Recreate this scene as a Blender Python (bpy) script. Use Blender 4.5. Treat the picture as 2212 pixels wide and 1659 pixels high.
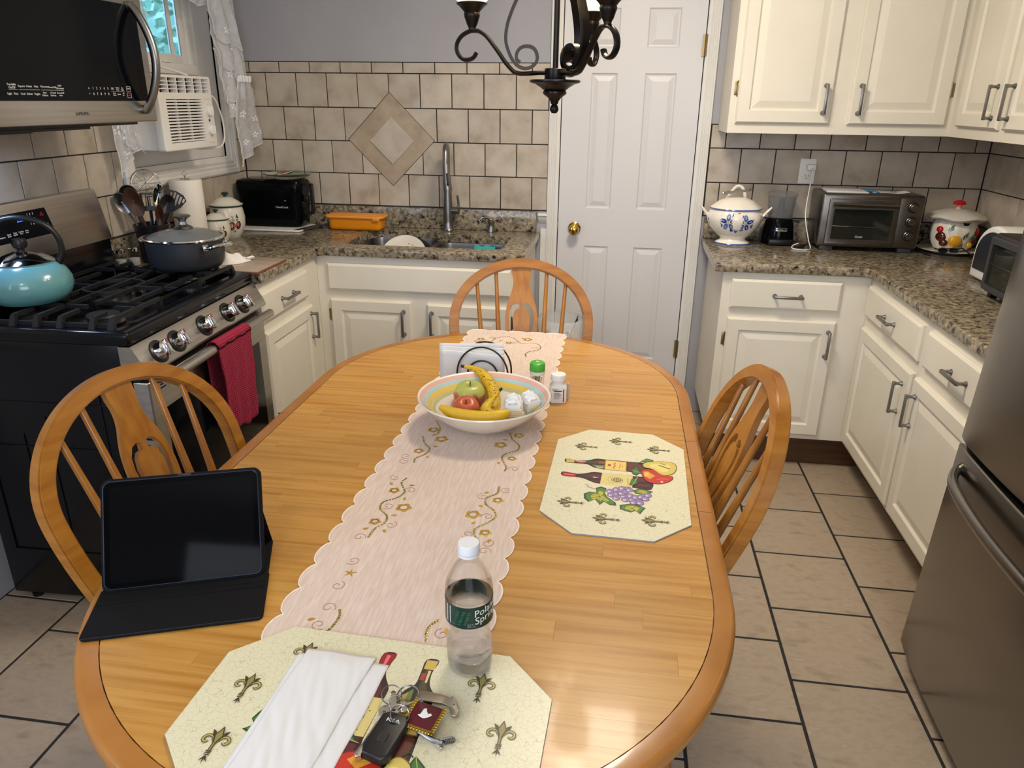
import bpy, bmesh, math, random
from mathutils import Vector as V, Matrix as M
from mathutils.geometry import tessellate_polygon
PI = math.pi
S = bpy.context.scene
COL = S.collection
for o_ in list(bpy.data.objects):
    bpy.data.objects.remove(o_)
# ------------------------------------------------------------ camera, world, lights, exposure
cd = bpy.data.cameras.new('camera')
cam = bpy.data.objects.new('camera', cd)
COL.objects.link(cam)
cd.sensor_width = 36.0
cd.lens = 36.0 * 1596.41 / 2212
cd.clip_start = 0.02
pc, yc, rc = 0.367179, 0.137657, 0.0119262
fw = V((-math.sin(yc) * math.cos(pc), math.cos(yc) * math.cos(pc), -math.sin(pc)))
r0 = V((math.cos(yc), math.sin(yc), 0))
u0 = r0.cross(fw)
r1 = r0 * math.cos(rc) + u0 * math.sin(rc)
u1 = u0 * math.cos(rc) - r0 * math.sin(rc)
cm = M.Identity(4)
for i_ in range(3):
    cm[i_][0], cm[i_][1], cm[i_][2] = r1[i_], u1[i_], -fw[i_]
cm.translation = V((1.90225, -3.69499, 1.524678))
cam.matrix_world = cm
S.camera = cam

wd = bpy.data.worlds.new('daylight')
S.world = wd
wd.use_nodes = True
wn = wd.node_tree.nodes
wbg = wn['Background']
sk = wn.new('ShaderNodeTexSky')
sk.sky_type = 'NISHITA'
sk.sun_disc = False
sk.sun_elevation = math.radians(48)
sk.sun_rotation = math.radians(200)
wmx = wn.new('ShaderNodeMix'); wmx.data_type = 'RGBA'; wmx.blend_type = 'MULTIPLY'; wmx.inputs[0].default_value = 1.0
wmx.inputs[7].default_value = (.42, .74, 1.0, 1)
wd.node_tree.links.new(sk.outputs[0], wmx.inputs[6])
wd.node_tree.links.new(wmx.outputs[2], wbg.inputs[0])
wbg.inputs[1].default_value = 0.60

def area(name, loc, rot, sx, sy, power, color):
    l = bpy.data.lights.new(name, 'AREA')
    l.shape = 'RECTANGLE'
    l.size, l.size_y = sx, sy
    l.energy = power
    l.color = color
    o = bpy.data.objects.new(name, l)
    o.location = loc
    o.rotation_euler = rot
    COL.objects.link(o)
    return o
def point(name, loc, power, color, r=.03):
    l = bpy.data.lights.new(name, 'POINT')
    l.energy = power
    l.color = color
    l.shadow_soft_size = r
    o = bpy.data.objects.new(name, l)
    o.location = loc
    COL.objects.link(o)
    return o
area('rear_assumed_daylight', (2.3, -5.3, 1.55), (math.radians(90), 0, 0), 1.6, 1.3, 32, (.84, .90, 1.0))  # assumed daylight from behind the camera; added light, no window in that wall
area('left_assumed_daylight', (.06, -4.1, 1.6), (math.radians(90), 0, math.radians(-90)), 1.3, 1.1, 22, (.70, .82, 1.0))  # stand-in for an assumed side window; added light, left wall is solid here
area('assumed_ceiling_light', (1.90, -1.40, 2.41), (0, 0, 0), .40, .40, 22, (1.0, .89, .74))  # assumed out-of-view ceiling lamp; only its light is added, no fixture
area('rear_fill_light', (1.3, -4.2, 2.41), (0, 0, 0), .34, .34, 6, (1.0, .90, .76))  # fill light added behind the camera, not a fixture of the room
area('assumed_cooktop_light', (.16, -1.85, 1.418), (0, math.radians(-15), 0), .08, .10, 2.4, (.40, .58, 1.0))  # assumed lamp under the microwave, added for the bluish light on the tiles

S.view_settings.view_transform = 'Standard'
S.view_settings.look = 'None'
S.view_settings.gamma = 1.0
S.view_settings.use_curve_mapping = False
S.view_settings.exposure = 0.46
S.cycles.max_bounces = 10
S.cycles.transparent_max_bounces = 24
S.cycles.caustics_reflective = False
S.cycles.caustics_refractive = False

# ------------------------------------------------------------ materials
def lin(c):
    return c / 12.92 if c <= .04045 else ((c + .055) / 1.055) ** 2.4
def hx(h):
    h = h.lstrip('#')
    return tuple(lin(int(h[i:i + 2], 16) / 255) for i in (0, 2, 4)) + (1.0,)
MATS = {}
def mk(name, col, rough=.5, metal=0.0, spec=.5, coat=0.0, trans=0.0, ior=1.45, alpha=1.0, emit=None, estr=1.0,
       var=None, vscale=8.0, vstretch=(1, 1, 1), vdet=4.0, vlo=.35, vhi=.65, rnd=0.0, bump=0.0, bscale=60.0, bstretch=(1, 1, 1), sheen=0.0, sss=0.0):
    m = bpy.data.materials.new(name)
    m.use_nodes = True
    n, L = m.node_tree.nodes, m.node_tree.links
    b = n['Principled BSDF']
    b.inputs['Base Color'].default_value = hx(col)
    b.inputs['Roughness'].default_value = rough
    b.inputs['Metallic'].default_value = metal
    b.inputs['Specular IOR Level'].default_value = spec
    b.inputs['Coat Weight'].default_value = coat
    b.inputs['Coat Roughness'].default_value = .08
    b.inputs['Transmission Weight'].default_value = trans
    b.inputs['IOR'].default_value = ior
    b.inputs['Alpha'].default_value = alpha
    b.inputs['Sheen Weight'].default_value = sheen
    if sss:
        b.inputs['Subsurface Weight'].default_value = sss
        b.inputs['Subsurface Radius'].default_value = (.01, .008, .006)
    if emit:
        b.inputs['Emission Color'].default_value = hx(emit)
        b.inputs['Emission Strength'].default_value = estr
    tc = None
    if var or bump:
        tc = n.new('ShaderNodeTexCoord')
    def nz(scale, stretch, det):
        mp = n.new('ShaderNodeMapping')
        mp.inputs['Scale'].default_value = stretch
        L.new(tc.outputs['Object'], mp.inputs[0])
        if rnd:
            oi = n.new('ShaderNodeObjectInfo')
            mm = n.new('ShaderNodeMath'); mm.operation = 'MULTIPLY'; mm.inputs[1].default_value = 37.0
            L.new(oi.outputs['Random'], mm.inputs[0])
            cb = n.new('ShaderNodeCombineXYZ')
            for k in range(3): L.new(mm.outputs[0], cb.inputs[k])
            L.new(cb.outputs[0], mp.inputs['Location'])
        t = n.new('ShaderNodeTexNoise')
        t.inputs['Scale'].default_value = scale
        t.inputs['Detail'].default_value = det
        L.new(mp.outputs[0], t.inputs['Vector'])
        return t
    out = None
    if var:
        t = nz(vscale, vstretch, vdet)
        r = n.new('ShaderNodeValToRGB')
        els = r.color_ramp.elements
        cols = [col] + (list(var) if isinstance(var, (list, tuple)) else [var])
        els[0].position, els[1].position = vlo, vhi
        els[0].color, els[1].color = hx(cols[0]), hx(cols[-1])
        for k, cc in enumerate(cols[1:-1]):
            e = els.new(vlo + (vhi - vlo) * (k + 1) / (len(cols) - 1))
            e.color = hx(cc)
        L.new(t.outputs['Fac'], r.inputs[0])
        out = r.outputs[0]
    if rnd:
        hs = n.new('ShaderNodeHueSaturation')
        oi = n.new('ShaderNodeObjectInfo')
        mr = n.new('ShaderNodeMapRange')
        mr.inputs['To Min'].default_value = 1 - rnd
        mr.inputs['To Max'].default_value = 1 + rnd
        L.new(oi.outputs['Random'], mr.inputs[0])
        L.new(mr.outputs[0], hs.inputs['Value'])
        if out: L.new(out, hs.inputs['Color'])
        else: hs.inputs['Color'].default_value = hx(col)
        out = hs.outputs[0]
    if out: L.new(out, b.inputs['Base Color'])
    if bump:
        t = nz(bscale, bstretch, 5.0)
        bp = n.new('ShaderNodeBump')
        bp.inputs['Strength'].default_value = bump
        bp.inputs['Distance'].default_value = .002
        L.new(t.outputs['Fac'], bp.inputs['Height'])
        L.new(bp.outputs[0], b.inputs['Normal'])
    MATS[name] = m
    return m

WALLP = mk('wall_paint', '#a3a3aa', .85, var='#a9a9b0', vscale=3)
CEILP = mk('ceiling_paint', '#e6e2da', .9)
WHITE = mk('white_paint', '#dddcd8', .42, var='#e3e2de', vscale=5, bump=.02, bscale=120)
CAB = mk('cabinet_paint', '#dcd6c7', .42, var='#e2dcce', vscale=4, bump=.06, bscale=90)
GROUT = mk('dark_grout', '#232120', .9, var='#2c2a28', vscale=40)
WTILE = mk('wall_tile_glaze', '#a39786', .32, var=['#b3a797', '#bcb1a2', '#c0b7aa'], vscale=11, vdet=8, vlo=.3, vhi=.7, rnd=.06, bump=.06, bscale=25)
WTILED = mk('wall_tile_glaze_warm', '#9c8a74', .32, var=['#ab9a84', '#b5a590'], vscale=14, vdet=8, vlo=.3, vhi=.7, bump=.06, bscale=25)
FTILE = mk('floor_tile_glaze', '#95826e', .38, var=['#a08f7b', '#aa9985', '#a3927e', '#b3a390'], vscale=20, vdet=12, vlo=.25, vhi=.75, vstretch=(.8, 1.5, 1), rnd=.05, bump=.1, bscale=14)
STEEL = mk('brushed_steel', '#b5afa6', .30, 1.0, var='#c2bdb5', vscale=30, vstretch=(1, .05, 4), bump=.03, bscale=300, bstretch=(1, .02, 3))
STEELV = mk('brushed_nickel', '#8b8a88', .32, 1.0)
CHROME = mk('chrome', '#d8d8d8', .07, 1.0)
SLATE = mk('dark_stainless', '#8a8682', .24, 1.0, var='#8b8782', vscale=20, vstretch=(1, 1, .05))
OVENST = mk('oven_stainless', '#77716a', .34, 1.0, var='#7f7972', vscale=20, vstretch=(.05, 1, 1))
BLKGL = mk('black_gloss', '#06080c', .12, 0, .12)
BLKEN = mk('black_enamel', '#090b0f', .16, 0, .4)
BLKIRON = mk('cast_iron', '#17181a', .48, 0, .5, bump=.2, bscale=200)
BLKPL = mk('black_plastic', '#101012', .38)
BLKMAT = mk('black_cloth_cover', '#121214', .8, spec=.15, bump=.25, bscale=400)
GREYPL = mk('grey_plastic', '#3c3d40', .45)
WHITEPL = mk('white_plastic', '#e9e8e4', .35)
WHITECER = mk('white_glazed_ceramic', '#efe9dc', .14, coat=.4)
BOWLCER = mk('bowl_ceramic', '#ece6d8', .16, coat=.4)
BRASS = mk('polished_brass', '#c9a34e', .12, 1.0)
BRASSD = mk('aged_brass', '#8f7c55', .35, 1.0)
OAK = mk('honey_oak', '#955c1c', .3, coat=.3, var=['#a06824', '#a9712b'], vscale=7, vstretch=(1, 1, 8), vdet=6, bump=.08, bscale=30, bstretch=(2, 2, 20), rnd=.04)
OAKV = mk('honey_oak_upright', '#955c1c', .3, coat=.3, var=['#a06824', '#a9712b'], vscale=30, vstretch=(1.6, 1.6, .12), vdet=6, bump=.1, bscale=90, bstretch=(2, 2, .15), rnd=.04)
PLANK = mk('plank_wood', '#a8722c', .33, spec=.4, coat=.12, var=['#b5833e', '#bf8f49', '#ae7a36'], vscale=16, vstretch=(.16, 3.2, 1), vdet=8, vlo=.3, vhi=.7, rnd=.06, bump=.05, bscale=60, bstretch=(.15, 4, 1))
RIM = mk('rim_wood', '#99622a', .28, coat=.25, var=['#a36c30', '#ab7538'], vscale=14, vstretch=(.6, .6, 3), vdet=6, rnd=.03)
KICK = mk('toe_kick_wood', '#5b3d22', .5, var='#4a301b', vscale=20, vstretch=(.2, 1, 3))
GLASS = mk('clear_glass', '#ffffff', .02, trans=1.0, ior=1.45)
PLCLR = mk('clear_plastic', '#f6f8fa', .04, trans=1.0, ior=1.2, alpha=.34)
WATER = mk('water', '#f4fbff', .0, trans=1.0, ior=1.33, alpha=.42)
SMOKE = mk('smoky_plastic', '#a5a7ab', .12, trans=.5, ior=1.2, alpha=.42)
BRONZE = mk('oiled_bronze', '#262322', .34, .8, var='#2f2925', vscale=12)
SHADEG = mk('lit_glass_shade', '#fff3c4', .3, emit='#fff0b4', estr=2.1)
PAPER = mk('white_paper', '#dad9d8', .8, bump=.3, bscale=35)
TOWELP = mk('quilted_paper_towel', '#e9e4da', .9, bump=.9, bscale=140)
TISSUE = mk('tissue_paper', '#f3f2f2', .7, trans=.1, bump=.5, bscale=40)
REDT = mk('red_waffle_cotton', '#8d1430', .95, sheen=.3, var='#9f1d3b', vscale=60)
LINEN = mk('pale_pink_linen', '#cdb6a6', .8, sheen=.2, var=['#d3beaf', '#dac7b9'], vscale=60, vstretch=(3.5, .35, 1), vdet=6, bump=.35, bscale=160, bstretch=(3, .4, 1))
LINENW = mk('white_scallop_stitch', '#f1e7dc', .7)
GOLDT = mk('gold_thread', '#b98a35', .38, .35, var='#cfa64d', vscale=90)
SEQ = mk('gold_sequin', '#8a7c3c', .25, .8, var='#c9bd62', vscale=250)
ROSET = mk('rose_thread', '#a9775f', .6)
TEAL = mk('teal_enamel', '#5b9196', .2, coat=.5, var='#61979b', vscale=3)
ORNG = mk('orange_plastic', '#e08a10', .32)
ORNGL = mk('orange_lid', '#e8983a', .45)
POTM = mk('pot_anodised', '#34373b', .38, .2)
WOODSP = mk('dark_spoon_wood', '#30170c', .45, var='#422011', vscale=30, vstretch=(1, 1, .1))
CREAMEN = mk('cream_enamel', '#ddd8cc', .16, coat=.5)
DKGRN = mk('dark_green_enamel', '#1d3733', .2)
REDPL = mk('red_glaze', '#c01020', .15, coat=.4)
REDLN = mk('red_print', '#c4283c', .5)
TEXTW = mk('pale_print', '#d6d6d2', .5)
TEXTD = mk('dark_print', '#2a2c33', .5)
TEXTG = mk('grey_print', '#8c8c90', .5)
BLUELED = mk('blue_clock_digits', '#2b5cff', .5, emit='#2c62ff', estr=2.5)
MATF = mk('placemat_board_edge', '#e6dfa9', .4)
GREENC = mk('green_cap_plastic', '#4fae3c', .3)
PURP = mk('purple_print', '#4c3d8f', .5)
MAROON = mk('maroon_leather', '#56121c', .45, bump=.3, bscale=120)
PEWTER = mk('pewter', '#a9a39a', .3, 1.0)
SPONGEB = mk('blue_sponge', '#1f6d9c', .9, bump=.9, bscale=200)
SPONGET = mk('teal_scourer', '#3fa3a0', .9, bump=.9, bscale=300)
NAVY = mk('tablet_edge_blue', '#161f30', .4, .3)
TWIG = mk('twig_bark', '#3b2b22', .8)
LEAFG = mk('leaf_green', '#2f6b2c', .5)
TILEB = mk('tile_board_face', '#a39284', .35, var='#b3a294', vscale=12, vstretch=(.3, 2, 1))
TILEE = mk('tile_board_edge', '#7a4527', .5)
DOORW = mk('door_paint', '#d3d2d4', .38, bump=.10, bscale=70, bstretch=(1, 1, .3))
FOLI = mk('outdoor_foliage', '#8fb592', .8, var='#c2d8b8', vscale=3)
SUNG = mk('sunglass_lens', '#141a26', .05)

def sheer():
    m = bpy.data.materials.new('sheer_lace')
    m.use_nodes = True
    n, L = m.node_tree.nodes, m.node_tree.links
    for x in list(n):
        if x.type == 'BSDF_PRINCIPLED': n.remove(x)
    out = [x for x in n if x.type == 'OUTPUT_MATERIAL'][0]
    tr = n.new('ShaderNodeBsdfTransparent')
    df = n.new('ShaderNodeBsdfDiffuse'); df.inputs[0].default_value = hx('#eef0f6')
    tl = n.new('ShaderNodeBsdfTranslucent'); tl.inputs[0].default_value = hx('#f4f6fa')
    a = n.new('ShaderNodeMixShader'); a.inputs[0].default_value = .45
    L.new(df.outputs[0], a.inputs[1]); L.new(tl.outputs[0], a.inputs[2])
    b = n.new('ShaderNodeMixShader')
    tc = n.new('ShaderNodeTexCoord')
    t = n.new('ShaderNodeTexNoise'); t.inputs['Scale'].default_value = 26; t.inputs['Detail'].default_value = 3
    L.new(tc.outputs['Object'], t.inputs['Vector'])
    mr = n.new('ShaderNodeMapRange'); mr.inputs['From Min'].default_value = .3; mr.inputs['From Max'].default_value = .7
    mr.inputs['To Min'].default_value = .62; mr.inputs['To Max'].default_value = .86
    L.new(t.outputs['Fac'], mr.inputs[0])
    L.new(mr.outputs[0], b.inputs[0]); L.new(tr.outputs[0], b.inputs[1]); L.new(a.outputs[0], b.inputs[2])
    L.new(b.outputs[0], out.inputs[0])
    return m
SHEER = sheer()
LACE = mk('lace_embroidery', '#f2f4f8', .7)

def granite():
    m = bpy.data.materials.new('speckled_granite')
    m.use_nodes = True
    n, L = m.node_tree.nodes, m.node_tree.links
    b = n['Principled BSDF']
    b.inputs['Roughness'].default_value = .16
    b.inputs['Specular IOR Level'].default_value = .4
    tc = n.new('ShaderNodeTexCoord')
    t1 = n.new('ShaderNodeTexNoise'); t1.inputs['Scale'].default_value = 52; t1.inputs['Detail'].default_value = 4; t1.inputs['Roughness'].default_value = .7
    t2 = n.new('ShaderNodeTexVoronoi'); t2.inputs['Scale'].default_value = 85
    t3 = n.new('ShaderNodeTexNoise'); t3.inputs['Scale'].default_value = 14; t3.inputs['Detail'].default_value = 3
    for t in (t1, t2, t3): L.new(tc.outputs['Object'], t.inputs['Vector'])
    r = n.new('ShaderNodeValToRGB')
    e = r.color_ramp.elements
    e[0].position, e[0].color = .36, hx('#15130f')
    e[1].position, e[1].color = .66, hx('#c6bdab')
    for p, cc in ((.43, '#423b33'), (.47, '#877c69'), (.55, '#a99d87'), (.60, '#978f84')):
        x = e.new(p); x.color = hx(cc)
    L.new(t1.outputs['Fac'], r.inputs[0])
    sep = n.new('ShaderNodeSeparateColor')
    L.new(t2.outputs['Color'], sep.inputs[0])
    r2 = n.new('ShaderNodeValToRGB')
    e = r2.color_ramp.elements
    e[0].position, e[0].color = 0, hx('#100e0c')
    e[1].position, e[1].color = .95, hx('#d0c2a4')
    for p, cc in ((.18, '#1e1a17'), (.28, '#7d7263'), (.6, '#a69a83'), (.8, '#968f84')):
        x = e.new(p); x.color = hx(cc)
    L.new(sep.outputs[0], r2.inputs[0])
    mx = n.new('ShaderNodeMix'); mx.data_type = 'RGBA'
    mx.inputs[0].default_value = .42
    L.new(r.outputs[0], mx.inputs[6]); L.new(r2.outputs[0], mx.inputs[7])
    mx2 = n.new('ShaderNodeMix'); mx2.data_type = 'RGBA'; mx2.blend_type = 'MULTIPLY'; mx2.inputs[0].default_value = .5
    r3 = n.new('ShaderNodeValToRGB')
    r3.color_ramp.elements[0].position, r3.color_ramp.elements[0].color = .35, hx('#a79d90')
    r3.color_ramp.elements[1].position, r3.color_ramp.elements[1].color = .65, hx('#e9e2d6')
    L.new(t3.outputs['Fac'], r3.inputs[0])
    L.new(mx.outputs[2], mx2.inputs[6]); L.new(r3.outputs[0], mx2.inputs[7])
    L.new(mx2.outputs[2], b.inputs['Base Color'])
    return m
GRAN = granite()

def mapped(name, stops, scale, kind='noise', rough=.4, coord='Object', axis=None, coat=0.0, bump=0.0):
    m = bpy.data.materials.new(name); m.use_nodes = True
    n, L = m.node_tree.nodes, m.node_tree.links
    b = n['Principled BSDF']; b.inputs['Roughness'].default_value = rough; b.inputs['Coat Weight'].default_value = coat
    tc = n.new('ShaderNodeTexCoord')
    if kind == 'crackle':
        t0 = n.new('ShaderNodeTexNoise'); t0.inputs['Scale'].default_value = 40
        L.new(tc.outputs[coord], t0.inputs['Vector'])
        mx = n.new('ShaderNodeMix'); mx.data_type = 'RGBA'; mx.blend_type = 'LINEAR_LIGHT'; mx.inputs[0].default_value = .012
        L.new(tc.outputs[coord], mx.inputs[6]); L.new(t0.outputs['Color'], mx.inputs[7])
        t = n.new('ShaderNodeTexVoronoi'); t.feature = 'DISTANCE_TO_EDGE'
        L.new(mx.outputs[2], t.inputs['Vector']); o = t.outputs['Distance']
    else:
        t = n.new('ShaderNodeTexNoise'); t.inputs['Detail'].default_value = 6
        L.new(tc.outputs[coord], t.inputs['Vector']); o = t.outputs['Fac']
    t.inputs['Scale'].default_value = scale
    r = n.new('ShaderNodeValToRGB'); e = r.color_ramp.elements
    e[0].position, e[0].color = stops[0][0], hx(stops[0][1])
    e[1].position, e[1].color = stops[-1][0], hx(stops[-1][1])
    for p, cc in stops[1:-1]:
        x = e.new(p); x.color = hx(cc)
    L.new(o, r.inputs[0]); L.new(r.outputs[0], b.inputs['Base Color'])
    return m
CRACK = mapped('crackle_cream_print', [(.0, '#b9b08a'), (.018, '#cdc59d'), (.035, '#d9d3b4'), (1, '#d9d3b4')], 105, 'crackle', .35)
BANANA = mapped('ripe_banana_skin', [(.0, '#2e1d0c'), (.37, '#3b2610'), (.40, '#d9ae1d'), (1, '#e0bb2c')], 190, 'noise', .45)
BANANAP = mapped('plain_banana_skin', [(.0, '#7a5a18'), (.27, '#8a6a1c'), (.31, '#d8ac22'), (.6, '#dcb42a'), (1, '#c9a428')], 45, 'noise', .42)

def painted(name, rough=.4, coat=0.0):
    m = bpy.data.materials.new(name); m.use_nodes = True
    n, L = m.node_tree.nodes, m.node_tree.links
    b = n['Principled BSDF']; b.inputs['Roughness'].default_value = rough; b.inputs['Coat Weight'].default_value = coat
    a = n.new('ShaderNodeVertexColor'); a.layer_name = 'Col'
    L.new(a.outputs[0], b.inputs['Base Color'])
    return m
PRINT = painted('coloured_print')
GLAZEP = painted('glazed_print', .15, .4)

# ------------------------------------------------------------ geometry helpers
class G:
    def __init__(s, T=None):
        s.bm = bmesh.new()
        s.T = T or M.Identity(4)
        s.cols = None
    def v(s, co):
        return s.bm.verts.new(s.T @ V(co))
    def f(s, vs, m=0, smooth=True):
        try:
            fc = s.bm.faces.new(vs)
        except ValueError:
            return None
        fc.material_index = m
        fc.smooth = smooth
        return fc
    def box(s, x0, x1, y0, y1, z0, z1, b=0, m=0, seg=2):
        vs = [s.v((x, y, z)) for z in (z0, z1) for y in (y0, y1) for x in (x0, x1)]
        fs = [s.f([vs[i] for i in q], m, bool(b)) for q in ((0, 2, 3, 1), (4, 5, 7, 6), (0, 1, 5, 4), (2, 6, 7, 3), (0, 4, 6, 2), (1, 3, 7, 5))]
        if b:
            es = {e for fc in fs for e in fc.edges}
            r = bmesh.ops.bevel(s.bm, geom=list(es), offset=b, segments=seg, affect='EDGES', profile=.5)
            for fc in r['faces']:
                fc.material_index = m
                fc.smooth = True
        return s
    def lathe(s, prof, n=32, c=(0, 0), m=0, ax=(1, 1)):
        rings = []
        for r, z in prof:
            if r < 1e-6:
                rings.append([s.v((c[0], c[1], z))])
            else:
                rings.append([s.v((c[0] + ax[0] * r * math.cos(2 * PI * k / n), c[1] + ax[1] * r * math.sin(2 * PI * k / n), z)) for k in range(n)])
        for a, b in zip(rings, rings[1:]):
            for k in range(n):
                k2 = (k + 1) % n
                if len(a) == 1 and len(b) == 1: break
                if len(a) == 1: s.f([a[0], b[k2], b[k]], m)
                elif len(b) == 1: s.f([a[k], a[k2], b[0]], m)
                else: s.f([a[k], a[k2], b[k2], b[k]], m)
        return s
    def tube(s, pts, r, n=8, m=0, closed=False, cap=True, flat=1.0, up=None, sq=False):
        pts = [V(p) for p in pts]
        N = len(pts)
        rr = r if isinstance(r, (list, tuple)) else [r] * N
        rings = []
        prev = None
        for i in range(N):
            a = pts[(i - 1) % N] if (i or closed) else pts[0]
            b = pts[(i + 1) % N] if (i < N - 1 or closed) else pts[-1]
            t = (b - a)
            t = t.normalized() if t.length > 1e-9 else V((0, 0, 1))
            if up is not None:
                nn = V(up) - t * V(up).dot(t)
                nn = nn.normalized() if nn.length > 1e-6 else t.orthogonal().normalized()
            elif prev is None:
                nn = t.orthogonal().normalized()
            else:
                nn = prev - t * prev.dot(t)
                nn = nn.normalized() if nn.length > 1e-6 else t.orthogonal().normalized()
            prev = nn
            bb = t.cross(nn)
            ring = []
            for k in range(n):
                an = 2 * PI * (k + (.5 if sq else 0)) / n
                ca, sa = math.cos(an), math.sin(an)
                ring.append(s.v(pts[i] + nn * ca * rr[i] + bb * sa * rr[i] * flat))
            rings.append(ring)
        pr = list(zip(rings, rings[1:]))
        if closed: pr.append((rings[-1], rings[0]))
        for a, b in pr:
            for k in range(n):
                s.f([a[k], a[(k + 1) % n], b[(k + 1) % n], b[k]], m, not sq)
        if cap and not closed:
            s.f(rings[0][::-1], m)
            s.f(rings[-1], m)
        return s
    def slab(s, outer, z0, z1, r=0.0, holes=(), seg=3, m=0, rb=None, smooth=True):
        """horizontal slab with rounded rim; outer counter-clockwise"""
        if area2(outer) < 0: outer = outer[::-1]
        rb = r if rb is None else rb
        prof = []
        if rb > 0:
            for k in range(seg + 1):
                a = PI / 2 * k / seg
                prof.append((rb * (1 - math.sin(a)), z0 + rb * (1 - math.cos(a))))
        else: prof.append((0, z0))
        if r > 0:
            for k in range(seg + 1):
                a = PI / 2 * k / seg
                prof.append((r * (1 - math.cos(a)), z1 - r * (1 - math.sin(a))))
        else: prof.append((0, z1))
        rings = []
        for d, z in prof:
            p = offset(outer, -d) if d > 1e-7 else outer
            rings.append([s.v((q[0], q[1], z)) for q in p])
        N = len(outer)
        for a, b in zip(rings, rings[1:]):
            for k in range(N):
                s.f([a[k], a[(k + 1) % N], b[(k + 1) % N], b[k]], m, smooth and (r > 0 or rb > 0))
        hr = []
        for h in holes:
            if area2(h) > 0: h = h[::-1]
            lo = [s.v((q[0], q[1], z0)) for q in h]
            hi = [s.v((q[0], q[1], z1)) for q in h]
            for k in range(len(h)):
                s.f([lo[k], lo[(k + 1) % len(h)], hi[(k + 1) % len(h)], hi[k]], m, False)
            hr.append((lo, hi))
        for ring, idx, flip in ((rings[-1], 1, False), (rings[0], 0, True)):
            loops = [ring] + [x[idx] for x in hr]
            flatv = [v for l in loops for v in l]
            Ti = s.T.inverted()
            if len(loops) == 1 and convex(outer):
                s.f(ring if not flip else ring[::-1], m, False)
            else:
                for t in tessellate_polygon([[(Ti @ v.co).to_2d().to_3d() for v in l] for l in loops]):
                    a, b, c = [flatv[i] for i in t]
                    fc = s.f([a, b, c], m, False)
                    if fc:
                        fc.normal_update()
                        nz_ = (Ti.to_3x3() @ fc.normal).z
                        if (nz_ > 0) == flip: fc.normal_flip()
        return s
    def grid(s, fn, nu, nv, m=0, cu=False, cv=False, thick=None):
        P = [[s.v(fn(i / (nu if cu else nu - 1) if nu > 1 else 0, j / (nv if cv else nv - 1))) for j in range(nv)] for i in range(nu)]
        for i in range(nu if cu else nu - 1):
            for j in range(nv if cv else nv - 1):
                s.f([P[i][j], P[(i + 1) % nu][j], P[(i + 1) % nu][(j + 1) % nv], P[i][(j + 1) % nv]], m)
        return s
    def rings(s, w, h, prof, m=0, back=True):
        """rect from (0,0)-(w,h); prof=[(inset, depth)], front faces +z"""
        R = []
        for d, z in prof:
            R.append([s.v(p) for p in ((d, d, z), (w - d, d, z), (w - d, h - d, z), (d, h - d, z))])
        for a, b in zip(R, R[1:]):
            for k in range(4):
                s.f([a[k], a[(k + 1) % 4], b[(k + 1) % 4], b[k]], m, False)
        s.f(R[-1], m, False)
        if back: s.f(R[0][::-1], m, False)
        return s
def area2(p):
    return sum(p[i][0] * p[(i + 1) % len(p)][1] - p[(i + 1) % len(p)][0] * p[i][1] for i in range(len(p)))
def convex(p):
    n = len(p)
    for i in range(n):
        a, b, c = p[i], p[(i + 1) % n], p[(i + 2) % n]
        if (b[0] - a[0]) * (c[1] - b[1]) - (b[1] - a[1]) * (c[0] - b[0]) < -1e-9: return False
    return True
def offset(p, d):
    """miter offset, d>0 outwards for ccw polygons"""
    n = len(p)
    out = []
    for i in range(n):
        a, b, c = V(p[i - 1][:2]), V(p[i][:2]), V(p[(i + 1) % n][:2])
        e1, e2 = (b - a), (c - b)
        if e1.length < 1e-9: e1 = e2
        if e2.length < 1e-9: e2 = e1
        e1.normalize(); e2.normalize()
        n1, n2 = V((e1.y, -e1.x)), V((e2.y, -e2.x))
        k = n1 + n2
        q = k.length_squared
        if q < .15: k = n1; q = 1; mm = d
        else: mm = 2 * d / q
        out.append((b.x + k.x * mm, b.y + k.y * mm))
    return out
def rrect(x0, x1, y0, y1, r, n=5):
    out = []
    for cx, cy, a0 in ((x1 - r, y1 - r, 0), (x0 + r, y1 - r, 90), (x0 + r, y0 + r, 180), (x1 - r, y0 + r, 270)):
        for k in range(n + 1):
            a = math.radians(a0 + 90 * k / n)
            out.append((cx + r * math.cos(a), cy + r * math.sin(a)))
    return out
def cat(pts, k=6, closed=False):
    P = [V(p) for p in pts]
    n = len(P)
    out = []
    rng = range(n if closed else n - 1)
    for i in rng:
        p0 = P[(i - 1) % n] if (closed or i > 0) else P[0] * 2 - P[1]
        p1, p2 = P[i], P[(i + 1) % n]
        p3 = P[(i + 2) % n] if (closed or i + 2 < n) else P[-1] * 2 - P[-2]
        for j in range(k):
            t = j / k
            out.append(.5 * ((2 * p1) + (p2 - p0) * t + (2 * p0 - 5 * p1 + 4 * p2 - p3) * t * t + (3 * p1 - p0 - 3 * p2 + p3) * t ** 3))
    if not closed: out.append(P[-1])
    return [tuple(p) for p in out]
def clip(poly, a, b, c_):
    """keep a*x+b*y<=c_"""
    out = []
    n = len(poly)
    for i in range(n):
        p, q = poly[i], poly[(i + 1) % n]
        dp, dq = a * p[0] + b * p[1] - c_, a * q[0] + b * q[1] - c_
        if dp <= 0: out.append(p)
        if (dp < 0 < dq) or (dq < 0 < dp):
            t = dp / (dp - dq)
            out.append((p[0] + (q[0] - p[0]) * t, p[1] + (q[1] - p[1]) * t))
    return out
ROOT = {}
def lpt(root, p):
    return ROOT[root.name].inverted() @ V(p)
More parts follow.
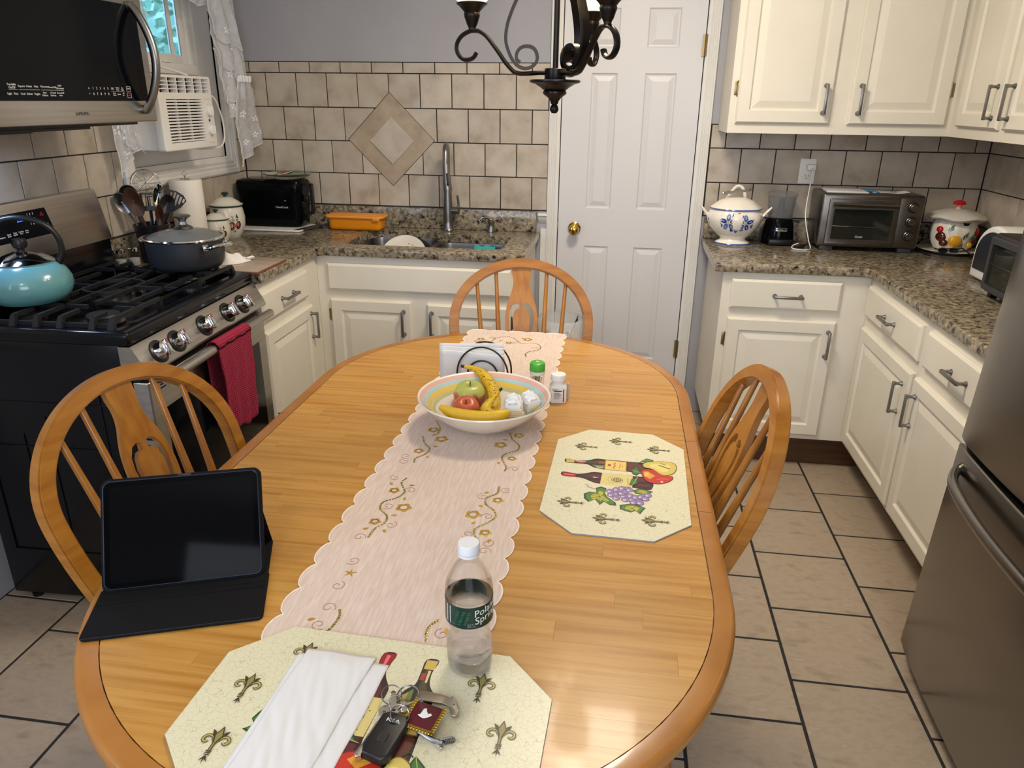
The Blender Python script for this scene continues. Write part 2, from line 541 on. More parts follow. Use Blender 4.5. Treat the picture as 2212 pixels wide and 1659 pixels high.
def props(o, label=None, cat_=None, group=None, kind=None):
    if label: o['label'] = label
    if cat_: o['category'] = cat_
    if group: o['group'] = group
    if kind: o['kind'] = kind
    return o
def thing(name, label, cat_, loc=(0, 0, 0), rz=0.0, group=None, kind=None, mat4=None):
    o = bpy.data.objects.new(name, None)
    o.empty_display_size = .05
    COL.objects.link(o)
    m4 = mat4 if mat4 is not None else M.Translation(V(loc)) @ M.Rotation(rz, 4, 'Z')
    o.matrix_world = m4
    o.matrix_basis = m4
    ROOT[o.name] = m4
    return props(o, label, cat_, group, kind)
def obj(name, g, mats, parent=None, w=False, label=None, cat_=None, group=None, kind=None, sharp=35, loc=None, weld=False):
    me = bpy.data.meshes.new(name)
    bm = g.bm
    if weld: bmesh.ops.remove_doubles(bm, verts=bm.verts, dist=1e-5)
    bmesh.ops.recalc_face_normals(bm, faces=bm.faces)
    bm.to_mesh(me)
    bm.free()
    if not isinstance(mats, (list, tuple)): mats = [mats]
    for m in mats: me.materials.append(m)
    if sharp: me.set_sharp_from_angle(angle=math.radians(sharp))
    R = ROOT[parent.name] if parent else M.Identity(4)
    o = bpy.data.objects.new(name, me)
    COL.objects.link(o)
    if parent:
        if w: me.transform(R.inverted())
        o.parent = parent
        ROOT[o.name] = R
    elif loc is not None:
        me.transform(M.Translation(-V(loc)))
        o.location = loc
        ROOT[o.name] = M.Translation(V(loc))
    else: ROOT[o.name] = M.Identity(4)
    return props(o, label, cat_, group, kind)
def dup(o, parent=None, **kw):
    c = o.copy()
    COL.objects.link(c)
    if parent: c.parent = parent
    ROOT[c.name] = ROOT[o.name]
    return props(c, **kw)
def duptree(o, m4, label=None, group=None):
    r = o.copy(); COL.objects.link(r); r.matrix_basis = m4; ROOT[r.name] = m4
    props(r, label, None, group)
    for ch in [x for x in list(bpy.data.objects) if x.parent == o]:
        c = ch.copy(); COL.objects.link(c); c.parent = r; ROOT[c.name] = m4
        for gr in [x for x in list(bpy.data.objects) if x.parent == ch]:
            d = gr.copy(); COL.objects.link(d); d.parent = c; ROOT[d.name] = m4
    return r
def frame(o, u, v):
    """4x4 with origin o, x=u, y=v, z=u x v"""
    u, v = V(u).normalized(), V(v).normalized()
    w = u.cross(v)
    m = M.Identity(4)
    for i in range(3):
        m[i][0], m[i][1], m[i][2] = u[i], v[i], w[i]
    m.translation = V(o)
    return m
def lettering(body, size, m4, mat, parent, name='lettering', w=True, ext=.0003, align='CENTER', shear=0.0, sx=1.0):
    cu = bpy.data.curves.new(name, 'FONT')
    cu.body = body
    cu.size = size
    cu.extrude = ext
    cu.align_x = align
    cu.align_y = 'CENTER'
    cu.shear = shear
    cu.resolution_u = 2
    t = bpy.data.objects.new('tmp_text', cu)
    me = bpy.data.meshes.new_from_object(t)
    bpy.data.objects.remove(t)
    bpy.data.curves.remove(cu)
    me.name = name
    me.transform(m4 @ M.Diagonal((sx, 1, 1, 1)))
    R = ROOT[parent.name]
    if w: me.transform(R.inverted())
    me.materials.clear()
    me.materials.append(mat)
    o = bpy.data.objects.new(name, me)
    COL.objects.link(o)
    o.parent = parent
    ROOT[o.name] = R
    return o
class Paint:
    """flat coloured shapes laid on a surface map fn(u,v,h)->xyz"""
    def __init__(s, fn, step=.00002):
        s.fn, s.step, s.h = fn, step, step
        s.vs, s.fs, s.cs = [], [], []
    def poly(s, pts, col, nolift=False):
        c = hx(col) if isinstance(col, str) else col
        b = len(s.vs)
        for p in pts: s.vs.append(s.fn(p[0], p[1], s.h))
        for t in tessellate_polygon([[V((p[0], p[1], 0)) for p in pts]]):
            s.fs.append(tuple(b + i for i in t)); s.cs.append(c)
        if not nolift: s.h += s.step
    def ell(s, x, y, a, b, col, rot=0, n=16, nolift=False, t0=0, t1=2 * PI):
        cr, sr = math.cos(rot), math.sin(rot)
        s.poly([(x + a * math.cos(t) * cr - b * math.sin(t) * sr, y + a * math.cos(t) * sr + b * math.sin(t) * cr) for t in [t0 + (t1 - t0) * k / n for k in range(n)]], col, nolift)
    def line(s, pts, w, col, nolift=False, closed=False):
        c = hx(col) if isinstance(col, str) else col
        n = len(pts)
        ws = w if isinstance(w, (list, tuple)) else [w] * n
        L = []
        for i in range(n):
            a = pts[i - 1] if (i or closed) else pts[0]
            b = pts[(i + 1) % n] if (i < n - 1 or closed) else pts[-1]
            dx, dy = b[0] - a[0], b[1] - a[1]
            l = math.hypot(dx, dy) or 1
            nx, ny = -dy / l * ws[i] / 2, dx / l * ws[i] / 2
            L.append((len(s.vs), len(s.vs) + 1))
            s.vs.append(s.fn(pts[i][0] + nx, pts[i][1] + ny, s.h))
            s.vs.append(s.fn(pts[i][0] - nx, pts[i][1] - ny, s.h))
        for a, b in list(zip(L, L[1:])) + ([(L[-1], L[0])] if closed else []):
            s.fs.append((a[0], a[1], b[1], b[0])); s.cs.append(c)
        if not nolift: s.h += s.step
    def build(s, name, parent, mat=None, w=True, **kw):
        me = bpy.data.meshes.new(name)
        me.from_pydata([tuple(v) for v in s.vs], [], s.fs)
        ca = me.color_attributes.new('Col', 'FLOAT_COLOR', 'CORNER')
        for p in me.polygons:
            for li in p.loop_indices: ca.data[li].color = s.cs[p.index]
        me.materials.append(mat or PRINT)
        R = ROOT[parent.name]
        if w: me.transform(R.inverted())
        o = bpy.data.objects.new(name, me)
        COL.objects.link(o)
        o.parent = parent
        ROOT[o.name] = R
        return props(o, **kw)
# ------------------------------------------------------------ room shell
s_ = .15447
Z0 = 1.017
W = 3.5226
H_ = 2.44
YF = -5.5
def st(name, label=None, **k):
    return thing(name, label, None, kind='structure', **k)
floor = obj('floor', G().box(-.12, W + .12, YF - .1, .12, -.06, -.002), GROUT, kind='structure', sharp=None)
tg = G()
p_ = .3231
PX = .3155
tg.box(-(PX - .009) / 2, (PX - .009) / 2, -(p_ - .009) / 2, (p_ - .009) / 2, -.004, 0, b=.0012, seg=1)
tmesh = None
offs = {0: -1.62, 1: -1.459, -1: -1.45}
xl = 2.4670
for ci in range(-8, 4):
    x0 = xl + ci * PX
    x1 = x0 + PX
    cx0, cx1 = max(x0, 0), min(x1, W)
    if cx1 - cx0 < .03: continue
    yo = {-7: -1.429, -6: -1.684}.get(ci, -1.620 if ci % 2 == 0 else -1.4585)
    k = -14
    for k in range(-14, 7):
        y0 = yo + k * p_
        y1 = y0 + p_
        cy0, cy1 = max(y0, YF), min(y1, 0)
        if cy1 - cy0 < .02: continue
        full = (cx1 - cx0 > PX - 1e-4) and (cy1 - cy0 > p_ - 1e-4)
        if full and tmesh:
            o = dup(tmesh, floor); o.location = ((x0 + x1) / 2, (y0 + y1) / 2, 0)
        elif full:
            tmesh = obj('floor_tile', tg, FTILE, floor); tmesh.location = ((x0 + x1) / 2, (y0 + y1) / 2, 0)
        else:
            mx, my = (cx0 + cx1) / 2, (cy0 + cy1) / 2
            g = G().box(cx0 - mx + .0045, cx1 - mx - .0045, cy0 - my + .0045, cy1 - my - .0045, -.004, 0, b=.0012, seg=1)
            o = obj('floor_tile', g, FTILE, floor); o.location = (mx, my, 0)

ceiling = obj('ceiling', G().box(-.12, W + .12, YF - .1, .12, H_, H_ + .06), CEILP, kind='structure', sharp=None)
DX0, DX1, DZ = 1.607, 2.243, 2.05
g = G()
g.box(-.12, DX0, 0, .12, 0, H_); g.box(DX1, W + .12, 0, .12, 0, H_); g.box(DX0, DX1, 0, .12, DZ, H_); g.box(DX0, DX1, .06, .12, 0, DZ)
wall_back = obj('wall_back', g, WALLP, kind='structure', sharp=None)
WY0, WY1, WZ0, WZ1 = -.905, -.175, 1.255, 2.16
g = G()
g.box(-.12, 0, YF, WY0, 0, H_); g.box(-.12, 0, WY1, 0, 0, H_); g.box(-.12, 0, WY0, WY1, 0, WZ0); g.box(-.12, 0, WY0, WY1, WZ1, H_)
wall_left = obj('wall_left', g, WALLP, kind='structure', sharp=None)
wall_right = obj('wall_right', G().box(W, W + .12, YF, 0, 0, H_), WALLP, kind='structure', sharp=None)
wall_front = obj('wall_front', G().box(-.12, W + .12, YF - .12, YF, 0, H_), WALLP, kind='structure', sharp=None)

tile_full = {}
def tilewall(parent, T, rows, tag_='w', diamond=None, mats=WTILE):
    gw = .0045
    dep = .007
    for zlo, zhi, off, ua, ub in rows:
        k0 = math.floor((ua - off) / s_)
        u = off + k0 * s_
        while u < ub - 1e-6:
            a, b = max(u, ua), min(u + s_, ub)
            u += s_
            if b - a < .015: continue
            full = (b - a > s_ - 1e-4) and (zhi - zlo > s_ - 1e-4)
            cx, cz = (a + b) / 2, (zlo + zhi) / 2
            m4 = T @ M.Translation((cx, cz, 0))
            hit = False
            if diamond:
                dx, dz, dr = diamond
                near = max(0, a - dx, dx - b), max(0, zlo - dz, dz - zhi)
                hit = near[0] + near[1] < dr
            if hit:
                rect = [(a + gw / 2, zlo + gw / 2), (b - gw / 2, zlo + gw / 2), (b - gw / 2, zhi - gw / 2), (a + gw / 2, zhi - gw / 2)]
                edges = [(1, 1), (-1, 1), (-1, -1), (1, -1)]
                g = G(M.Translation((-cx, -cz, 0)))
                rem = rect
                any_ = False
                R_ = dr + gw * .75
                for ex, ez in edges:
                    lim = R_ + ex * dx + ez * dz
                    outp = clip(rem, -ex, -ez, -lim)
                    if len(outp) > 2 and abs(area2(outp)) > 2e-5:
                        g.slab(outp, .001, dep, smooth=False); any_ = True
                    rem = clip(rem, ex, ez, lim)
                    if len(rem) < 3: break
                if not any_:
                    g.bm.free(); continue
                o = obj('wall_tile', g, mats, parent)
            elif full and tile_full.get('t'):
                o = dup(tile_full['t'], parent)
            else:
                w2, h2 = (b - a - gw) / 2, (zhi - zlo - gw) / 2
                g = G().box(-w2, w2, -h2, h2, .001, dep, b=.0012, seg=1)
                o = obj('wall_tile', g, mats, parent)
                if full: tile_full['t'] = o
            o.matrix_basis = m4
TB = frame((0, 0, 0), (1, 0, 0), (0, 0, 1))
TL = frame((0, 0, 0), (0, 1, 0), (0, 0, 1))
TR = frame((W, 0, 0), (0, -1, 0), (0, 0, 1))
zr = [Z0 + k * s_ for k in range(6)]
XT = 1.5535
DCX, DCZ, DR = .7795, 1.3335, .2165
tilewall(wall_back, TB, [(zr[0], zr[1], .087, .008, XT), (zr[1], zr[2], .010, .008, XT), (zr[2], zr[3], .083, .008, XT), (zr[3], zr[4], .005, .008, XT), (zr[4], 1.6845, .079, .008, XT)], diamond=(DCX, DCZ, DR))
tilewall(wall_back, TB, [(zr[0], zr[1], .050, 2.305, W - .008), (zr[1], zr[2], .132, 2.305, W - .008), (zr[2], 1.43, .056, 2.305, W - .008)])
yl = -2.5
tilewall(wall_left, TL, [(zr[0] - s_, zr[0], .043, yl, -1.19), (zr[0], zr[1], .123, yl, -.008), (zr[1], zr[2], .043, yl, -.995), (zr[1], zr[2], .043, -.085, -.008), (zr[2], zr[3], .123, yl, -.995), (zr[2], zr[3], .123, -.085, -.008), (zr[3], zr[4], .043, -.085, -.008), (zr[4], 1.6845, .123, -.085, -.008), (zr[3], zr[4], .043, yl, -.995)])
tilewall(wall_right, TR, [(zr[0], zr[1], .0495, .008, 1.75), (zr[1], zr[2], .133, .008, 1.75), (zr[2], 1.43, .0495, .008, 1.75)])
for T, ww, rects in ((TB, wall_back, [(0, XT, Z0 - .003, 1.686), (2.30, W, Z0 - .003, 1.432)]), (TL, wall_left, [(yl, 0, Z0 - .003, zr[1]), (yl, -.99, zr[1], zr[4]), (-.09, 0, zr[1], 1.686), (yl, -1.19, .86, Z0)]), (TR, wall_right, [(0, 1.75, Z0 - .003, 1.432)])):
    g = G(T)
    for a, b, c, d in rects: g.box(a, b, c, d, 0, .0035)
    obj('grout_bed', g, GROUT, ww, sharp=None)
def dia(r): return [(DCX + r, DCZ), (DCX, DCZ + r), (DCX - r, DCZ), (DCX, DCZ - r)]
obj('diamond_tile', G(TB).slab(dia(DR), .001, .0075, r=.001, seg=1), WTILED, wall_back, label='large tan diamond tile')
T2 = TB
obj('diamond_tile', G(TB @ M.Translation((.004, -.004, 0))).slab(dia(.112), .0075, .013, r=.0015, seg=1), WTILE, wall_back, label='small grey diamond tile set on the tan one')

# ---- door and casings
def casing_poly(x0, x1, out=-1):
    w = x1 - x0
    pr = [(0, .012), (.04, .019), (.16, .020), (.22, .013), (.34, .017), (.40, .013), (.52, .017), (.58, .013), (.70, .017), (.78, .013), (.9, .011), (1, .007)]
    return [(x0, 0)] + [(x0 + w * a, out * d) for a, d in pr] + [(x1, 0)]
g = G(); g.slab(casing_poly(1.553, 1.607), 0, DZ + .0, smooth=False)
obj('trim_1', g, WHITE, kind='structure', sharp=20)
p = [(1.553 + 0, 0)]
g = G(); g.slab([(4.543 - x, y) for x, y in casing_poly(2.243, 2.300)], 0, DZ, smooth=False)
obj('trim_2', g, WHITE, kind='structure', sharp=20)
obj('trim_3', G().box(1.553, 2.30, -.018, 0, DZ, DZ + .07, b=.004), WHITE, kind='structure')
door = st('door_1')
TDo = frame((1.611, .004, .012), (1, 0, 0), (0, 0, 1))
dw, dh = .628, 2.03
g = G(TDo)
def px(a): return a - 1.611
cols_ = [0, px(1.742), px(1.862), px(1.986), px(2.128), dw]
rows_ = [0, .262, .838, 1.022, 1.632, 1.738, 1.90, dh]
for i in range(5):
    for j in range(7):
        a, b, c, d = cols_[i], cols_[i + 1], rows_[j], rows_[j + 1]
        if i in (1, 3) and j in (1, 3, 5):
            gg = G(TDo @ M.Translation((a, c, 0)))
            pro = [(0, .0), (.006, -.006), (.012, -.007), (.034, -.001), (.036, -.001)]
            R = []
            for dd, z in pro: R.append([g.v((a + (b - a) * q[0] + (dd if q[0] == 0 else -dd), c + (d - c) * q[1] + (dd if q[1] == 0 else -dd), z)) for q in ((0, 0), (1, 0), (1, 1), (0, 1))])
            for A, B in zip(R, R[1:]):
                for k in range(4): g.f([A[k], A[(k + 1) % 4], B[(k + 1) % 4], B[k]], 0, False)
            g.f(R[-1], 0, False)
            gg.bm.free()
        else:
            g.f([g.v((a, c, 0)), g.v((b, c, 0)), g.v((b, d, 0)), g.v((a, d, 0))], 0, False)
g.box(0, dw, 0, dh, -.035, -.012)
for a, b in ((0, .002), (dw - .002, dw)): g.box(a, b, 0, dh, -.012, -.0001)
obj('door_panel', g, DOORW, door, w=True, sharp=10)
kn = obj('door_knob', G(frame((1.692, .002, .935), (1, 0, 0), (0, 0, 1))).lathe([(0, 0), (.031, 0), (.031, .004), (.024, .008), (.011, .012), (.010, .030), (.018, .036), (.026, .046), (.027, .056), (.022, .066), (.010, .071), (0, .071)], 32), BRASS, door, w=True, label='polished brass knob')
for z in (1.76, .34):
    g = G()
    g.tube([(2.243, -.008, z - .045), (2.243, -.008, z + .045)], .006, 10)
    g.box(2.228, 2.256, -.004, .002, z - .045, z + .045)
    for k in (-.028, -.01, .01, .028): g.tube([(2.243, -.008, z + k - .001), (2.243, -.008, z + k + .001)], .0068, 10)
    obj('hinge', g, BRASSD, door, w=True)
obj('latch_plate', G().box(1.607, 1.6115, -.004, .01, .90, .965, b=.001), BRASSD, door, w=True)
# wainscot strip between counter end and door casing
g = G()
g.box(1.526, 1.553, -.012, 0, .05, .93)
obj('trim_4', g, WHITE, kind='structure')
g = G(); g.slab([(0, 0), (-.030, 0), (-.032, -.010), (-.022, -.016), (-.020, -.026), (-.012, -.034), (-.006, -.046), (0, -.05)][::-1], 1.513, 1.556, smooth=False)
for v in g.bm.verts: v.co = V((v.co.z, v.co.x, 1.005 + v.co.y))
obj('trim_5', g, WHITE, kind='structure')
obj('baseboard_back', G().box(1.524, 1.553, -.016, -.012, 0, .09, b=.001), WHITE, kind='structure')

# ---- window on left wall with casing
g = G()
OY0, OY1, OZ0, OZ1 = -.99, -.09, 1.172, 2.24
def mitre(rect_o, rect_i, prof):
    """picture-frame moulding on left wall; prof [(t, height)] t 0 outer..1 inner"""
    R = []
    for t, hgt in prof:
        y0 = rect_o[0] + (rect_i[0] - rect_o[0]) * t; y1 = rect_o[1] + (rect_i[1] - rect_o[1]) * t
        z0 = rect_o[2] + (rect_i[2] - rect_o[2]) * t; z1 = rect_o[3] + (rect_i[3] - rect_o[3]) * t
        R.append([g.v(q) for q in ((hgt, y0, z0), (hgt, y1, z0), (hgt, y1, z1), (hgt, y0, z1))])
    for a, b in zip(R, R[1:]):
        for k in range(4): g.f([a[k], a[(k + 1) % 4], b[(k + 1) % 4], b[k]], 0, False)
mitre((OY0, OY1, OZ0, OZ1), (WY0, WY1, WZ0, WZ1), [(0, 0), (0, .016), (.1, .022), (.28, .022), (.34, .015), (.5, .019), (.56, .014), (.72, .018), (.78, .011), (1, .007), (1, -.01)])
obj('trim_6', g, WHITE, kind='structure', sharp=15)
win = st('window_1')
g = G(); g.box(-.03, -.008, WY0, WY1, WZ0, 1.335); g.box(-.03, -.008, WY0, -.872, 1.335, WZ1); g.box(-.03, -.008, -.315, WY1, 1.335, WZ1)
obj('filler_board', g, WHITE, win, w=True)
g = G()
g.box(-.055, -.022, -.872, -.835, 1.60, WZ1, b=.003); g.box(-.055, -.022, -.352, -.315, 1.60, WZ1, b=.003)
g.box(-.060, -.012, -.872, -.315, 1.612, 1.655, b=.004)
obj('window_frame', g, WHITEPL, win, w=True)
g = G()
g.box(-.05, -.030, -.835, -.800, 1.655, WZ1, b=.003); g.box(-.05, -.030, -.392, -.352, 1.655, WZ1, b=.003); g.box(-.05, -.030, -.80, -.392, 1.655, 1.69, b=.003)
g.box(-.046, -.034, -.470, -.445, 1.69, WZ1)
g.box(-.03, -.022, -.56, -.50, 1.657, 1.667, b=.001)
obj('sash', g, WHITEPL, win, w=True)
obj('window_pane', G().box(-.042, -.038, -.80, -.392, 1.69, WZ1), GLASS, win, w=True)
obj('accordion_panel', G().box(-.05, -.03, -.872, -.315, 1.335, 1.612), WHITEPL, win, w=True)

# trees outside
random.seed(5)
for ti, (tx, ty, tz, tr) in enumerate([(-2.9, 4.3, 2.0, 1.6), (-6.2, 8.6, 2.6, 2.4)]):
    tr_ = thing('leafy_tree', ['pale green tree seen blurred through the window, nearer one', 'taller pale tree behind the nearer one outside the window'][ti], 'tree', (tx, ty, -1.0))
    obj('trunk', G().tube([(0, 0, 0), (.05, .03, 1.6), (0, 0, tz + .6)], [.16, .12, .07], 10), TWIG, tr_)
    g = G()
    for k in range(5200):
        d = V((random.gauss(0, 1), random.gauss(0, 1), random.gauss(0, 1))).normalized() * tr * random.random() ** .4
        c = d + V((0, 0, tz + 1.0))
        a = V((random.uniform(-1, 1), random.uniform(-1, 1), random.uniform(-1, 1)))  .normalized() * .065
        b = a.orthogonal().normalized() * .04
        g.f([g.v(c - a), g.v(c - b), g.v(c + a), g.v(c + b)], 0, False)
    obj('foliage', g, FOLI, tr_, kind='stuff', sharp=None)

# ------------------------------------------------------------ cabinets
FACE = .588
DPROF = [(0, 0), (0, .010), (.007, .018), (.050, .018), (.057, .010), (.061, .010), (.088, .0165), (.09, .0165)]
WPROF = [(0, 0), (0, .010), (.010, .018), (.011, .018)]
def handle(parent, T, L_=.104, name='handle'):
    """bar pull; T: x along, z outwards"""
    g = G(T)
    for sx in (-1, 1):
        x = sx * L_ / 2
        g.lathe([(0, 0), (.0095, 0), (.0095, .002), (.0055, .008), (.005, .018), (.006, .024), (0, .024)], 14, c=(x, 0))
        g.box(x - .0065, x + .0065, -.006, .006, .022, .031, b=.0015)
    g.box(-L_ / 2 - .006, L_ / 2 + .006, -.0055, .0055, .025, .033, b=.0015)
    return obj(name, g, STEELV, parent, w=True)
def hinge(parent, T):
    g = G(T)
    g.box(-.014, .0, -.026, .026, 0, .0025, b=.0006)
    g.tube([(-.002, -.022, .005), (-.002, .022, .005)], .0042, 10)
    for z in (-.027, .027): g.lathe([(0, -.0), (.0045, .002), (.003, .006), (0, .008)], 8, c=(-.002, z))
    return obj('hinge', g, BRASSD, parent, w=True)
def front(root, name, o, U, w, h, prof, hs=None, hinges=(), mat=None):
    T = frame(o, U, (0, 0, 1))
    d = obj(name, G(T).rings(w, h, prof), mat or CAB, root, w=True, sharp=10)
    if hs:
        hx_, hz_, vert = hs
        Th = T @ M.Translation((hx_, hz_, .0175)) @ (M.Rotation(PI / 2, 4, 'Z') if vert else M.Identity(4))
        handle(d, Th)
    for hz_ in hinges:
        hinge(d, T @ M.Translation((0 if hz_[0] == 0 else w, hz_[1], 0)) @ (M.Identity(4) if hz_[0] == 0 else M.Rotation(PI, 4, 'Z')))
    return d
ZB, ZT = .145, .874
# left run, faces +X
c1 = thing('base_cabinet', 'short white base cabinet with one drawer and one door, beside the gas range', 'cabinet', (.3, -.89, 0))
g = G(); g.box(.565, FACE, -1.164, -.5885, ZB, ZT); g.box(.02, .565, -1.164, -1.147, ZB, ZT); g.box(.02, .565, -1.147, -.592, ZB, ZB + .018)
obj('body', g, CAB, c1, w=True)
obj('toe_kick', G().box(.50, .515, -1.164, -.52, 0, ZB), KICK, c1, w=True)
front(c1, 'drawer', (FACE, -1.163, .722), (0, 1, 0), .430, .118, WPROF, (.215, .059, False))
front(c1, 'door', (FACE, -1.155, .165), (0, 1, 0), .452, .515, DPROF, (.418, .43, True))
# sink base, faces -Y
c2 = thing('base_cabinet', 'white sink base cabinet with long blank drawer panel above two doors', 'cabinet', (1.0, -.3, 0))
g = G(); g.box(.5885, 1.503, -FACE, -.565, ZB, ZT); g.box(1.486, 1.503, -.565, -.02, ZB, ZT); g.box(.592, 1.486, -.565, -.02, ZB, ZB + .018)
obj('body', g, CAB, c2, w=True)
obj('toe_kick', G().box(.515, 1.50, -.52, -.505, 0, ZB), KICK, c2, w=True)
front(c2, 'false_drawer_front', (.638, -FACE, .722), (1, 0, 0), .826, .120, WPROF)
front(c2, 'door', (.644, -FACE, .165), (1, 0, 0), .375, .516, DPROF, (.339, .42, True), [(0, .44), (0, .07)])
front(c2, 'door', (1.089, -FACE, .165), (1, 0, 0), .375, .511, DPROF, (.022, .42, True), [(1, .44), (1, .07)])
# right back base, faces -Y
c3 = thing('base_cabinet', 'white base cabinet with a drawer over one door, under the blue flowered tureen', 'cabinet', (2.63, -.3, 0))
g = G(); g.box(2.348, 2.9315, -FACE, -.565, ZB, ZT); g.box(2.348, 2.365, -.565, -.02, ZB, ZT); g.box(2.365, 2.925, -.565, -.02, ZB, ZB + .018)
obj('body', g, CAB, c3, w=True)
obj('toe_kick', G().box(2.36, 3.03, -.53, -.515, 0, ZB), KICK, c3, w=True)
front(c3, 'drawer', (2.384, -FACE, .724), (1, 0, 0), .438, .124, WPROF, (.228, .06, False))
front(c3, 'door', (2.383, -FACE, .167), (1, 0, 0), .438, .516, DPROF, (.411, .42, True), [(0, .42), (0, .07)])
# right run, faces -X
c4 = thing('base_cabinet', 'long white base cabinet with two drawers and two doors, running up to the fridge', 'cabinet', (3.2, -1.2, 0))
XR_ = 2.932
g = G(); g.box(XR_, XR_ + .022, -1.79, -.5885, ZB, ZT); g.box(XR_ + .022, W - .01, -1.79, -1.773, ZB, ZT); g.box(XR_ + .022, W - .01, -1.773, -.592, ZB, ZB + .018)
obj('body', g, CAB, c4, w=True)
obj('toe_kick', G().box(XR_ + .105, XR_ + .12, -1.79, -.53, 0, ZB), KICK, c4, w=True)
front(c4, 'drawer', (XR_, -.612, .722), (0, -1, 0), .575, .124, WPROF, (.295, .06, False))
front(c4, 'drawer', (XR_, -1.243, .722), (0, -1, 0), .53, .124, WPROF, (.27, .06, False))
front(c4, 'door', (XR_, -.617, .168), (0, -1, 0), .567, .508, DPROF, (.515, .40, True))
front(c4, 'door', (XR_, -1.212, .168), (0, -1, 0), .56, .508, DPROF, (.045, .40, True))
# uppers
UZ, UT = 1.405, 2.40
c5 = thing('wall_cabinet', 'white wall cabinet with two tall doors above the toaster oven', 'cabinet', (2.77, -.16, UZ))
obj('body', G().box(2.333, 3.205, -.32, -.001, UZ, UT), CAB, c5, w=True)
front(c5, 'door', (2.360, -.32, 1.444), (1, 0, 0), .375, .86, DPROF, (.342, .096, True), [(0, .135)])
front(c5, 'door', (2.805, -.32, 1.444), (1, 0, 0), .375, .86, DPROF, (.033, .096, True), [(1, .135)])
c6 = thing('wall_cabinet', 'white wall cabinet with narrow doors at the top right, above the white toaster', 'cabinet', (3.36, -1.0, UZ))
obj('body', G().box(3.205, W - .008, -1.79, -.001, UZ, UT), CAB, c6, w=True)
front(c6, 'door', (3.205, -.405, 1.444), (0, -1, 0), .345, .86, DPROF, (.305, .09, True))
front(c6, 'door', (3.205, -.790, 1.444), (0, -1, 0), .345, .86, DPROF, (.040, .09, True))
front(c6, 'door', (3.205, -1.175, 1.444), (0, -1, 0), .50, .86, DPROF, (.46, .09, True))

# ------------------------------------------------------------ countertops
ct = thing('countertop', 'L-shaped speckled brown granite countertop with the double sink cut into it', 'countertop', (.8, -.3, .876))
cut = [(.735, -.520), (1.37, -.520), (1.395, -.51), (1.408, -.485), (1.408, -.225), (1.395, -.195), (1.365, -.185), (1.06, -.17), (1.035, -.155), (1.025, -.13), (1.0, -.108), (.97, -.10), (.77, -.10), (.725, -.115), (.70, -.155), (.695, -.20), (.70, -.485), (.712, -.51)]
outl = [(.006, -1.166), (.612, -1.166), (.612, -.635), (.632, -.615), (1.505, -.615), (1.522, -.60), (1.522, -.006), (.006, -.006)]
obj('slab', G().slab(outl, .876, .914, r=.009, holes=[cut]), GRAN, ct, w=True, sharp=30)
g = G(); g.box(.026, 1.505, -.026, -.004, .914, 1.013, b=.002); g.box(.004, .026, -1.166, -.004, .914, 1.013, b=.002)
obj('backsplash', g, GRAN, ct, w=True)
ct2 = thing('countertop', 'L-shaped speckled brown granite countertop holding the toaster oven and tureen', 'countertop', (3.1, -.5, .876))
outr = [(2.308, -.615), (2.892, -.615), (2.912, -.635), (2.912, -1.785), (W - .006, -1.785), (W - .006, -.006), (2.308, -.006)]
obj('slab', G().slab(outr, .876, .914, r=.009), GRAN, ct2, w=True, sharp=30)
g = G(); g.box(2.312, W - .026, -.026, -.004, .914, 1.010, b=.002); g.box(W - .026, W - .004, -1.785, -.004, .914, 1.010, b=.002)
obj('backsplash', g, GRAN, ct2, w=True)

# sink
sk_ = thing('kitchen_sink', 'undermount double-bowl stainless steel sink', 'sink', (1.05, -.32, .70))
def bowl(g, x0, x1, y0, y1, zb):
    R = []
    for d, z, r in ((0, .8752, .05), (.002, .86, .05), (.010, zb + .03, .05), (.018, zb + .010, .05), (.035, zb, .045)):
        R.append([g.v((q[0], q[1], z)) for q in rrect(x0 + d, x1 - d, y0 + d, y1 - d, r)])
    for a, b in zip(R, R[1:]):
        for k in range(len(a)): g.f([a[k], a[(k + 1) % len(a)], b[(k + 1) % len(a)], b[k]])
    g.f(R[-1])
    return g
b1 = (.700, 1.038, -.520, -.100)
b2 = (1.066, 1.408, -.520, -.188)
g = G(); bowl(g, *b1, .70); bowl(g, *b2, .73)
g.slab([(.68, -.545), (1.43, -.545), (1.43, -.16), (1.05, -.16), (1.05, -.085), (.68, -.085)], .8735, .8755, holes=[rrect(*b1, .05), rrect(*b2, .05)])
obj('basin', g, STEELV, sk_, w=True)
for cx, cy, cz in ((.87, -.30, .70), (1.24, -.34, .73)):
    obj('drain', G().lathe([(0, cz + .001), (.02, cz + .001), (.028, cz + .004), (.042, cz + .004), (.044, cz + .0005)], 24, c=(cx, cy)), CHROME, sk_, w=True)
pl = thing('dinner_plate', 'white plate with flower sprigs lying in the left sink bowl', 'plate', mat4=M.Translation((.872, -.195, .797)) @ M.Rotation(math.radians(50), 4, 'X'))
obj('plate_body', G().lathe([(0, -.012), (.06, -.012), (.062, -.009), (.095, .0), (.115, .010), (.117, .012), (.094, .004), (.064, -.006), (0, -.008)], 48), WHITECER, pl)
P_ = Paint(lambda u, v, h: (u, v, -.004 + h + max(0, math.hypot(u, v) - .068) * .28))
for k in range(3):
    a = math.radians(50 + k * 14)
    P_.ell(.082 * math.cos(a), .082 * math.sin(a), .009, .004, '#b9a08a', a)
    P_.ell(.090 * math.cos(a + .1), .090 * math.sin(a + .1), .007, .003, '#6f7a5a', a + 1)
P_.build('flower_print', pl, w=False)
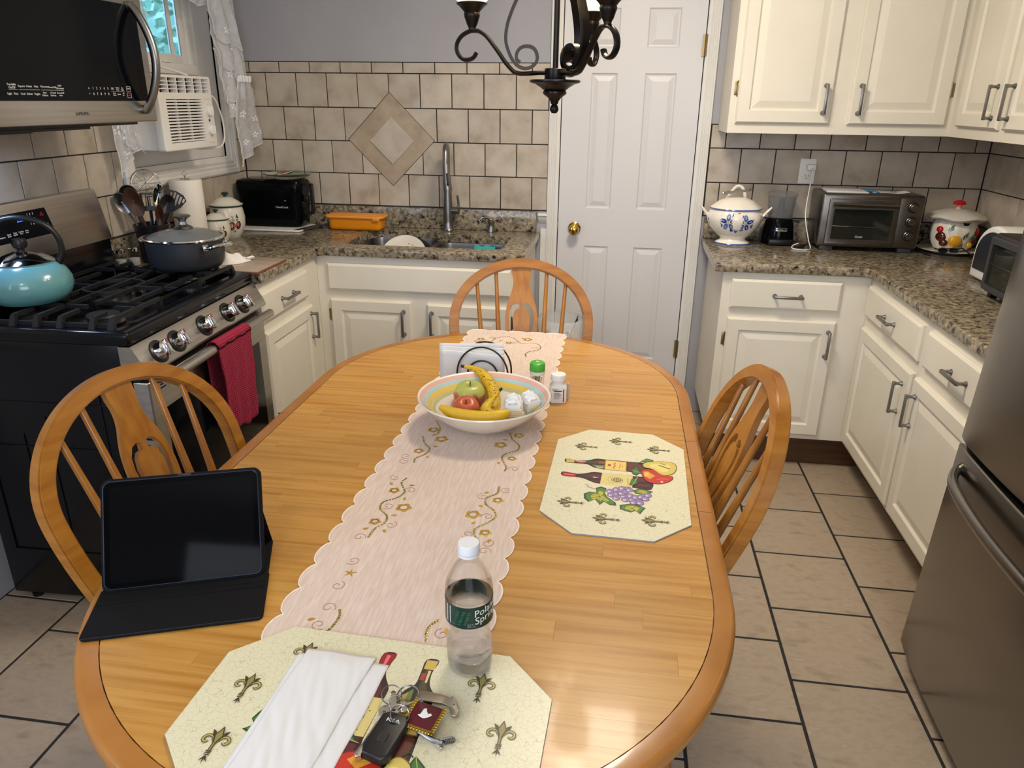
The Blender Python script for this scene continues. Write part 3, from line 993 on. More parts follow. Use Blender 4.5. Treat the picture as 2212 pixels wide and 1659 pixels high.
# ------------------------------------------------------------ gas range
rg = thing('gas_range', 'black and stainless gas range with five knobs and cast iron grates', 'range', (.592, -1.565, 0), math.radians(1.9))
obj('body', G().box(-.545, -.012, -.378, .378, .035, .886, b=.003), BLKEN, rg)
g = G()
for a, b, c, d in ((-.50, -.06, .70, .704), (-.50, -.06, .56, .563), (-.50, -.06, .20, .203), (-.38, -.377, .20, .60), (-.30, -.297, .22, .66), (-.12, -.117, .42, .80), (-.09, -.087, .42, .80), (-.50, -.497, .20, .70)):
    g.box(a, b, -.3815, -.377, c, d, b=.001)
obj('side_ribs', g, BLKEN, rg)
for x in (-.50, -.06):
    for y in (-.34, .34):
        obj('foot', G().lathe([(0, 0), (.018, 0), (.018, .012), (.010, .016), (.010, .04), (0, .04)], 12, c=(x, y)), BLKPL, rg)
g = G()
g.slab(rrect(-.55, .006, -.390, .390, .012), .884, .925, r=.012, holes=[rrect(-.515, -.045, -.352, .352, .02)])
g.box(-.516, -.044, -.353, .353, .900, .906)
obj('cooktop', g, BLKEN, rg)
for bx, by, br in ((-.155, -.245, .043), (-.39, -.245, .036), (-.155, .245, .036), (-.39, .245, .030), (-.275, 0, .045)):
    b_ = obj('burner', G().lathe([(0, .906), (br + .012, .906), (br + .014, .912), (br, .914), (br, .926), (0, .926)], 28, c=(bx, by), ax=(1, 1)), STEELV, rg)
    obj('burner_cap', G().lathe([(0, .926), (br + .002, .926), (br + .004, .930), (br, .935), (0, .936)], 28, c=(bx, by)), BLKIRON, b_)
def gbar(g, x0, y0, x1, y1, z=.957, w=.0055, h=.013):
    g.tube([(x0, y0, z - h / 2), (x1, y1, z - h / 2)], w * 1.414, 4, sq=True, up=(0, 0, 1))
for gi, (ya, yb) in enumerate(((-.350, -.120), (-.116, .116), (.120, .350))):
    g = G()
    xs = (-.505, -.44, -.345, -.275, -.205, -.11, -.055)
    for i, x in enumerate(xs):
        if gi != 1 and i in (1, 2, 4, 5):
            c_ = (ya + yb) / 2
            L_ = .055 if i in (1, 5) else .075
            gbar(g, x, ya, x, ya + L_); gbar(g, x, yb - L_, x, yb)
        else:
            gbar(g, x, ya, x, yb)
        for y, sgn in ((ya, -1), (yb, 1)):
            if (gi == 0 and sgn < 0) or (gi == 2 and sgn > 0):
                g.tube([(x, y - sgn * .002, .953), (x, y + sgn * .002, .945), (x, y + sgn * .012, .914)], [.008, .010, .013], 4, sq=True, up=(1, 0, 0))
            elif i in (0, 3, 6):
                g.tube([(x, y, .953), (x, y, .908)], .009, 4, sq=True, up=(1, 0, 0))
    if gi != 1:
        for x0, x1 in ((-.505, -.43), (-.35, -.205), (-.12, -.055)):
            gbar(g, x0, (ya + yb) / 2, x1, (ya + yb) / 2)
        for y in (ya + .003, yb - .003):
            gbar(g, -.505, y, -.055, y, z=.935, h=.009)
    else:
        for sy in (-1, 1):
            pts = [(-.275 + .075 * math.cos(a), sy * (.03 + .062 * math.sin(a)), .951) for a in [PI * k / 14 for k in range(15)]]
            g.tube(pts, .0075, 4, sq=True, up=(0, 0, 1))
        gbar(g, -.505, 0, -.35, 0); gbar(g, -.20, 0, -.055, 0)
        gbar(g, -.505, -.113, -.505, .113, z=.935); gbar(g, -.055, -.113, -.055, .113)
    obj('grate', g, BLKIRON, rg)
# control panel with knobs
g = G(M(((1, 0, 0, 0), (0, 0, -1, .386), (0, 1, 0, 0), (0, 0, 0, 1))))
g.slab([(-.03, .884), (.004, .884), (.012, .876), (.046, .812), (.046, .803), (-.03, .803)], 0, .772, smooth=False)
obj('control_panel', g, STEEL, rg)
al = math.atan2(.034, .064)
for ky in (-.294, -.197, -.033, .124, .235):
    T = frame((.029, ky, .844), (0, 1, 0), (-math.sin(al), 0, math.cos(al))) @ M.Diagonal((1.28, 1.28, 1.1, 1))
    k_ = obj('knob', G(T).lathe([(.0, 0), (.021, 0), (.021, .004), (.0195, .007), (.0185, .024), (.015, .027), (0, .027)], 28).box(-.005, .005, -.018, .018, .024, .038, b=.003), CHROME, rg)
    obj('knob_ring', G(T).lathe([(0, .0005), (.027, .0005), (.027, .003), (.021, .005), (0, .005)], 28), BLKPL, k_)
    gt = G(T); gt.box(-.0015, .0015, .008, .018, .0375, .0392, b=.0003)
    obj('knob_mark', gt, REDLN, k_)
# door
d_ = obj('oven_door', G().slab([(-.01, -.376), (.032, -.376), (.036, -.372), (.036, .372), (.032, .376), (-.01, .376)], .205, .778, r=.004), STEEL, rg)
obj('door_window', G().box(.033, .0385, -.315, .315, .27, .68, b=.002), BLKGL, d_)
for y in (-.30, -.24, -.12, -.06, .06, .12, .24, .30):
    for z in (.742, .752): obj('vent_slot', G().box(.0355, .0372, y - .024, y + .024, z, z + .004), BLKPL, d_)
for k in range(13): obj('vent_slot', G().box(-.004 + .004 * (k % 2), .016 + .004 * (k % 2), -.3775, -.3755, .36 + k * .022, .366 + k * .022), BLKPL, d_)
g = G(); g.tube([(.075, -.352, .782), (.075, .352, .782)], .0155, 20)
for y in (-.33, .33): g.tube([(.034, y, .770), (.072, y, .780)], .009, 10)
obj('handle', g, STEEL, d_)
obj('vent_gap', G().box(-.01, .012, -.376, .376, .779, .803), BLKPL, rg)
obj('drawer_front', G().box(-.01, .030, -.376, .376, .05, .200, b=.004), BLKEN, rg)
# backguard
obj('riser', G().box(-.55, -.515, -.372, .372, .92, 1.04, b=.003), BLKEN, rg)
Tb = frame((-.514, 0, 1.032), (0, 1, 0), (-.08, 0, 1))
g = G(Tb)
g.slab(cat([(-.383, 0), (-.30, 0), (.30, 0), (.383, 0)], 1)[:4] + [(.386, .01), (.358, .165), (.350, .180), (.335, .185), (-.335, .185), (-.350, .180), (-.358, .165), (-.386, .01)], -.035, 0, r=.005)
bgp = obj('backguard', g, STEEL, rg)
obj('display_panel', G(Tb).slab([(-.36, .068), (.105, .068), (.083, .152), (-.352, .152)], .0, .0025, r=.001, seg=1), BLKGL, bgp)
Tx = lambda u, v: Tb @ M.Translation((u, v, .0026))
RT = ROOT[rg.name]
for body, u, v, sz, mt in (('2:20', -.035, .128, .016, BLUELED), ('1   2   3', .012, .140, .009, TEXTW), ('4   5   6', .015, .125, .009, TEXTW), ('7   8   9', .018, .110, .009, TEXTW), ('OFF\nCLEAR', .062, .134, .006, REDLN), ('START\nSET', .073, .098, .006, TEXTW), ('Broil', -.105, .137, .008, TEXTW), ('Dehydrate', -.125, .088, .006, TEXTW), ('Bread\nProof', -.095, .090, .006, TEXTW), ('Timer\nOn/Off', -.07, .091, .006, TEXTW), ('Cooking\nTime', -.045, .091, .006, TEXTW), ('Delay\nStart', -.02, .091, .006, TEXTW)):
    lettering(body, sz, Tx(u, v), mt, bgp, w=False)
# red towel on the handle
def waffle():
    m = bpy.data.materials.new('red_waffle_weave'); m.use_nodes = True
    n, L = m.node_tree.nodes, m.node_tree.links
    b = n['Principled BSDF']; b.inputs['Roughness'].default_value = .95; b.inputs['Base Color'].default_value = hx('#9b1a3a')
    tc = n.new('ShaderNodeTexCoord')
    hs_ = []
    for ax_ in 'YZ':
        w_ = n.new('ShaderNodeTexWave'); w_.bands_direction = ax_; w_.inputs['Scale'].default_value = 42
        L.new(tc.outputs['Object'], w_.inputs[0]); hs_.append(w_)
    mm = n.new('ShaderNodeMath'); mm.operation = 'MAXIMUM'
    L.new(hs_[0].outputs['Fac'], mm.inputs[0]); L.new(hs_[1].outputs['Fac'], mm.inputs[1])
    r = n.new('ShaderNodeValToRGB'); r.color_ramp.elements[0].color = hx('#75102a'); r.color_ramp.elements[1].color = hx('#a72043')
    L.new(mm.outputs[0], r.inputs[0]); L.new(r.outputs[0], b.inputs['Base Color'])
    bp = n.new('ShaderNodeBump'); bp.inputs['Strength'].default_value = .9; bp.inputs['Distance'].default_value = .003
    L.new(mm.outputs[0], bp.inputs['Height']); L.new(bp.outputs[0], b.inputs['Normal'])
    return m
tw = thing('dish_towel', 'dark red waffle-weave towel hanging over the oven handle', 'towel', (.667, -1.50, .48))
def twf(s, t):
    # s 0..1 along the drape (front bottom -> over handle -> back bottom), t across
    L1, Lh, L2 = .318, .06, .27
    d = s * (L1 + Lh + L2)
    y = -1.64 + .215 * t
    if d < L1:
        z = .484 + d; k = 1 - d / L1
        x = .688 + .004 * math.sin(t * 19 + k * 3) * (.3 + k) + .003 * k
        y = -1.535 + (t - .5) * (.215 - .05 * k * (1 - k * .3)) - .005 * k + .003 * math.sin(z * 40) + .028 * (1 - k) * 0
        z += .010 * math.sin(t * 7) * k
    elif d < L1 + Lh:
        a = PI * (d - L1) / Lh
        x = .6675 + .0225 * math.cos(a); z = .783 + .024 * math.sin(a) + .001
        y = -1.535 + (t - .5) * .215
    else:
        k = (d - L1 - Lh) / L2
        x = .647 + .003 * math.sin(t * 15) * k - .003 * k; z = .802 - .27 * k * (1 + .04 * math.sin(t * 4)) - .017
        y = -1.545 + (t - .5) * (.215 - .03 * k)
    return (x, y, z)
g = G(); g.grid(twf, 60, 26)
bm_ = g.bm
o = obj('towel_cloth', g, waffle(), tw, w=True, sharp=None)
o.modifiers.new('thick', 'SOLIDIFY').thickness = .0035

# kettle
kt = thing('tea_kettle', 'turquoise enamel kettle with black arched handle on the range', 'kettle', (.205, -1.79, .9575))
obj('kettle_body', G().lathe([(0, 0), (.085, 0), (.092, .003), (.110, .022), (.118, .045), (.116, .066), (.104, .090), (.085, .108), (.076, .113), (.070, .114)], 48), TEAL, kt)
l_ = obj('lid', G().lathe([(.078, .112), (.080, .115), (.074, .120), (.050, .134), (.022, .143), (0, .144)], 40), CHROME, kt)
obj('lid_knob', G().lathe([(0, .142), (.010, .143), (.010, .150), (.018, .156), (.021, .168), (.017, .179), (0, .183)], 24), BLKPL, l_)
hd = V((.80, .60, 0)).normalized()
pts = cat([hd * .086 + V((0, 0, .10)), hd * .100 + V((0, 0, .135)), hd * .098 + V((0, 0, .175)), hd * .075 + V((0, 0, .212)), hd * .03 + V((0, 0, .235)), hd * -.02 + V((0, 0, .238)), hd * -.065 + V((0, 0, .220)), hd * -.085 + V((0, 0, .19))], 5)
obj('handle', G().tube(pts, [.017 - .004 * min(1, i / 12) for i in range(len(pts))], 14, flat=.6, up=hd.cross(V((0, 0, 1)))), BLKPL, kt)
obj('spout', G().tube([hd * -.09 + V((0, 0, .06)), hd * -.13 + V((0, 0, .09)), hd * -.15 + V((0, 0, .12))], [.026, .018, .014], 16), TEAL, kt)

# pot
pt = thing('cooking_pot', 'dark grey casserole pot with glass lid on the range', 'pot', (.397, -1.27, .9575))
obj('pot_body', G().lathe([(0, 0), (.104, 0), (.114, .005), (.124, .022), (.129, .060), (.131, .102), (.128, .102), (.125, .06), (.118, .022), (.105, .006), (0, .005)], 56), POTM, pt)
l_ = obj('glass_lid', G().lathe([(.128, .105), (.115, .113), (.085, .124), (.05, .132), (.02, .135), (0, .1355), (0, .1325), (.02, .132), (.05, .129), (.085, .121), (.115, .110), (.127, .103)], 56), mk('hazy_lid_glass', '#c8ccc9', .18, trans=.75, ior=1.3), pt)
obj('lid_rim', G().lathe([(.126, .101), (.134, .101), (.136, .105), (.134, .109), (.126, .109)], 56), CHROME, l_)
obj('lid_knob', G().lathe([(.030, .134), (.032, .136), (.028, .141), (.014, .148), (.011, .158), (.016, .167), (.028, .174), (.029, .178), (.024, .181), (0, .182)], 32), STEELV, l_)
for sg in (0, 1):
    a = math.radians(-13 + 180 * sg)
    g = G(M.Rotation(a, 4, 'Z'))
    pts = cat([(.130, -.048, .082), (.150, -.050, .084), (.170, -.035, .090), (.176, 0, .092), (.170, .035, .090), (.150, .050, .084), (.130, .048, .082)], 5)
    g.tube(pts, .0065, 10)
    for y in (-.048, .048): g.box(.127, .134, y - .012, y + .012, .072, .094, b=.002)
    obj('handle', g, CHROME, pt)

# ------------------------------------------------------------ microwave
mw = thing('microwave', 'over-the-range black glass and stainless microwave with curved handle', 'microwave', (.19, -1.68, 1.445))
MY0, MY1 = -2.062, -1.302
obj('case', G().box(.004, .345, MY0, MY1, 1.455, 1.862, b=.003), GREYPL, mw, w=True)
g = G(); g.box(.005, .33, MY0 + .02, MY1 - .03, 1.436, 1.455, b=.002); g.box(.12, .32, MY0 + .06, MY1 - .25, 1.428, 1.437, b=.002); g.box(.06, .3, MY0 + .15, MY0 + .3, 1.424, 1.43, b=.002)
obj('underside', g, BLKPL, mw, w=True)
obj('assumed_cooktop_lens', G().box(.13, .19, -1.90, -1.80, 1.4215, 1.4245, b=.001), mk('assumed_lamp_lens', '#dfe8ff', .3, emit='#b9ccff', estr=1.2), mw, w=True)  # unseen glowing lens, added to go with the assumed cooktop light
TM = frame((.345, MY0, 1.446), (0, 1, 0), (0, 0, 1))
dd_ = obj('door', G(TM).slab(rrect(0, .76, 0, .412, .006), 0, .038, r=.004), STEEL, mw, w=True)
obj('door_glass', G(TM).slab([(.004, .062), (.724, .062), (.724, .335), (.004, .335)], .037, .0405, r=.0015, seg=1), BLKGL, dd_, w=True)
g = G()
pts = [(.385 + .058 * math.sin(PI * (k / 16)) ** .8 + (.004), -1.368 + .0 * k, 1.478 + .305 * k / 16) for k in range(17)]
g.tube(pts, .0125, 16, flat=1.0)
g.tube([(.38, -1.368, 1.484), (.392, -1.368, 1.48)], .013, 12); g.tube([(.38, -1.368, 1.777), (.392, -1.368, 1.781)], .013, 12)
obj('handle', g, STEELV, dd_, w=True)
def mtx(y, z): return frame((.3857, y, z), (0, 1, 0), (0, 0, 1))
for b_, y, z, sz in (('Turntable\nOn/Off', -1.905, 1.543, .0075), ('Popcorn', -1.872, 1.543, .007), ('Potato', -1.846, 1.543, .007), ('Pizza', -1.822, 1.543, .007), ('Microwave', -1.791, 1.543, .007), ('PowerGrill', -1.764, 1.542, .0065), ('Grill+\nMicrowave', -1.735, 1.543, .0065),
                     ('Light   Vent', -1.906, 1.525, .0075), ('Cook', -1.872, 1.525, .007), ('Reheat', -1.849, 1.525, .007), ('Veggies', -1.823, 1.525, .007), ('Auto\nDefrost', -1.795, 1.525, .0065), ('1 Pound\nDefrost', -1.765, 1.525, .0065), ('PowerGrill\nAuto', -1.736, 1.525, .006),
                     ('OK', -1.513, 1.542, .009), ('Kitchen\nTimer', -1.489, 1.542, .0055), ('Eco\nMode', -1.466, 1.542, .0055), ('Keep\nWarm', -1.507, 1.527, .0055), ('Options', -1.485, 1.527, .005), ('+30\nSec', -1.464, 1.527, .0055), ('START', -1.436, 1.543, .006), ('STOP', -1.436, 1.524, .006)):
    lettering(b_, sz, mtx(y, z), TEXTW if b_ != 'STOP' else REDLN, dd_)
for k, y in enumerate((-1.600, -1.584, -1.568, -1.551, -1.534)):
    lettering('12345'[k], .010, mtx(y, 1.542), TEXTW, dd_); lettering('67890'[k], .010, mtx(y, 1.527), TEXTW, dd_)
lettering('^', .012, mtx(-1.618, 1.540), TEXTW, dd_); lettering('v', .008, mtx(-1.618, 1.528), TEXTW, dd_)
lettering('SAMSUNG', .0125, frame((.3832, -1.66, 1.474), (0, 1, 0), (0, 0, 1)), TEXTD, dd_)
g = G()
for y0, y1, z in ((-1.917, -1.888, 1.5345), (-1.884, -1.812, 1.5345), (-1.806, -1.722, 1.5345), (-1.52, -1.456, 1.5345)): g.box(.3856, .3861, y0, y1, z, z + .0006)
for z in (1.535, 1.517):
    for a, b, c, d in ((-1.446, -1.426, z, z + .0007), (-1.446, -1.426, z + .014, z + .0147), (-1.446, -1.4453, z, z + .0147), (-1.4267, -1.426, z, z + .0147)): g.box(.3856, .3861, a, b, c, d)
obj('key_outlines', g, TEXTW, dd_, w=True)

# ------------------------------------------------------------ window air conditioner
ac = thing('air_conditioner', 'white window air conditioner with louvres and two dials', 'air conditioner', (.08, -.76, 1.322))
AY0, AY1, AZ0, AZ1 = -.955, -.567, 1.322, 1.600
obj('chassis', G().box(-.028, .145, AY0 + .012, AY1 - .012, AZ0 + .004, AZ1 - .008, b=.003), WHITEPL, ac, w=True)
TA = frame((.145, AY0, AZ0), (0, 1, 0), (0, 0, 1))
aw, ah = AY1 - AY0, AZ1 - AZ0
outer_ = rrect(0, aw, 0, ah, .010)
hl = [rrect(.012 + k * .0605, .012 + k * .0605 + .054, ah - .064, ah - .010, .002, 2) for k in range(6)]
g = G(TA); g.slab(outer_, .0, .034, r=.006, holes=hl + [rrect(.045, .300, .030, ah - .088, .003, 2)])
fp_ = obj('front_panel', g, WHITEPL, ac, w=True)
obj('dark_cavity', G(TA).box(.01, aw - .06, .02, ah - .008, .001, .008), TEXTD, fp_, w=True)
g = G(TA)
for k in range(6):
    for j in range(3):
        z = ah - .064 + .0135 * (j + 1)
        g.box(.012 + k * .0605, .066 + k * .0605, z - .0016, z + .0016, .014, .032)
obj('top_louvre', g, WHITEPL, ac, w=True)
for k in range(14):
    z = .030 + (ah - .118) * (k + .5) / 14
    obj('grille_slat', G(TA).box(.044, .301, z - .0038, z + .0028, .018, .033, b=.001, seg=1), WHITEPL, ac, w=True)
obj('grille_ribs', G(TA).box(.125, .129, .03, ah - .088, .014, .026).box(.215, .219, .03, ah - .088, .014, .026), WHITEPL, ac, w=True)
for zc in (.070, .145):
    Tk = TA @ M.Translation((.345, zc, .034))
    obj('dial', G(Tk).lathe([(0, 0), (.021, 0), (.020, .010), (.017, .012), (0, .012)], 28).box(-.004, .004, -.017, .017, .011, .022, b=.002), WHITEPL, ac, w=True)
obj('badge', G(TA @ M.Translation((.343, .108, .034))).lathe([(0, 0), (.006, 0), (.006, .001), (0, .001)], 20), TEXTD, ac, w=True)
g = G(TA)
for zz_ in (.020, .190): g.box(.320, .365, zz_, zz_ + .001, .034, .0345)
for k in range(7):
    for zc in (.070, .145):
        a = math.radians(-60 + k * 50)
        x, y = .345 + .025 * math.sin(a), zc + .025 * math.cos(a)
        g.box(x - .001, x + .001, y - .002, y + .002, .034, .0345)
obj('dial_marks', g, TEXTG, ac, w=True)
cord = cat([(.155, -.585, 1.53), (.175, -.55, 1.52), (.17, -.50, 1.46), (.165, -.475, 1.40), (.165, -.485, 1.345), (.165, -.53, 1.318), (.15, -.60, 1.315), (.12, -.64, 1.316)], 6)
obj('power_cord', G().tube(cord, .0035, 8), WHITEPL, ac, w=True)
obj('power_cord', G().tube(cat([(.10, -.60, 1.604), (.06, -.66, 1.625), (.03, -.76, 1.640), (.02, -.86, 1.615)], 6), .005, 8), WHITEPL, ac, w=True)

# ------------------------------------------------------------ lace curtains
def flower(pt_fn, u, v, r, g):
    for k in range(5):
        a = 2 * PI * k / 5 + u * 9
        c_ = (u + .9 * r * math.cos(a), v + .9 * r * math.sin(a))
        ring = []
        for q in range(7):
            t = 2 * PI * q / 7
            lx, ly = .62 * r * math.cos(t), .34 * r * math.sin(t)
            ring.append((c_[0] + lx * math.cos(a) - ly * math.sin(a), c_[1] + lx * math.sin(a) + ly * math.cos(a)))
        vs = [g.v(V(pt_fn(q[0], q[1])) + V((.0016, 0, 0))) for q in ring]
        g.f(vs, 0, False)
def interp(P, t):
    for a, b in zip(P, P[1:]):
        if t <= b[0] + 1e-9:
            k = (t - a[0]) / (b[0] - a[0] + 1e-9)
            return a[1] + (b[1] - a[1]) * k
    return P[-1][1]
def sheet(root, name, Lc, Rc, X, amp, nf, nu=44, nv=60, scal=0, flw=(), bott=None):
    """Lc,Rc: [(z,y)] boundaries from top z to bottom z (lists of (param z descending))"""
    zt, zb_ = Lc[0][0], Lc[-1][0]
    zt2, zb2 = Rc[0][0], Rc[-1][0]
    def fn(u, v):
        zl = zt + (zb_ - zt) * v
        zrr = zt2 + (zb2 - zt2) * v
        yl_ = interp([(-a, b) for a, b in Lc], -zl)
        yr_ = interp([(-a, b) for a, b in Rc], -zrr)
        z = zl + (zrr - zl) * u
        y = yl_ + (yr_ - yl_) * u
        if bott and v > .8: z += bott * abs(math.sin(u * PI * 3.5)) * (v - .8) / .2
        if scal:
            e = abs(math.sin(v * PI * scal)) * .008
            y += e * (1 - 2 * u)
        x = X + amp * math.sin(u * nf * 2 * PI + v * 1.3) * (.35 + .65 * v) + .004 * math.sin(v * 9)
        return (x, y, z)
    g = G(); g.grid(fn, nu, nv)
    p = obj(name, g, SHEER, root, w=True, sharp=None)
    g = G()
    edge = [fn(0, k / 60) for k in range(61)] + [fn(k / 30, 1) for k in range(31)]
    g.tube(edge, .0013, 4)
    for u, v, r in flw:
        def pf(a, b, u=u, v=v): return fn(min(1, max(0, u + (a) / max(.05, abs(fn(1, v)[1] - fn(0, v)[1])))), min(1, max(0, v + b / abs(zt - zb_))))
        flower(lambda a, b, u=u, v=v, pf=pf: pf(a, b), 0, 0, r, g)
    obj('lace_trim', g, LACE, p, w=True, sharp=None)
random.seed(3)
cr = thing('lace_curtain', 'white sheer lace curtain with stepped ruffles on the right of the window', 'curtain', (.11, -.2, 1.22), group=None)
sheet(cr, 'sheer_panel', [(2.20, -.42), (1.95, -.40), (1.75, -.34), (1.60, -.24)], [(2.20, -.10), (1.94, -.15), (1.75, -.13), (1.60, -.115)], .105, .012, 3)
sheet(cr, 'ruffle_tier', [(2.20, -.50), (1.93, -.455), (1.86, -.455), (1.78, -.43)], [(2.20, -.28), (1.93, -.25), (1.85, -.225), (1.74, -.185)], .135, .014, 2, flw=[(.3, .6, .012), (.7, .75, .012), (.5, .9, .010), (.85, .5, .01)], bott=-.02, scal=5)
sheet(cr, 'ruffle_tier', [(1.87, -.43), (1.80, -.43), (1.74, -.42), (1.68, -.40)], [(1.87, -.22), (1.80, -.20), (1.70, -.19), (1.62, -.18)], .128, .013, 2, flw=[(.3, .5, .010), (.6, .8, .012), (.8, .6, .011)], bott=-.02, scal=4)
sheet(cr, 'ruffle_tier', [(1.72, -.41), (1.66, -.39), (1.56, -.375), (1.50, -.365)], [(1.72, -.19), (1.66, -.19), (1.56, -.185), (1.535, -.19)], .124, .012, 2, flw=[(.5, .5, .012), (.7, .8, .010), (.3, .75, .009)], bott=-.015, scal=4)
sheet(cr, 'ruffle_tier', [(1.60, -.37), (1.52, -.355), (1.46, -.34)], [(1.60, -.25), (1.50, -.245), (1.425, -.25)], .120, .009, 1.5, flw=[(.5, .4, .010), (.6, .75, .009)], bott=-.01, scal=3)
sheet(cr, 'flounce', [(1.605, -.24), (1.52, -.28), (1.42, -.30), (1.215, -.305)], [(1.600, -.115), (1.52, -.075), (1.42, -.045), (1.335, -.028)], .130, .013, 2.5, flw=[(.35, .45, .013), (.6, .5, .013), (.8, .6, .012), (.5, .72, .013), (.3, .8, .011), (.7, .82, .012), (.85, .82, .012), (.5, .92, .010), (.2, .6, .012)], scal=6)
g = G()
for k in range(9): g.tube([(.135 + .006 * (k % 2), -.235 + k * .014, 1.588), (.139, -.235 + k * .014, 1.615)], .006, 6)
obj('gathered_band', g, LACE, cr, w=True)
cl = thing('lace_curtain', 'white sheer lace curtain on the left of the window, half hidden by the microwave', 'curtain', (.11, -1.0, 1.24))
sheet(cl, 'sheer_panel', [(2.20, -1.10), (1.7, -1.115), (1.4, -1.105), (1.235, -1.09)], [(2.20, -.90), (1.7, -.99), (1.4, -1.0), (1.33, -.965)], .062, .008, 3, flw=[(.3, .85, .013), (.6, .9, .012), (.5, .97, .011), (.7, .8, .012)], scal=8)
sheet(cl, 'ruffle_tier', [(2.20, -.96), (1.95, -.885), (1.80, -.865), (1.765, -.855)], [(2.20, -.80), (1.95, -.80), (1.85, -.795), (1.835, -.775)], .070, .008, 1.5, flw=[(.5, .6, .010), (.6, .85, .010)], bott=-.01, scal=4)
sheet(cl, 'ruffle_tier', [(1.50, -1.06), (1.42, -1.05), (1.36, -1.04)], [(1.50, -.94), (1.40, -.935), (1.33, -.93)], .068, .006, 2, flw=[(.4, .5, .010), (.7, .7, .010)], bott=-.015, scal=3)
cv = thing('curtain_valance', 'scalloped white lace valance across the top of the window', 'curtain', (.1, -.6, 1.88))
sheet(cv, 'valance_cloth', [(2.20, -.93), (2.0, -.86), (1.93, -.80)], [(2.20, -.20), (2.0, -.28), (1.885, -.35)], .110, .010, 6, flw=[(.2, .8, .010), (.4, .85, .010), (.6, .85, .010), (.8, .9, .010), (.9, .8, .01)], bott=-.022)
obj('curtain_rod', G().tube([(.105, -1.12, 2.205), (.105, -.06, 2.205)], .008, 10), WHITEPL, cv, w=True)

# ------------------------------------------------------------ fridge
fr = thing('refrigerator', 'dark stainless refrigerator with a bottom freezer drawer', 'refrigerator', mat4=M.Translation((2.79, -1.795, 0)) @ M.Rotation(math.radians(2.3), 4, 'Y'))
obj('case', G().box(.062, .64, -.905, -.004, .03, 1.76, b=.005), GREYPL, fr)
def bow(y0, y1, amp, x1=.058):
    n = 16
    pts = [(x1, y1), (x1, y0)]
    arc = [(-amp * (1 - (2 * k / n - 1) ** 2) + .006 * (abs(2 * k / n - 1) ** 10), y0 + (y1 - y0) * k / n) for k in range(n + 1)]
    return pts + arc
dr_ = obj('freezer_drawer', G().slab(bow(-.909, 0, .016), .055, .702, r=.006), SLATE, fr, sharp=30)
pts = cat([(.0, -.055, .655), (-.022, -.075, .648), (-.048, -.14, .640), (-.066, -.30, .634), (-.070, -.455, .632), (-.066, -.61, .634), (-.048, -.77, .640), (-.022, -.835, .648), (.0, -.855, .655)], 5)
obj('handle', G().tube(pts, .016, 14, flat=.75, up=(0, 0, 1)), SLATE, dr_)
for a, b, hy in ((-.452, 0, -.40), (-.909, -.457, -.51)):
    u_ = obj('fridge_door', G().slab(bow(a, b, .010), .716, 1.775, r=.006), SLATE, fr, sharp=30)
    obj('handle', G().tube(cat([(-.004, hy, .80), (-.04, hy, .83), (-.055, hy, 1.0), (-.055, hy, 1.4), (-.04, hy, 1.6), (-.004, hy, 1.63)], 5), .012, 12), SLATE, u_)
obj('door_gap', G().box(.02, .062, -.903, -.006, .70, .718), BLKPL, fr)
for y in (-.04, -.86):
    obj('foot', G().box(.03, .08, y - .02, y + .02, .004, .05, b=.004), BLKPL, fr)

# ------------------------------------------------------------ chandelier
CX_, CY_, CZ_ = 1.73, -1.75, 1.494
ch = thing('chandelier', 'oil-rubbed bronze three-arm chandelier with lit glass cups hanging over the table', 'chandelier', (CX_, CY_, CZ_))
obj('finial', G(M.Diagonal((1, 1, .84, 1))).lathe([(0, 0), (.006, .001), (.0105, .008), (.011, .014), (.009, .021), (.006, .024), (.0095, .028), (.0105, .034), (.017, .044), (.026, .051), (.029, .055), (.029, .060), (.026, .062), (.034, .070), (.048, .080), (.060, .084), (.062, .087), (.062, .090), (.058, .092), (0, .093)], 48), BRONZE, ch)
obj('hub', G().lathe([(0, .077), (.025, .077), (.026, .079), (.026, .101), (.024, .103), (0, .103)], 40), BRONZE, ch)
obj('stem', G().tube([(0, 0, .10), (0, 0, .62)], .0068, 14), BRONZE, ch)
obj('ceiling_rod', G().tube([(0, 0, .62), (0, 0, H_ - CZ_ - .03)], .004, 10), BRONZE, ch)
obj('ceiling_canopy', G().lathe([(0, H_ - CZ_ - .045), (.03, H_ - CZ_ - .045), (.06, H_ - CZ_ - .012), (.062, H_ - CZ_), (0, H_ - CZ_)], 32), BRONZE, ch)
base_dir = math.atan2(-r1.y, -r1.x)
arm_px = [(1170, 705), (1080, 712), (1000, 715), (950, 703), (920, 680), (860, 610), (800, 520), (750, 450), (700, 385), (660, 350), (620, 330), (560, 330), (510, 350), (465, 385), (432, 440), (425, 500), (448, 555), (490, 590), (540, 590), (580, 567), (603, 525)]
str_px = [(985, 0), (940, 90), (905, 180), (880, 260), (865, 350), (866, 430), (885, 500), (920, 580), (970, 640), (1030, 665), (1090, 655), (1135, 615), (1148, 560), (1130, 500), (1090, 468), (1030, 465), (985, 490), (960, 540), (965, 585), (995, 612)]
def cv_(p): return ((1197 - (900 + p[0] / 4.424)) * .00119, (240 - p[1] / 4.424) * .00119 * .90 + .006)
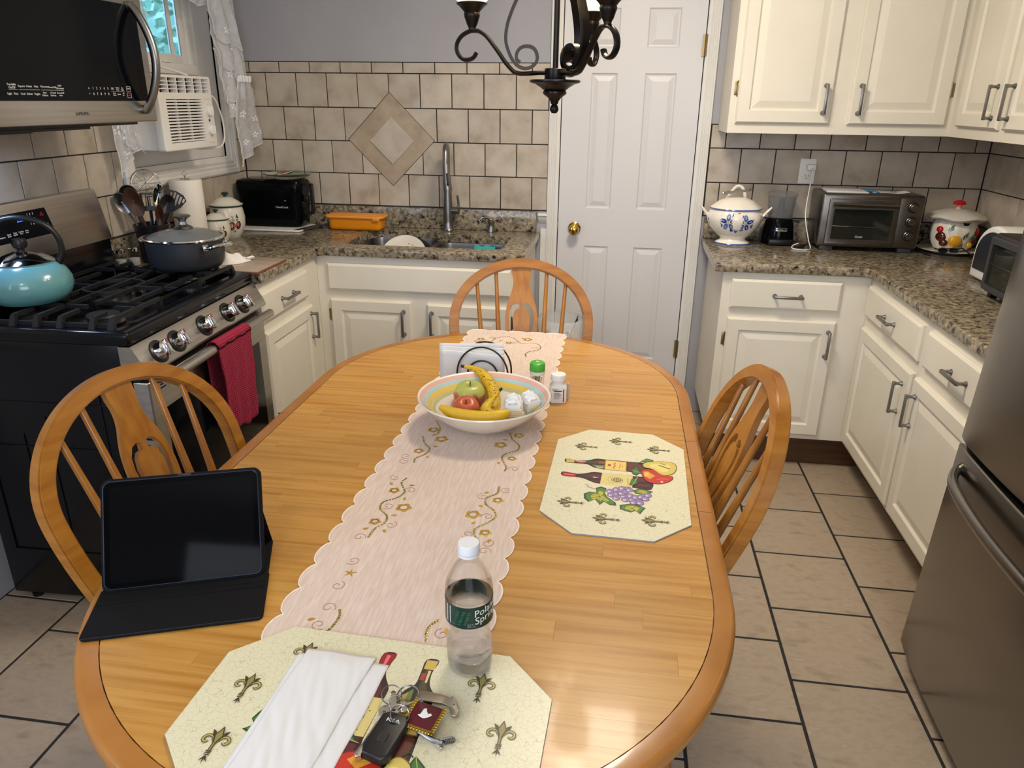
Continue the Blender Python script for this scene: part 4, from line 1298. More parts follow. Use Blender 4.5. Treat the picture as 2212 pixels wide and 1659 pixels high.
for k in range(3):
    a = base_dir + 2 * PI * k / 3
    T = M.Rotation(a, 4, 'Z')
    pts = [(.018, 0, cv_(arm_px[0])[1])] + [(max(.024, r), 0, z) for r, z in [cv_(p) for p in arm_px]]
    pts = cat(pts, 3)
    arm = obj('arm', G(T).tube(pts, .0085, 10, flat=.62, up=(0, 1, 0)), BRONZE, ch)
    pts = [cv_(p) for p in str_px]
    pts = cat([(.012, 0, .56), (.020, 0, .50), (.033, 0, .42), (.043, 0, .33)] + [(r, 0, z) for r, z in pts], 3)
    obj('scroll_strap', G(T).tube(pts, .013, 4, flat=.42, up=(0, 1, 0), sq=True), BRONZE, arm)
    cx = cv_((565, 330))[0]; cz = cv_((565, 325))[1]
    cup = obj('lamp_cup', G(T @ M.Translation((cx, 0, cz))).lathe([(0, -.002), (.0095, 0), (.0085, .004), (.010, .008), (.0125, .012), (.0175, .026), (.019, .030), (.0195, .034), (.018, .038), (.023, .044), (.030, .051), (.036, .055), (.037, .058), (.034, .060), (0, .060)], 36), BRONZE, ch)
    sh = obj('glass_shade', G(T @ M.Translation((cx, 0, cz + .0595))).lathe([(.0, .001), (.032, .001), (.044, .012), (.053, .030), (.057, .050), (.057, .070), (.053, .090), (.052, .105), (.060, .125), (.0585, .126), (.050, .105), (.051, .090), (.055, .070), (.055, .050), (.051, .032), (.042, .015), (.030, .004), (0, .004)], 40), SHADEG, cup)
    wp = ROOT[ch.name] @ T @ V((cx, 0, cz + .26))
    point('chandelier_bulb_light', wp, 2.2, (1.0, .82, .58), .04)
# ------------------------------------------------------------ sink fittings
CT = .9142
fa = thing('kitchen_faucet', 'brushed nickel gooseneck faucet with pull-down sprayer behind the sink', 'faucet', (1.072, -.070, CT))
g = G(); g.lathe([(0, 0), (.027, 0), (.028, .004), (.024, .010), (.0225, .05), (.0235, .075), (.021, .13), (.0175, .22), (.0165, .26), (0, .26)], 32)
pts = cat([(0, 0, .25), (0, -.002, .33), (.004, -.020, .385), (.009, -.055, .405), (.014, -.092, .388), (.017, -.108, .35), (.019, -.113, .315)], 6)
g.tube(pts, .0135, 18)
obj('spout', g, STEELV, fa)
Ts = M.Translation((.0195, -.1135, .315)) @ M.Rotation(math.radians(-5), 4, 'X') @ M.Rotation(math.radians(-5), 4, 'Y')
hd_ = obj('spray_head', G(Ts).lathe([(0, .012), (.0145, .010), (.016, 0), (.018, -.05), (.021, -.105), (.020, -.112), (.0, -.112)], 28), STEELV, fa)
obj('spray_button', G(Ts).box(.002, .012, -.0225, -.016, -.088, -.030, b=.003), BLKPL, hd_)
g = G(); g.tube([(.015, 0, .098), (.055, -.004, .100)], [.016, .0175], 20)
g.tube(cat([(.048, -.004, .10), (.054, -.006, .13), (.050, -.012, .172)], 5), [.007] * 4 + [.0055] * 7, 12)
obj('lever', g, STEELV, fa)
so = thing('soap_dispenser', 'short brushed nickel soap pump to the right of the faucet', 'dispenser', (1.288, -.075, CT))
obj('pump_body', G().lathe([(0, 0), (.022, 0), (.0225, .005), (.017, .022), (.014, .038), (.0175, .046), (.0175, .054), (.012, .058), (0, .058)], 24), STEELV, so)
obj('nozzle', G().tube(cat([(0, 0, .052), (-.002, -.002, .062), (-.02, -.012, .070), (-.042, -.024, .070), (-.056, -.032, .056)], 5), [.008] * 6 + [.0055] * 15, 12), STEELV, so)
sp = thing('dish_sponge', 'wavy blue sponge with teal scourer in the right sink bowl', 'sponge', (1.285, -.232, .840), math.radians(3))
def wavy(z0, z1):
    o_ = []
    for k in range(24):
        t = k / 23
        o_.append((-.05 + .10 * t, -.028 + .004 * math.sin(t * PI * 4)))
    for k in range(24):
        t = 1 - k / 23
        o_.append((-.05 + .10 * t, .028 + .004 * math.sin(t * PI * 4)))
    return o_
Tsp = M.Rotation(math.radians(62), 4, 'X')
obj('sponge_body', G(Tsp).slab(wavy(0, 1), 0, .020, r=.003), SPONGEB, sp)
obj('scourer', G(Tsp).slab(wavy(0, 1), .0202, .028, r=.002), SPONGET, sp)
obj('caddy', G().box(-.065, .06, -.036, -.033, -.03, .0, b=.001).box(-.065, .06, .030, .033, -.03, .0, b=.001).box(-.065, .06, -.036, .033, -.033, -.030, b=.001), CHROME, sp)
# lift: caddy stands on bowl floor
for z in (0,):
    g = G(); [g.tube([(x, y, -.107), (x, y, -.031)], .0025, 8) for x in (-.055, .05) for y in (-.025, .022)]
    obj('caddy_legs', g, CHROME, sp, kind='stuff')

# ------------------------------------------------------------ left counter items
oc = thing('food_container', 'orange lidded plastic food container in front of the backsplash', 'container', (.622, -.125, CT))
obj('tub', G().slab(rrect(-.135, .135, -.052, .052, .03), 0, .062, rb=.018), ORNG, oc)
g = G(); g.slab(rrect(-.150, .150, -.063, .063, .034), .060, .072, r=.004); g.slab(rrect(-.128, .128, -.044, .044, .022), .072, .0745, r=.002)
g.box(.10, .135, -.066, -.060, .052, .066, b=.002)
obj('lid', g, ORNGL, oc)
cb = thing('cutting_board', 'thin pale cutting board with dark corner grip under the black air fryer', 'cutting board', (.22, -.16, CT))
obj('board', G().slab(rrect(-.185, .165, -.115, .10, .02), 0, .008, r=.003), WHITEPL, cb)
obj('grip', G().slab([(.12, -.098), (.155, -.100), (.215, .050), (.20, .085), (.172, .088)], .001, .0085, r=.002), GREYPL, cb)
af = thing('air_fryer', 'black air fryer with a side handle on the cutting board', 'air fryer', (.2, -.125, CT + .0085))
def rb(w, d): return rrect(-w, w, -d, d, min(w, d) * .45, 6)
g = G()
R = []
for w, d, z in ((.145, .062, 0), (.155, .070, .008), (.160, .073, .05), (.163, .075, .15), (.168, .079, .165), (.170, .080, .205), (.164, .075, .220), (.14, .055, .227)):
    R.append([g.v((q[0], q[1], z)) for q in rb(w, d)])
for a, b in zip(R, R[1:]):
    for k in range(len(a)): g.f([a[k], a[(k + 1) % len(a)], b[(k + 1) % len(b)], b[k]])
g.f(R[0][::-1]); g.f(R[-1])
obj('fryer_body', g, BLKGL, af, sharp=50)
g = G(); g.tube(cat([(.150, -.02, .205), (.200, -.02, .203), (.206, -.02, .19), (.206, -.02, .08), (.196, -.02, .068), (.150, -.02, .072)], 4), .015, 4, sq=True, up=(0, 1, 0), flat=.62)
obj('handle', g, BLKPL, af)
obj('latch', G().box(.165, .192, -.035, -.005, .12, .15, b=.003), BLKPL, af)
lettering('OmniCook', .014, frame((.270, -.2007, 1.020), (1, 0, 0), (0, 0, 1)), TEXTW, af)
obj('indicator', G().box(.085, .095, -.0765, -.0755, .128, .130), TEXTW, af)
wp_ = thing('white_plate', 'plain white plate under the coloured plate on the black air fryer', 'plate', (.285, -.135, CT + .0085 + .2275))
obj('plate_body', G().lathe([(0, 0), (.06, 0), (.065, .002), (.105, .014), (.108, .016), (.06, .006), (0, .004)], 48), WHITECER, wp_)
cp = thing('patterned_plate', 'red, white and green plate stacked on top of the air fryer', 'plate', (.282, -.133, CT + .0085 + .2275 + .0165))
obj('plate_body', G().lathe([(0, 0), (.07, 0), (.10, .004), (.118, .008), (.120, .010), (.115, .0112), (.08, .006), (0, .0045)], 48), mk('green_plate', '#1c5a42', .2, coat=.4), cp)
P_ = Paint(lambda u, v, h: (u, v, .0058 + h * .6 + max(0, math.hypot(u, v) - .08) * .15))
P_.poly([(-.112, -.02), (-.06, -.095), (-.02, -.11), (-.055, .0), (-.08, .07), (-.10, .05)], '#c9c9c4'); P_.poly([(-.06, -.088), (-.02, -.105), (-.03, -.06), (-.055, -.02)], '#b3202e')
P_.poly([(-.03, -.03), (-.012, -.035), (-.03, .08), (-.06, .09)], '#b3202e'); P_.poly([(-.008, -.10), (.004, -.10), (-.012, .10), (-.024, .098)], '#efefea')
P_.line([(-.10, .0), (.0, -.02), (.1, -.03)], .006, '#efefea')
P_.build('pattern', cp, w=False)
# canisters
def canister(name, label, loc, sc, rz):
    t = thing(name, label, 'canister', loc, rz, 'apple print enamel canisters')
    def S_(p): return [(r * sc, z * sc) for r, z in p]
    obj('jar_body', G().lathe(S_([(0, 0), (.048, 0), (.050, .003), (.062, .02), (.076, .06), (.078, .09), (.072, .125), (.066, .142), (0, .142)]), 48), CREAMEN, t)
    obj('green_rim', G().lathe(S_([(.066, .141), (.074, .141), (.076, .144), (.074, .147), (.066, .147)]), 48), DKGRN, t)
    l_ = obj('lid', G().lathe(S_([(.074, .1465), (.0745, .150), (.066, .153), (.058, .160), (.035, .176), (.012, .182), (0, .182)]), 40), CREAMEN, t)
    obj('lid_knob', G().lathe(S_([(0, .180), (.008, .181), (.007, .187), (.015, .192), (.016, .198), (.010, .203), (0, .204)]), 20), DKGRN, l_)
    def fn(u, v, h):
        z = v
        r = (.062 + (z - .02) * .35 if z < .06 else (.076 + (z - .06) * .066 if z < .09 else .078 - (z - .09) * .17)) + .0006 + h
        a = u / .076
        return (r * math.sin(a) * sc, -r * math.cos(a) * sc, z * sc)
    P = Paint(fn)
    for ax, ay, w_ in ((-.010, .058, .016), (.021, .060, .013)):
        n = 5
        P.ell(ax, ay, w_, .020, '#54181a'); P.ell(ax - .002, ay + .002, w_ * .8, .016, '#702825'); P.ell(ax - .004, ay + .006, w_ * .35, .008, '#c07a5a')
    P.poly([(-.024, .086), (-.006, .089), (.004, .080), (-.012, .079)], '#76804c')
    P.poly([(.008, .082), (.012, .104), (.018, .112), (.022, .095), (.016, .082)], '#33553a')
    P.line([(.002, .080), (-.004, .094), (-.010, .104)], .0018, '#4d4a30'); P.line([(-.004, .094), (.000, .104)], .0015, '#4d4a30')
    P.poly([(-.004, .030), (.012, .042), (.006, .028)], '#33553a')
    P.build('apple_print', t, GLAZEP, w=False)
canister('enamel_canister', 'large cream apple-print canister with dark green rim beside the air fryer', (.116, -.45, CT), 1.0, math.radians(48))
canister('enamel_canister', 'small cream apple-print canister between paper towel roll and large canister', (.143, -.598, CT), .72, math.radians(45))
# paper towel roll
pr_ = thing('paper_towel_roll', 'white quilted paper towel roll standing on a wire holder', 'paper towel', (.096, -.722, CT))
obj('holder_base', G().lathe([(0, 0), (.062, 0), (.064, .004), (.060, .007), (0, .007)], 32), CHROME, pr_)
obj('roll', G().lathe([(.019, .008), (.062, .008), (.0645, .012), (.0645, .280), (.062, .284), (.019, .284), (.019, .008)], 48), TOWELP, pr_)
g = G(); g.tube([(0, 0, .005), (0, 0, .300)], .0028, 8)
g.tube([(.008 * math.cos(a) , 0, .306 + .010 * math.sin(a)) for a in [2 * PI * k / 16 for k in range(16)]], .0018, 6, closed=True)
g.tube([(-.022, 0, .2855), (.022, 0, .2855)], .0018, 6)
obj('holder_rod', g, CHROME, pr_)
# crock and utensils
UC = V((.112, -1.022, CT))
uc = thing('utensil_crock', 'black flared crock full of cooking utensils', 'crock', UC)
obj('crock_body', G().lathe([(0, 0), (.048, 0), (.050, .003), (.056, .08), (.061, .12), (.063, .122), (.066, .145), (.064, .147), (.060, .145), (.057, .12), (.052, .08), (.046, .006), (0, .006)], 40), mk('black_crock_glaze', '#121418', .3), uc)
RD = V((.8475, .531, 0)).normalized(); FD = V((.53, -.85, 0)).normalized()
def uten(name, label, base, tip, make):
    """frame: z along utensil, x = screen right-ish, y away"""
    b, t_ = UC + V(base), UC + V(tip)
    z = (t_ - b).normalized()
    y = (-FD - z * (-FD).dot(z)).normalized()
    x = y.cross(z)
    m4 = M.Identity(4)
    for i in range(3): m4[i][0], m4[i][1], m4[i][2] = x[i], y[i], z[i]
    m4.translation = b
    t = thing(name, label, 'utensil', mat4=m4)
    make(t, (t_ - b).length)
    return t
def P3(r, f, z): return RD * r + FD * f + V((0, 0, z))
def spoon(mat, w=.028, l=.09, hr=.0055, slots=False, cone=True):
    def mk_(t, L):
        g = G(); g.tube([(0, 0, 0), (0, .0, L - l * .9)], [hr, hr * .8], 10, flat=.6)
        obj('shaft', g, mat, t)
        def fn(u, v):
            a = 2 * PI * u
            s = math.sin(PI * v / 2)
            return (w * s * math.cos(a), -.004 + .016 * (1 - s) + .002 * 0, L - l / 2 + l / 2 * s * math.sin(a) )
        g = G(); g.grid(fn, 24, 8, cu=True)
        o = obj('bowl', g, mat, t); o.modifiers.new('thick', 'SOLIDIFY').thickness = .0025
    return mk_
def turner(mat, w=.036, l=.085, slots=4):
    def mk_(t, L):
        g = G(); g.tube([(0, 0, 0), (0, 0, L - l * .95)], .006, 10, flat=.6); obj('shaft', g, mat, t)
        T = frame((0, 0, L - l), (1, 0, 0), (0, 0, 1))
        hl = [rrect(-w * .78 + k * w * 1.56 / slots + .002, -w * .78 + (k + 1) * w * 1.56 / slots - .002, l * .28, l * .88, .002, 2) for k in range(slots)]
        g = G(T); g.slab([(-w * .6, 0), (w * .6, 0), (w, l * .25), (w, l * .95), (w * .9, l), (-w * .9, l), (-w, l * .95), (-w, l * .25)], -.0015, .0015, holes=hl, smooth=False)
        obj('blade', g, mat, t)
    return mk_
uten('cooking_spoon', 'leftmost steel serving spoon leaning out of the crock', P3(.01, .0, .012), P3(-.105, .01, .268), spoon(STEELV, .027, .085))
uten('wooden_spoon', 'large dark brown wooden spoon in the crock', P3(.020, .020, .012), P3(-.062, .03, .288), spoon(WOODSP, .030, .115, .007))
uten('ladle', 'black ladle behind the wooden spoon in the crock', P3(.0, -.02, .012), P3(-.072, -.02, .292), spoon(BLKPL, .032, .07))
uten('slotted_turner', 'black slotted turner in the middle of the crock', P3(.0, -.01, .012), P3(.008, -.015, .262), turner(BLKPL, .034, .07))
uten('slotted_spoon', 'shiny steel spoon standing upright right of the turner', P3(-.02, .015, .012), P3(.050, .018, .298), spoon(CHROME, .019, .085))
uten('spoon', 'black nylon spoon on the right of the crock', P3(.0, .03, .012), P3(.078, .03, .258), spoon(BLKPL, .027, .075))
uten('wooden_spatula', 'small reddish wooden spatula in the crock', P3(.025, .035, .012), P3(.037, .040, .225), spoon(WOODSP, .016, .09, .006))
def fan(t, L):
    obj('shaft', G().tube([(0, 0, 0), (0, 0, L - .07)], .0055, 10), BLKPL, t)
    T = frame((0, -.002, L - .08), (1, 0, 0), (0, 0, 1))
    arcp = [(.0, .0)]
    out = [(-.012, 0), (.012, 0), (.035, .030), (.046, .062), (.030, .078), (0, .084), (-.030, .078), (-.046, .062), (-.035, .030)]
    hl = []
    for k in range(7):
        u = -.036 + k * .012
        top = .078 - abs(u) * .35
        bot = .018 + abs(u) * .9
        if top - bot > .012: hl.append([(u - .0038, bot), (u + .0038, bot), (u + .0038, top), (u - .0038, top)])
    obj('blade', G(T).slab(out, -.0015, .0015, holes=hl, smooth=False), BLKPL, t)
uten('slotted_skimmer', 'black slotted fan-shaped skimmer at the right of the crock', P3(-.015, -.01, .012), P3(.103, -.005, .262), fan)
def strainer(t, L):
    obj('shaft', G().tube([(0, 0, 0), (0, 0, L - .10)], .0035, 8), CHROME, t)
    g = G()
    c = V((0, .0, L - .052))
    for r in (.052, .047, .042, .037, .032, .027, .022, .017, .012):
        g.tube([c + V((r * math.cos(a), .010 - r * .2, r * math.sin(a))) for a in [2 * PI * k / 30 for k in range(30)]], .0018 if r == .052 else .0006, 5, closed=True)
    for k in range(8):
        a = PI * k / 4
        g.tube([c + V((0, .01, 0)), c + V((.052 * math.cos(a), 0, .052 * math.sin(a)))], .0009, 5)
    obj('wire_basket', g, CHROME, t, kind='stuff')
uten('wire_skimmer', 'round wire skimmer rising behind the other utensils', P3(.0, -.03, .012), P3(.0, -.055, .345), strainer)
# shaker jars
for k, (x, y) in enumerate(((.052, -1.155), (.083, -1.118))):
    j = thing('glass_jar', ['ribbed glass jar with a silver lid, left of the two by the backguard', 'ribbed glass jar with a silver lid, right of the two by the backguard'][k], 'jar', (x, y, CT), group='ribbed glass shaker jars')
    g = G()
    R = []
    for z, r in ((0, .018), (.004, .022), (.045, .022), (.055, .018), (.06, .018)):
        R.append([g.v((r * (1 + .03 * (q % 2) * (r > .02)) * math.cos(2 * PI * q / 40), r * (1 + .03 * (q % 2) * (r > .02)) * math.sin(2 * PI * q / 40), z)) for q in range(40)])
    for a, b in zip(R, R[1:]):
        for q in range(40): g.f([a[q], a[(q + 1) % 40], b[(q + 1) % 40], b[q]])
    g.f(R[0][::-1]); g.f(R[-1])
    obj('jar_glass', g, PLCLR, j)
    obj('salt', G().lathe([(0, .003), (.016, .003), (.018, .006), (.018, .030), (0, .032)], 24), mk('salt' + str(k), '#c9c6bd', .9), j)
    obj('jar_lid', G().lathe([(.0185, .056), (.0195, .056), (.0195, .068), (.017, .071), (0, .072)], 28), CHROME, j)
# tile board + cloth
tb = thing('tile_board', 'flat grey stone-look tile with brown edge on the counter next to the range', 'tile', (.44, -1.05, CT))
obj('tile_edge', G().box(-.12, .165, -.125, .125, 0, .008, b=.001), TILEE, tb)
obj('tile_face', G().box(-.119, .164, -.124, .124, .008, .011, b=.0008), TILEB, tb)
dc = thing('white_cloth', 'crumpled white dishcloth on the stone-look tile', 'cloth', (.41, -1.03, CT + .0115), math.radians(20))
random.seed(8)
ph = [random.uniform(0, 6) for _ in range(8)]
def cf(u, v):
    x, y = (u - .5) * .155, (v - .5) * .115
    e = (1 - (2 * u - 1) ** 4) * (1 - (2 * v - 1) ** 4)
    h = .017 + .010 * math.sin(u * 9 + ph[0] + 3 * v) + .008 * math.sin(v * 13 + ph[1] - 4 * u) + .006 * math.sin((u + v) * 17 + ph[2])
    x += .012 * math.sin(v * 8 + ph[3]); y += .010 * math.sin(u * 7 + ph[4])
    return (x, y, max(.0008, h * e * 1.15))
g = G(); g.grid(cf, 40, 34)
obj('cloth_fabric', g, mk('white_cotton', '#e9e6df', .9, sheen=.2), dc, sharp=None)
g = G(); g.tube(cat([(.075, .0, .012), (.095, .008, .016), (.10, .02, .010), (.088, .024, .006), (.074, .02, .008)], 5), .004, 8, flat=.5)
obj('hem_loop', g, MATS['white_cotton'], dc)

# ------------------------------------------------------------ right counter items
tu = thing('soup_tureen', 'white lidded ceramic tureen with blue painted flowers and two handles', 'tureen', (2.432, -.155, CT))
def lobed(g, prof, n=96, lob=8, amp=.035):
    R = []
    for r, z in prof:
        R.append([g.v((r * (1 + (amp * abs(math.cos(lob * math.pi * k / n)) - amp / 2) * (1 if .09 < r else 0)) * math.cos(2 * PI * k / n), r * (1 + (amp * abs(math.cos(lob * math.pi * k / n)) - amp / 2) * (1 if .09 < r else 0)) * math.sin(2 * PI * k / n) * .82, z)) for k in range(n)])
    for a, b in zip(R, R[1:]):
        for k in range(n): g.f([a[k], a[(k + 1) % n], b[(k + 1) % n], b[k]])
    g.f(R[0][::-1]); g.f(R[-1])
g = G(); lobed(g, [(.078, 0), (.080, .004), (.074, .012), (.058, .020), (.056, .028), (.078, .045), (.108, .080), (.122, .110), (.124, .125), (.116, .145), (.108, .155), (.106, .162)])
obj('bowl', g, WHITECER, tu, sharp=50)
g = G(); lobed(g, [(.0805, .0025), (.0825, .006), (.0805, .009)]); 
obj('blue_foot_line', g, mk('cobalt_glaze', '#4a5fa5', .2), tu)
g = G(); lobed(g, [(.112, .160), (.1135, .163), (.111, .167), (.10, .176), (.075, .196), (.045, .208), (.015, .212)])
ld = obj('lid', g, WHITECER, tu, sharp=50)
g = G(); lobed(g, [(.1125, .1585), (.1155, .161), (.1135, .1645)])
obj('blue_rim_line', g, MATS['cobalt_glaze'], ld)
g = G(); g.tube(cat([(-.045, 0, .205), (-.028, 0, .232), (-.008, 0, .256), (.012, 0, .256), (.028, 0, .235), (.035, 0, .208)], 5), .0085, 12, flat=.7)
obj('lid_handle', g, WHITECER, ld)
for sx in (-1, 1):
    g = G(); g.tube(cat([(sx * .110, 0, .115), (sx * .128, 0, .135), (sx * .145, 0, .155), (sx * .158, 0, .168)], 4), [.018, .016, .014, .013, .012, .011, .011, .011, .010, .009, .008, .008, .009][:13], 12, flat=.6, up=(0, 1, 0))
    obj('side_handle', g, WHITECER, tu)
def tsurf(R0, zc, zh, tilt):
    def fn(u, v, h):
        z = v
        r = R0(z) + .0012 + h
        a = u / .12
        return (r * math.sin(a), -r * math.cos(a) * .82, z)
    return fn
def prof_r(z):
    P = [(.045, .078), (.08, .108), (.11, .122), (.125, .124), (.145, .116), (.16, .108)]
    for a, b in zip(P, P[1:]):
        if z <= b[0]: return a[1] + (b[1] - a[1]) * max(0, (z - a[0])) / (b[0] - a[0])
    return P[-1][1]
P_ = Paint(tsurf(prof_r, 0, 0, 0), .00003)
def blossom(P, x, y, s, cols=('#27408f', '#4d67b5')):
    for k in range(5):
        a = 2 * PI * k / 5 + .3
        P.ell(x + s * .62 * math.cos(a), y + s * .62 * math.sin(a), s * .42, s * .27, cols[k % 2], a, nolift=True)
    P.h += P.step
    for k in range(5):
        a = 2 * PI * k / 5 + .3
        P.ell(x + s * .7 * math.cos(a), y + s * .7 * math.sin(a), s * .22, s * .08, '#93a5dd', a, nolift=True)
    P.h += P.step
    P.ell(x, y, s * .14, s * .14, '#d8c04a')
def bleaf(P, x, y, l, w, a, col='#1f3784'):
    c_, s_2 = math.cos(a), math.sin(a)
    pts = [(0, 0), (l * .3, w), (l * .7, w * .8), (l, 0), (l * .7, -w * .8), (l * .3, -w)]
    P.poly([(x + p[0] * c_ - p[1] * s_2, y + p[0] * s_2 + p[1] * c_) for p in pts], col)
for bx, by in ((-.040, .108), (.034, .106)): blossom(P_, bx, by, .036)
bleaf(P_, -.005, .122, .034, .011, 1.2); bleaf(P_, -.005, .122, .034, .011, 2.2, '#3f5db0'); bleaf(P_, .0, .126, .030, .009, .5, '#3f5db0')
bleaf(P_, -.070, .110, .030, .010, 2.9); bleaf(P_, -.066, .098, .026, .009, 3.6, '#3f5db0'); bleaf(P_, .064, .112, .032, .010, .3); bleaf(P_, .062, .098, .026, .009, -.5, '#3f5db0')
bleaf(P_, 0, .090, .038, .011, -.5); bleaf(P_, -.004, .090, .038, .011, -2.5); bleaf(P_, -.002, .088, .030, .010, -1.6, '#3f5db0')
P_.build('blue_flower_print', tu, GLAZEP, w=False)
for a_ in (1.45, -1.45, PI):
    P_ = Paint(tsurf(prof_r, 0, 0, 0), .00003)
    blossom(P_, a_ * .12, .11, .022)
    P_.build('side_blossom_print', tu, GLAZEP, w=False)
P_ = Paint(lambda u, v, h: ((v) * math.sin(u / .08), -(v) * math.cos(u / .08) * .82, .2125 - (v - .012) * (.036 / .063) * (1 if v < .075 else 1.0) - max(0, v - .075) * .15 + h + .0022), .00003)
for bx, by in ((-.018, .072), (.035, .070)): blossom(P_, bx, by, .025)
bleaf(P_, .01, .082, .022, .006, .2); bleaf(P_, -.04, .078, .02, .006, 2.8); bleaf(P_, .06, .078, .02, .006, .1); bleaf(P_, .01, .05, .02, .006, 1.6, '#3f5db0'); bleaf(P_, .012, .088, .016, .005, 1.5)
P_.build('blue_flower_print', ld, GLAZEP, w=False)
wb_ = thing('wrist_band', 'grey woven watch strap looped over the tureen lid handle', 'strap', (2.432, -.155, CT + .225))
g = G(); g.tube(cat([(-.062, -.012, .0), (-.03, -.034, .010), (.03, -.034, .018), (.055, -.010, .022), (.03, .026, .016), (-.035, .026, .004), (-.062, .0, -.002)], 5), .008, 4, sq=True, flat=.18, up=(0, 0, 1))
obj('strap_loop', g, mk('grey_strap', '#6f6f66', .6, var='#8a897e', vscale=200), wb_)
obj('clasp', G().box(-.068, -.058, -.016, .002, -.008, .008, b=.001), CHROME, wb_)

fp = thing('food_processor', 'small black food chopper with smoky clear bowl', 'food processor', (2.640, -.105, CT))
obj('motor_base', G().lathe([(0, 0), (.066, 0), (.071, .004), (.072, .03), (.066, .08), (.060, .105), (.056, .118), (0, .120)], 40), BLKGL, fp)
obj('front_plate', G(frame((0, -.0700, .073), (1, 0, 0), (0, 0, 1))).slab(rrect(-.026, .026, -.009, .009, .007), -.003, .003, r=.0015), CHROME, fp)
g = G(); g.box(-.05, .055, -.078, -.06, .004, .030, b=.006)
obj('controls', g, BLKPL, fp)
obj('chopper_bowl', G().lathe([(.050, .120), (.054, .122), (.062, .215), (.0605, .215), (.052, .124), (.048, .122)], 40), SMOKE, fp)
obj('bowl_lid', G().lathe([(.064, .214), (.066, .216), (.066, .228), (.060, .232), (.020, .233), (.018, .237), (0, .237)], 40), SMOKE, fp)
obj('blade_hub', G().lathe([(0, .121), (.016, .121), (.014, .19), (.010, .205), (0, .206)], 20).box(-.03, .03, -.004, .004, .14, .15, b=.002), BLKPL, fp)

to = thing('toaster_oven', 'stainless countertop toaster oven with three dials and a glass door', 'toaster oven', (2.99, -.14, CT))
OX0, OX1, OY0_, OY1_, OZb, OZt = 2.782, 3.203, -.245, -.030, CT + .018, CT + .246
obj('oven_case', G().box(OX0, OX1, OY0_, OY1_, OZb, OZt, b=.010, seg=3), OVENST, to, w=True)
for x in (2.80, 3.13):
    for y in (-.23, -.07): obj('foot', G().box(x, x + .055, y - .008, y + .022, CT, OZb + .004, b=.002), GREYPL, to, w=True)
TO = frame((OX0, OY0_, OZb), (1, 0, 0), (0, 0, 1))
dr__ = obj('oven_door', G(TO).slab(rrect(.028, .318, .012, .208, .006), 0, .012, r=.003, holes=[rrect(.052, .295, .036, .165, .004)]), OVENST, to, w=True)
obj('door_glass', G(TO).box(.050, .297, .034, .167, .002, .005), mk('oven_door_glass', '#2a2c26', .06, trans=.35, coat=.3), dr__, w=True)
obj('rack', G(TO).tube([(.052, .092, .006), (.295, .088, .006)], .0012, 6), CHROME, dr__, w=True)
g = G(TO); g.tube([(.040, .186, .034), (.308, .183, .034)], .011, 4, sq=True, flat=.6); g.box(.042, .054, .178, .192, .010, .034); g.box(.294, .306, .176, .190, .010, .034)
obj('door_handle', g, OVENST, dr__, w=True)
lettering('Oster', .014, TO @ M.Translation((.172, .047, .0056)), TEXTW, dr__)
obj('control_strip', G(TO).box(.322, .414, .008, .216, -.002, .0015, b=.001), OVENST, to, w=True)
for k, zc in enumerate((.178, .118, .058)):
    T = TO @ M.Translation((.374, zc, .0015))
    kn_ = obj('dial', G(T).lathe([(0, 0), (.019, 0), (.019, .003), (.0165, .005), (.0155, .020), (.0135, .022), (0, .022)], 28), OVENST, to, w=True)
    obj('dial_ring', G(T).lathe([(.019, .0), (.0225, .0), (.0225, .003), (.019, .0035)], 28), BLKPL, kn_, w=True)
    g = G(T)
    for q in range(9):
        a = math.radians(-120 + q * 30)
        g.box(.026 * math.sin(a) - .0018, .026 * math.sin(a) + .0018, .026 * math.cos(a) - .0006, .026 * math.cos(a) + .0006, .0, .0004)
    obj('dial_marks', g, TEXTD, to, w=True)
# papers on oven
def paper(name, label, cx, cy, z, w, d, rz, curl=0, th=.0004, n=1):
    t = thing(name, label, 'paper', (cx, cy, z), math.radians(rz))
    g = G()
    g.grid(lambda u, v: ((u - .5) * w, (v - .5) * d, .0006 + curl * max(0, (u - .72) / .28) ** 2 + .0012 * math.sin(u * 5) ** 2), 14, 6)
    o = obj('sheet', g, PAPER, t, sharp=None)
    o.modifiers.new('thick', 'SOLIDIFY').thickness = th
    return t
nb = thing('notebook', 'white paper booklet lying on the left of the toaster oven top', 'notebook', (2.895, -.135, OZt + .0005), math.radians(-3))
obj('pages', G().box(-.088, .085, -.075, .07, 0, .006, b=.0015), PAPER, nb)
obj('cover_page', G().box(-.090, .078, -.07, .072, .0062, .0072, b=.0003), mk('cover_paper', '#cfcdd2', .7), nb)
pn = thing('pen', 'blue pen lying between the papers on the toaster oven', 'pen', (3.0, -.13, OZt + .0045), math.radians(-65))
obj('pen_body', G().tube([(-.06, 0, 0), (.05, 0, 0), (.065, 0, 0)], [.004, .004, .001], 10), mk('blue_pen', '#3f7fa8', .3), pn)
rc = paper('receipt', 'curled printed slip on the right of the toaster oven top', 3.085, -.135, OZt + .0006, .15, .10, -6, .006)
P_ = Paint(lambda u, v, h: (u, v, .0024 + h), .0002)
for k in range(5): P_.line([(-.05, -.035 + k * .014), (-.05 + .04 + .02 * (k % 3), -.035 + k * .014)], .0022, '#77777c')
P_.ell(.015, .0, .016, .009, '#5b6070'); P_.ell(.015, .0, .011, .005, '#e8e8e8')
P_.build('slip_print', rc, w=False)
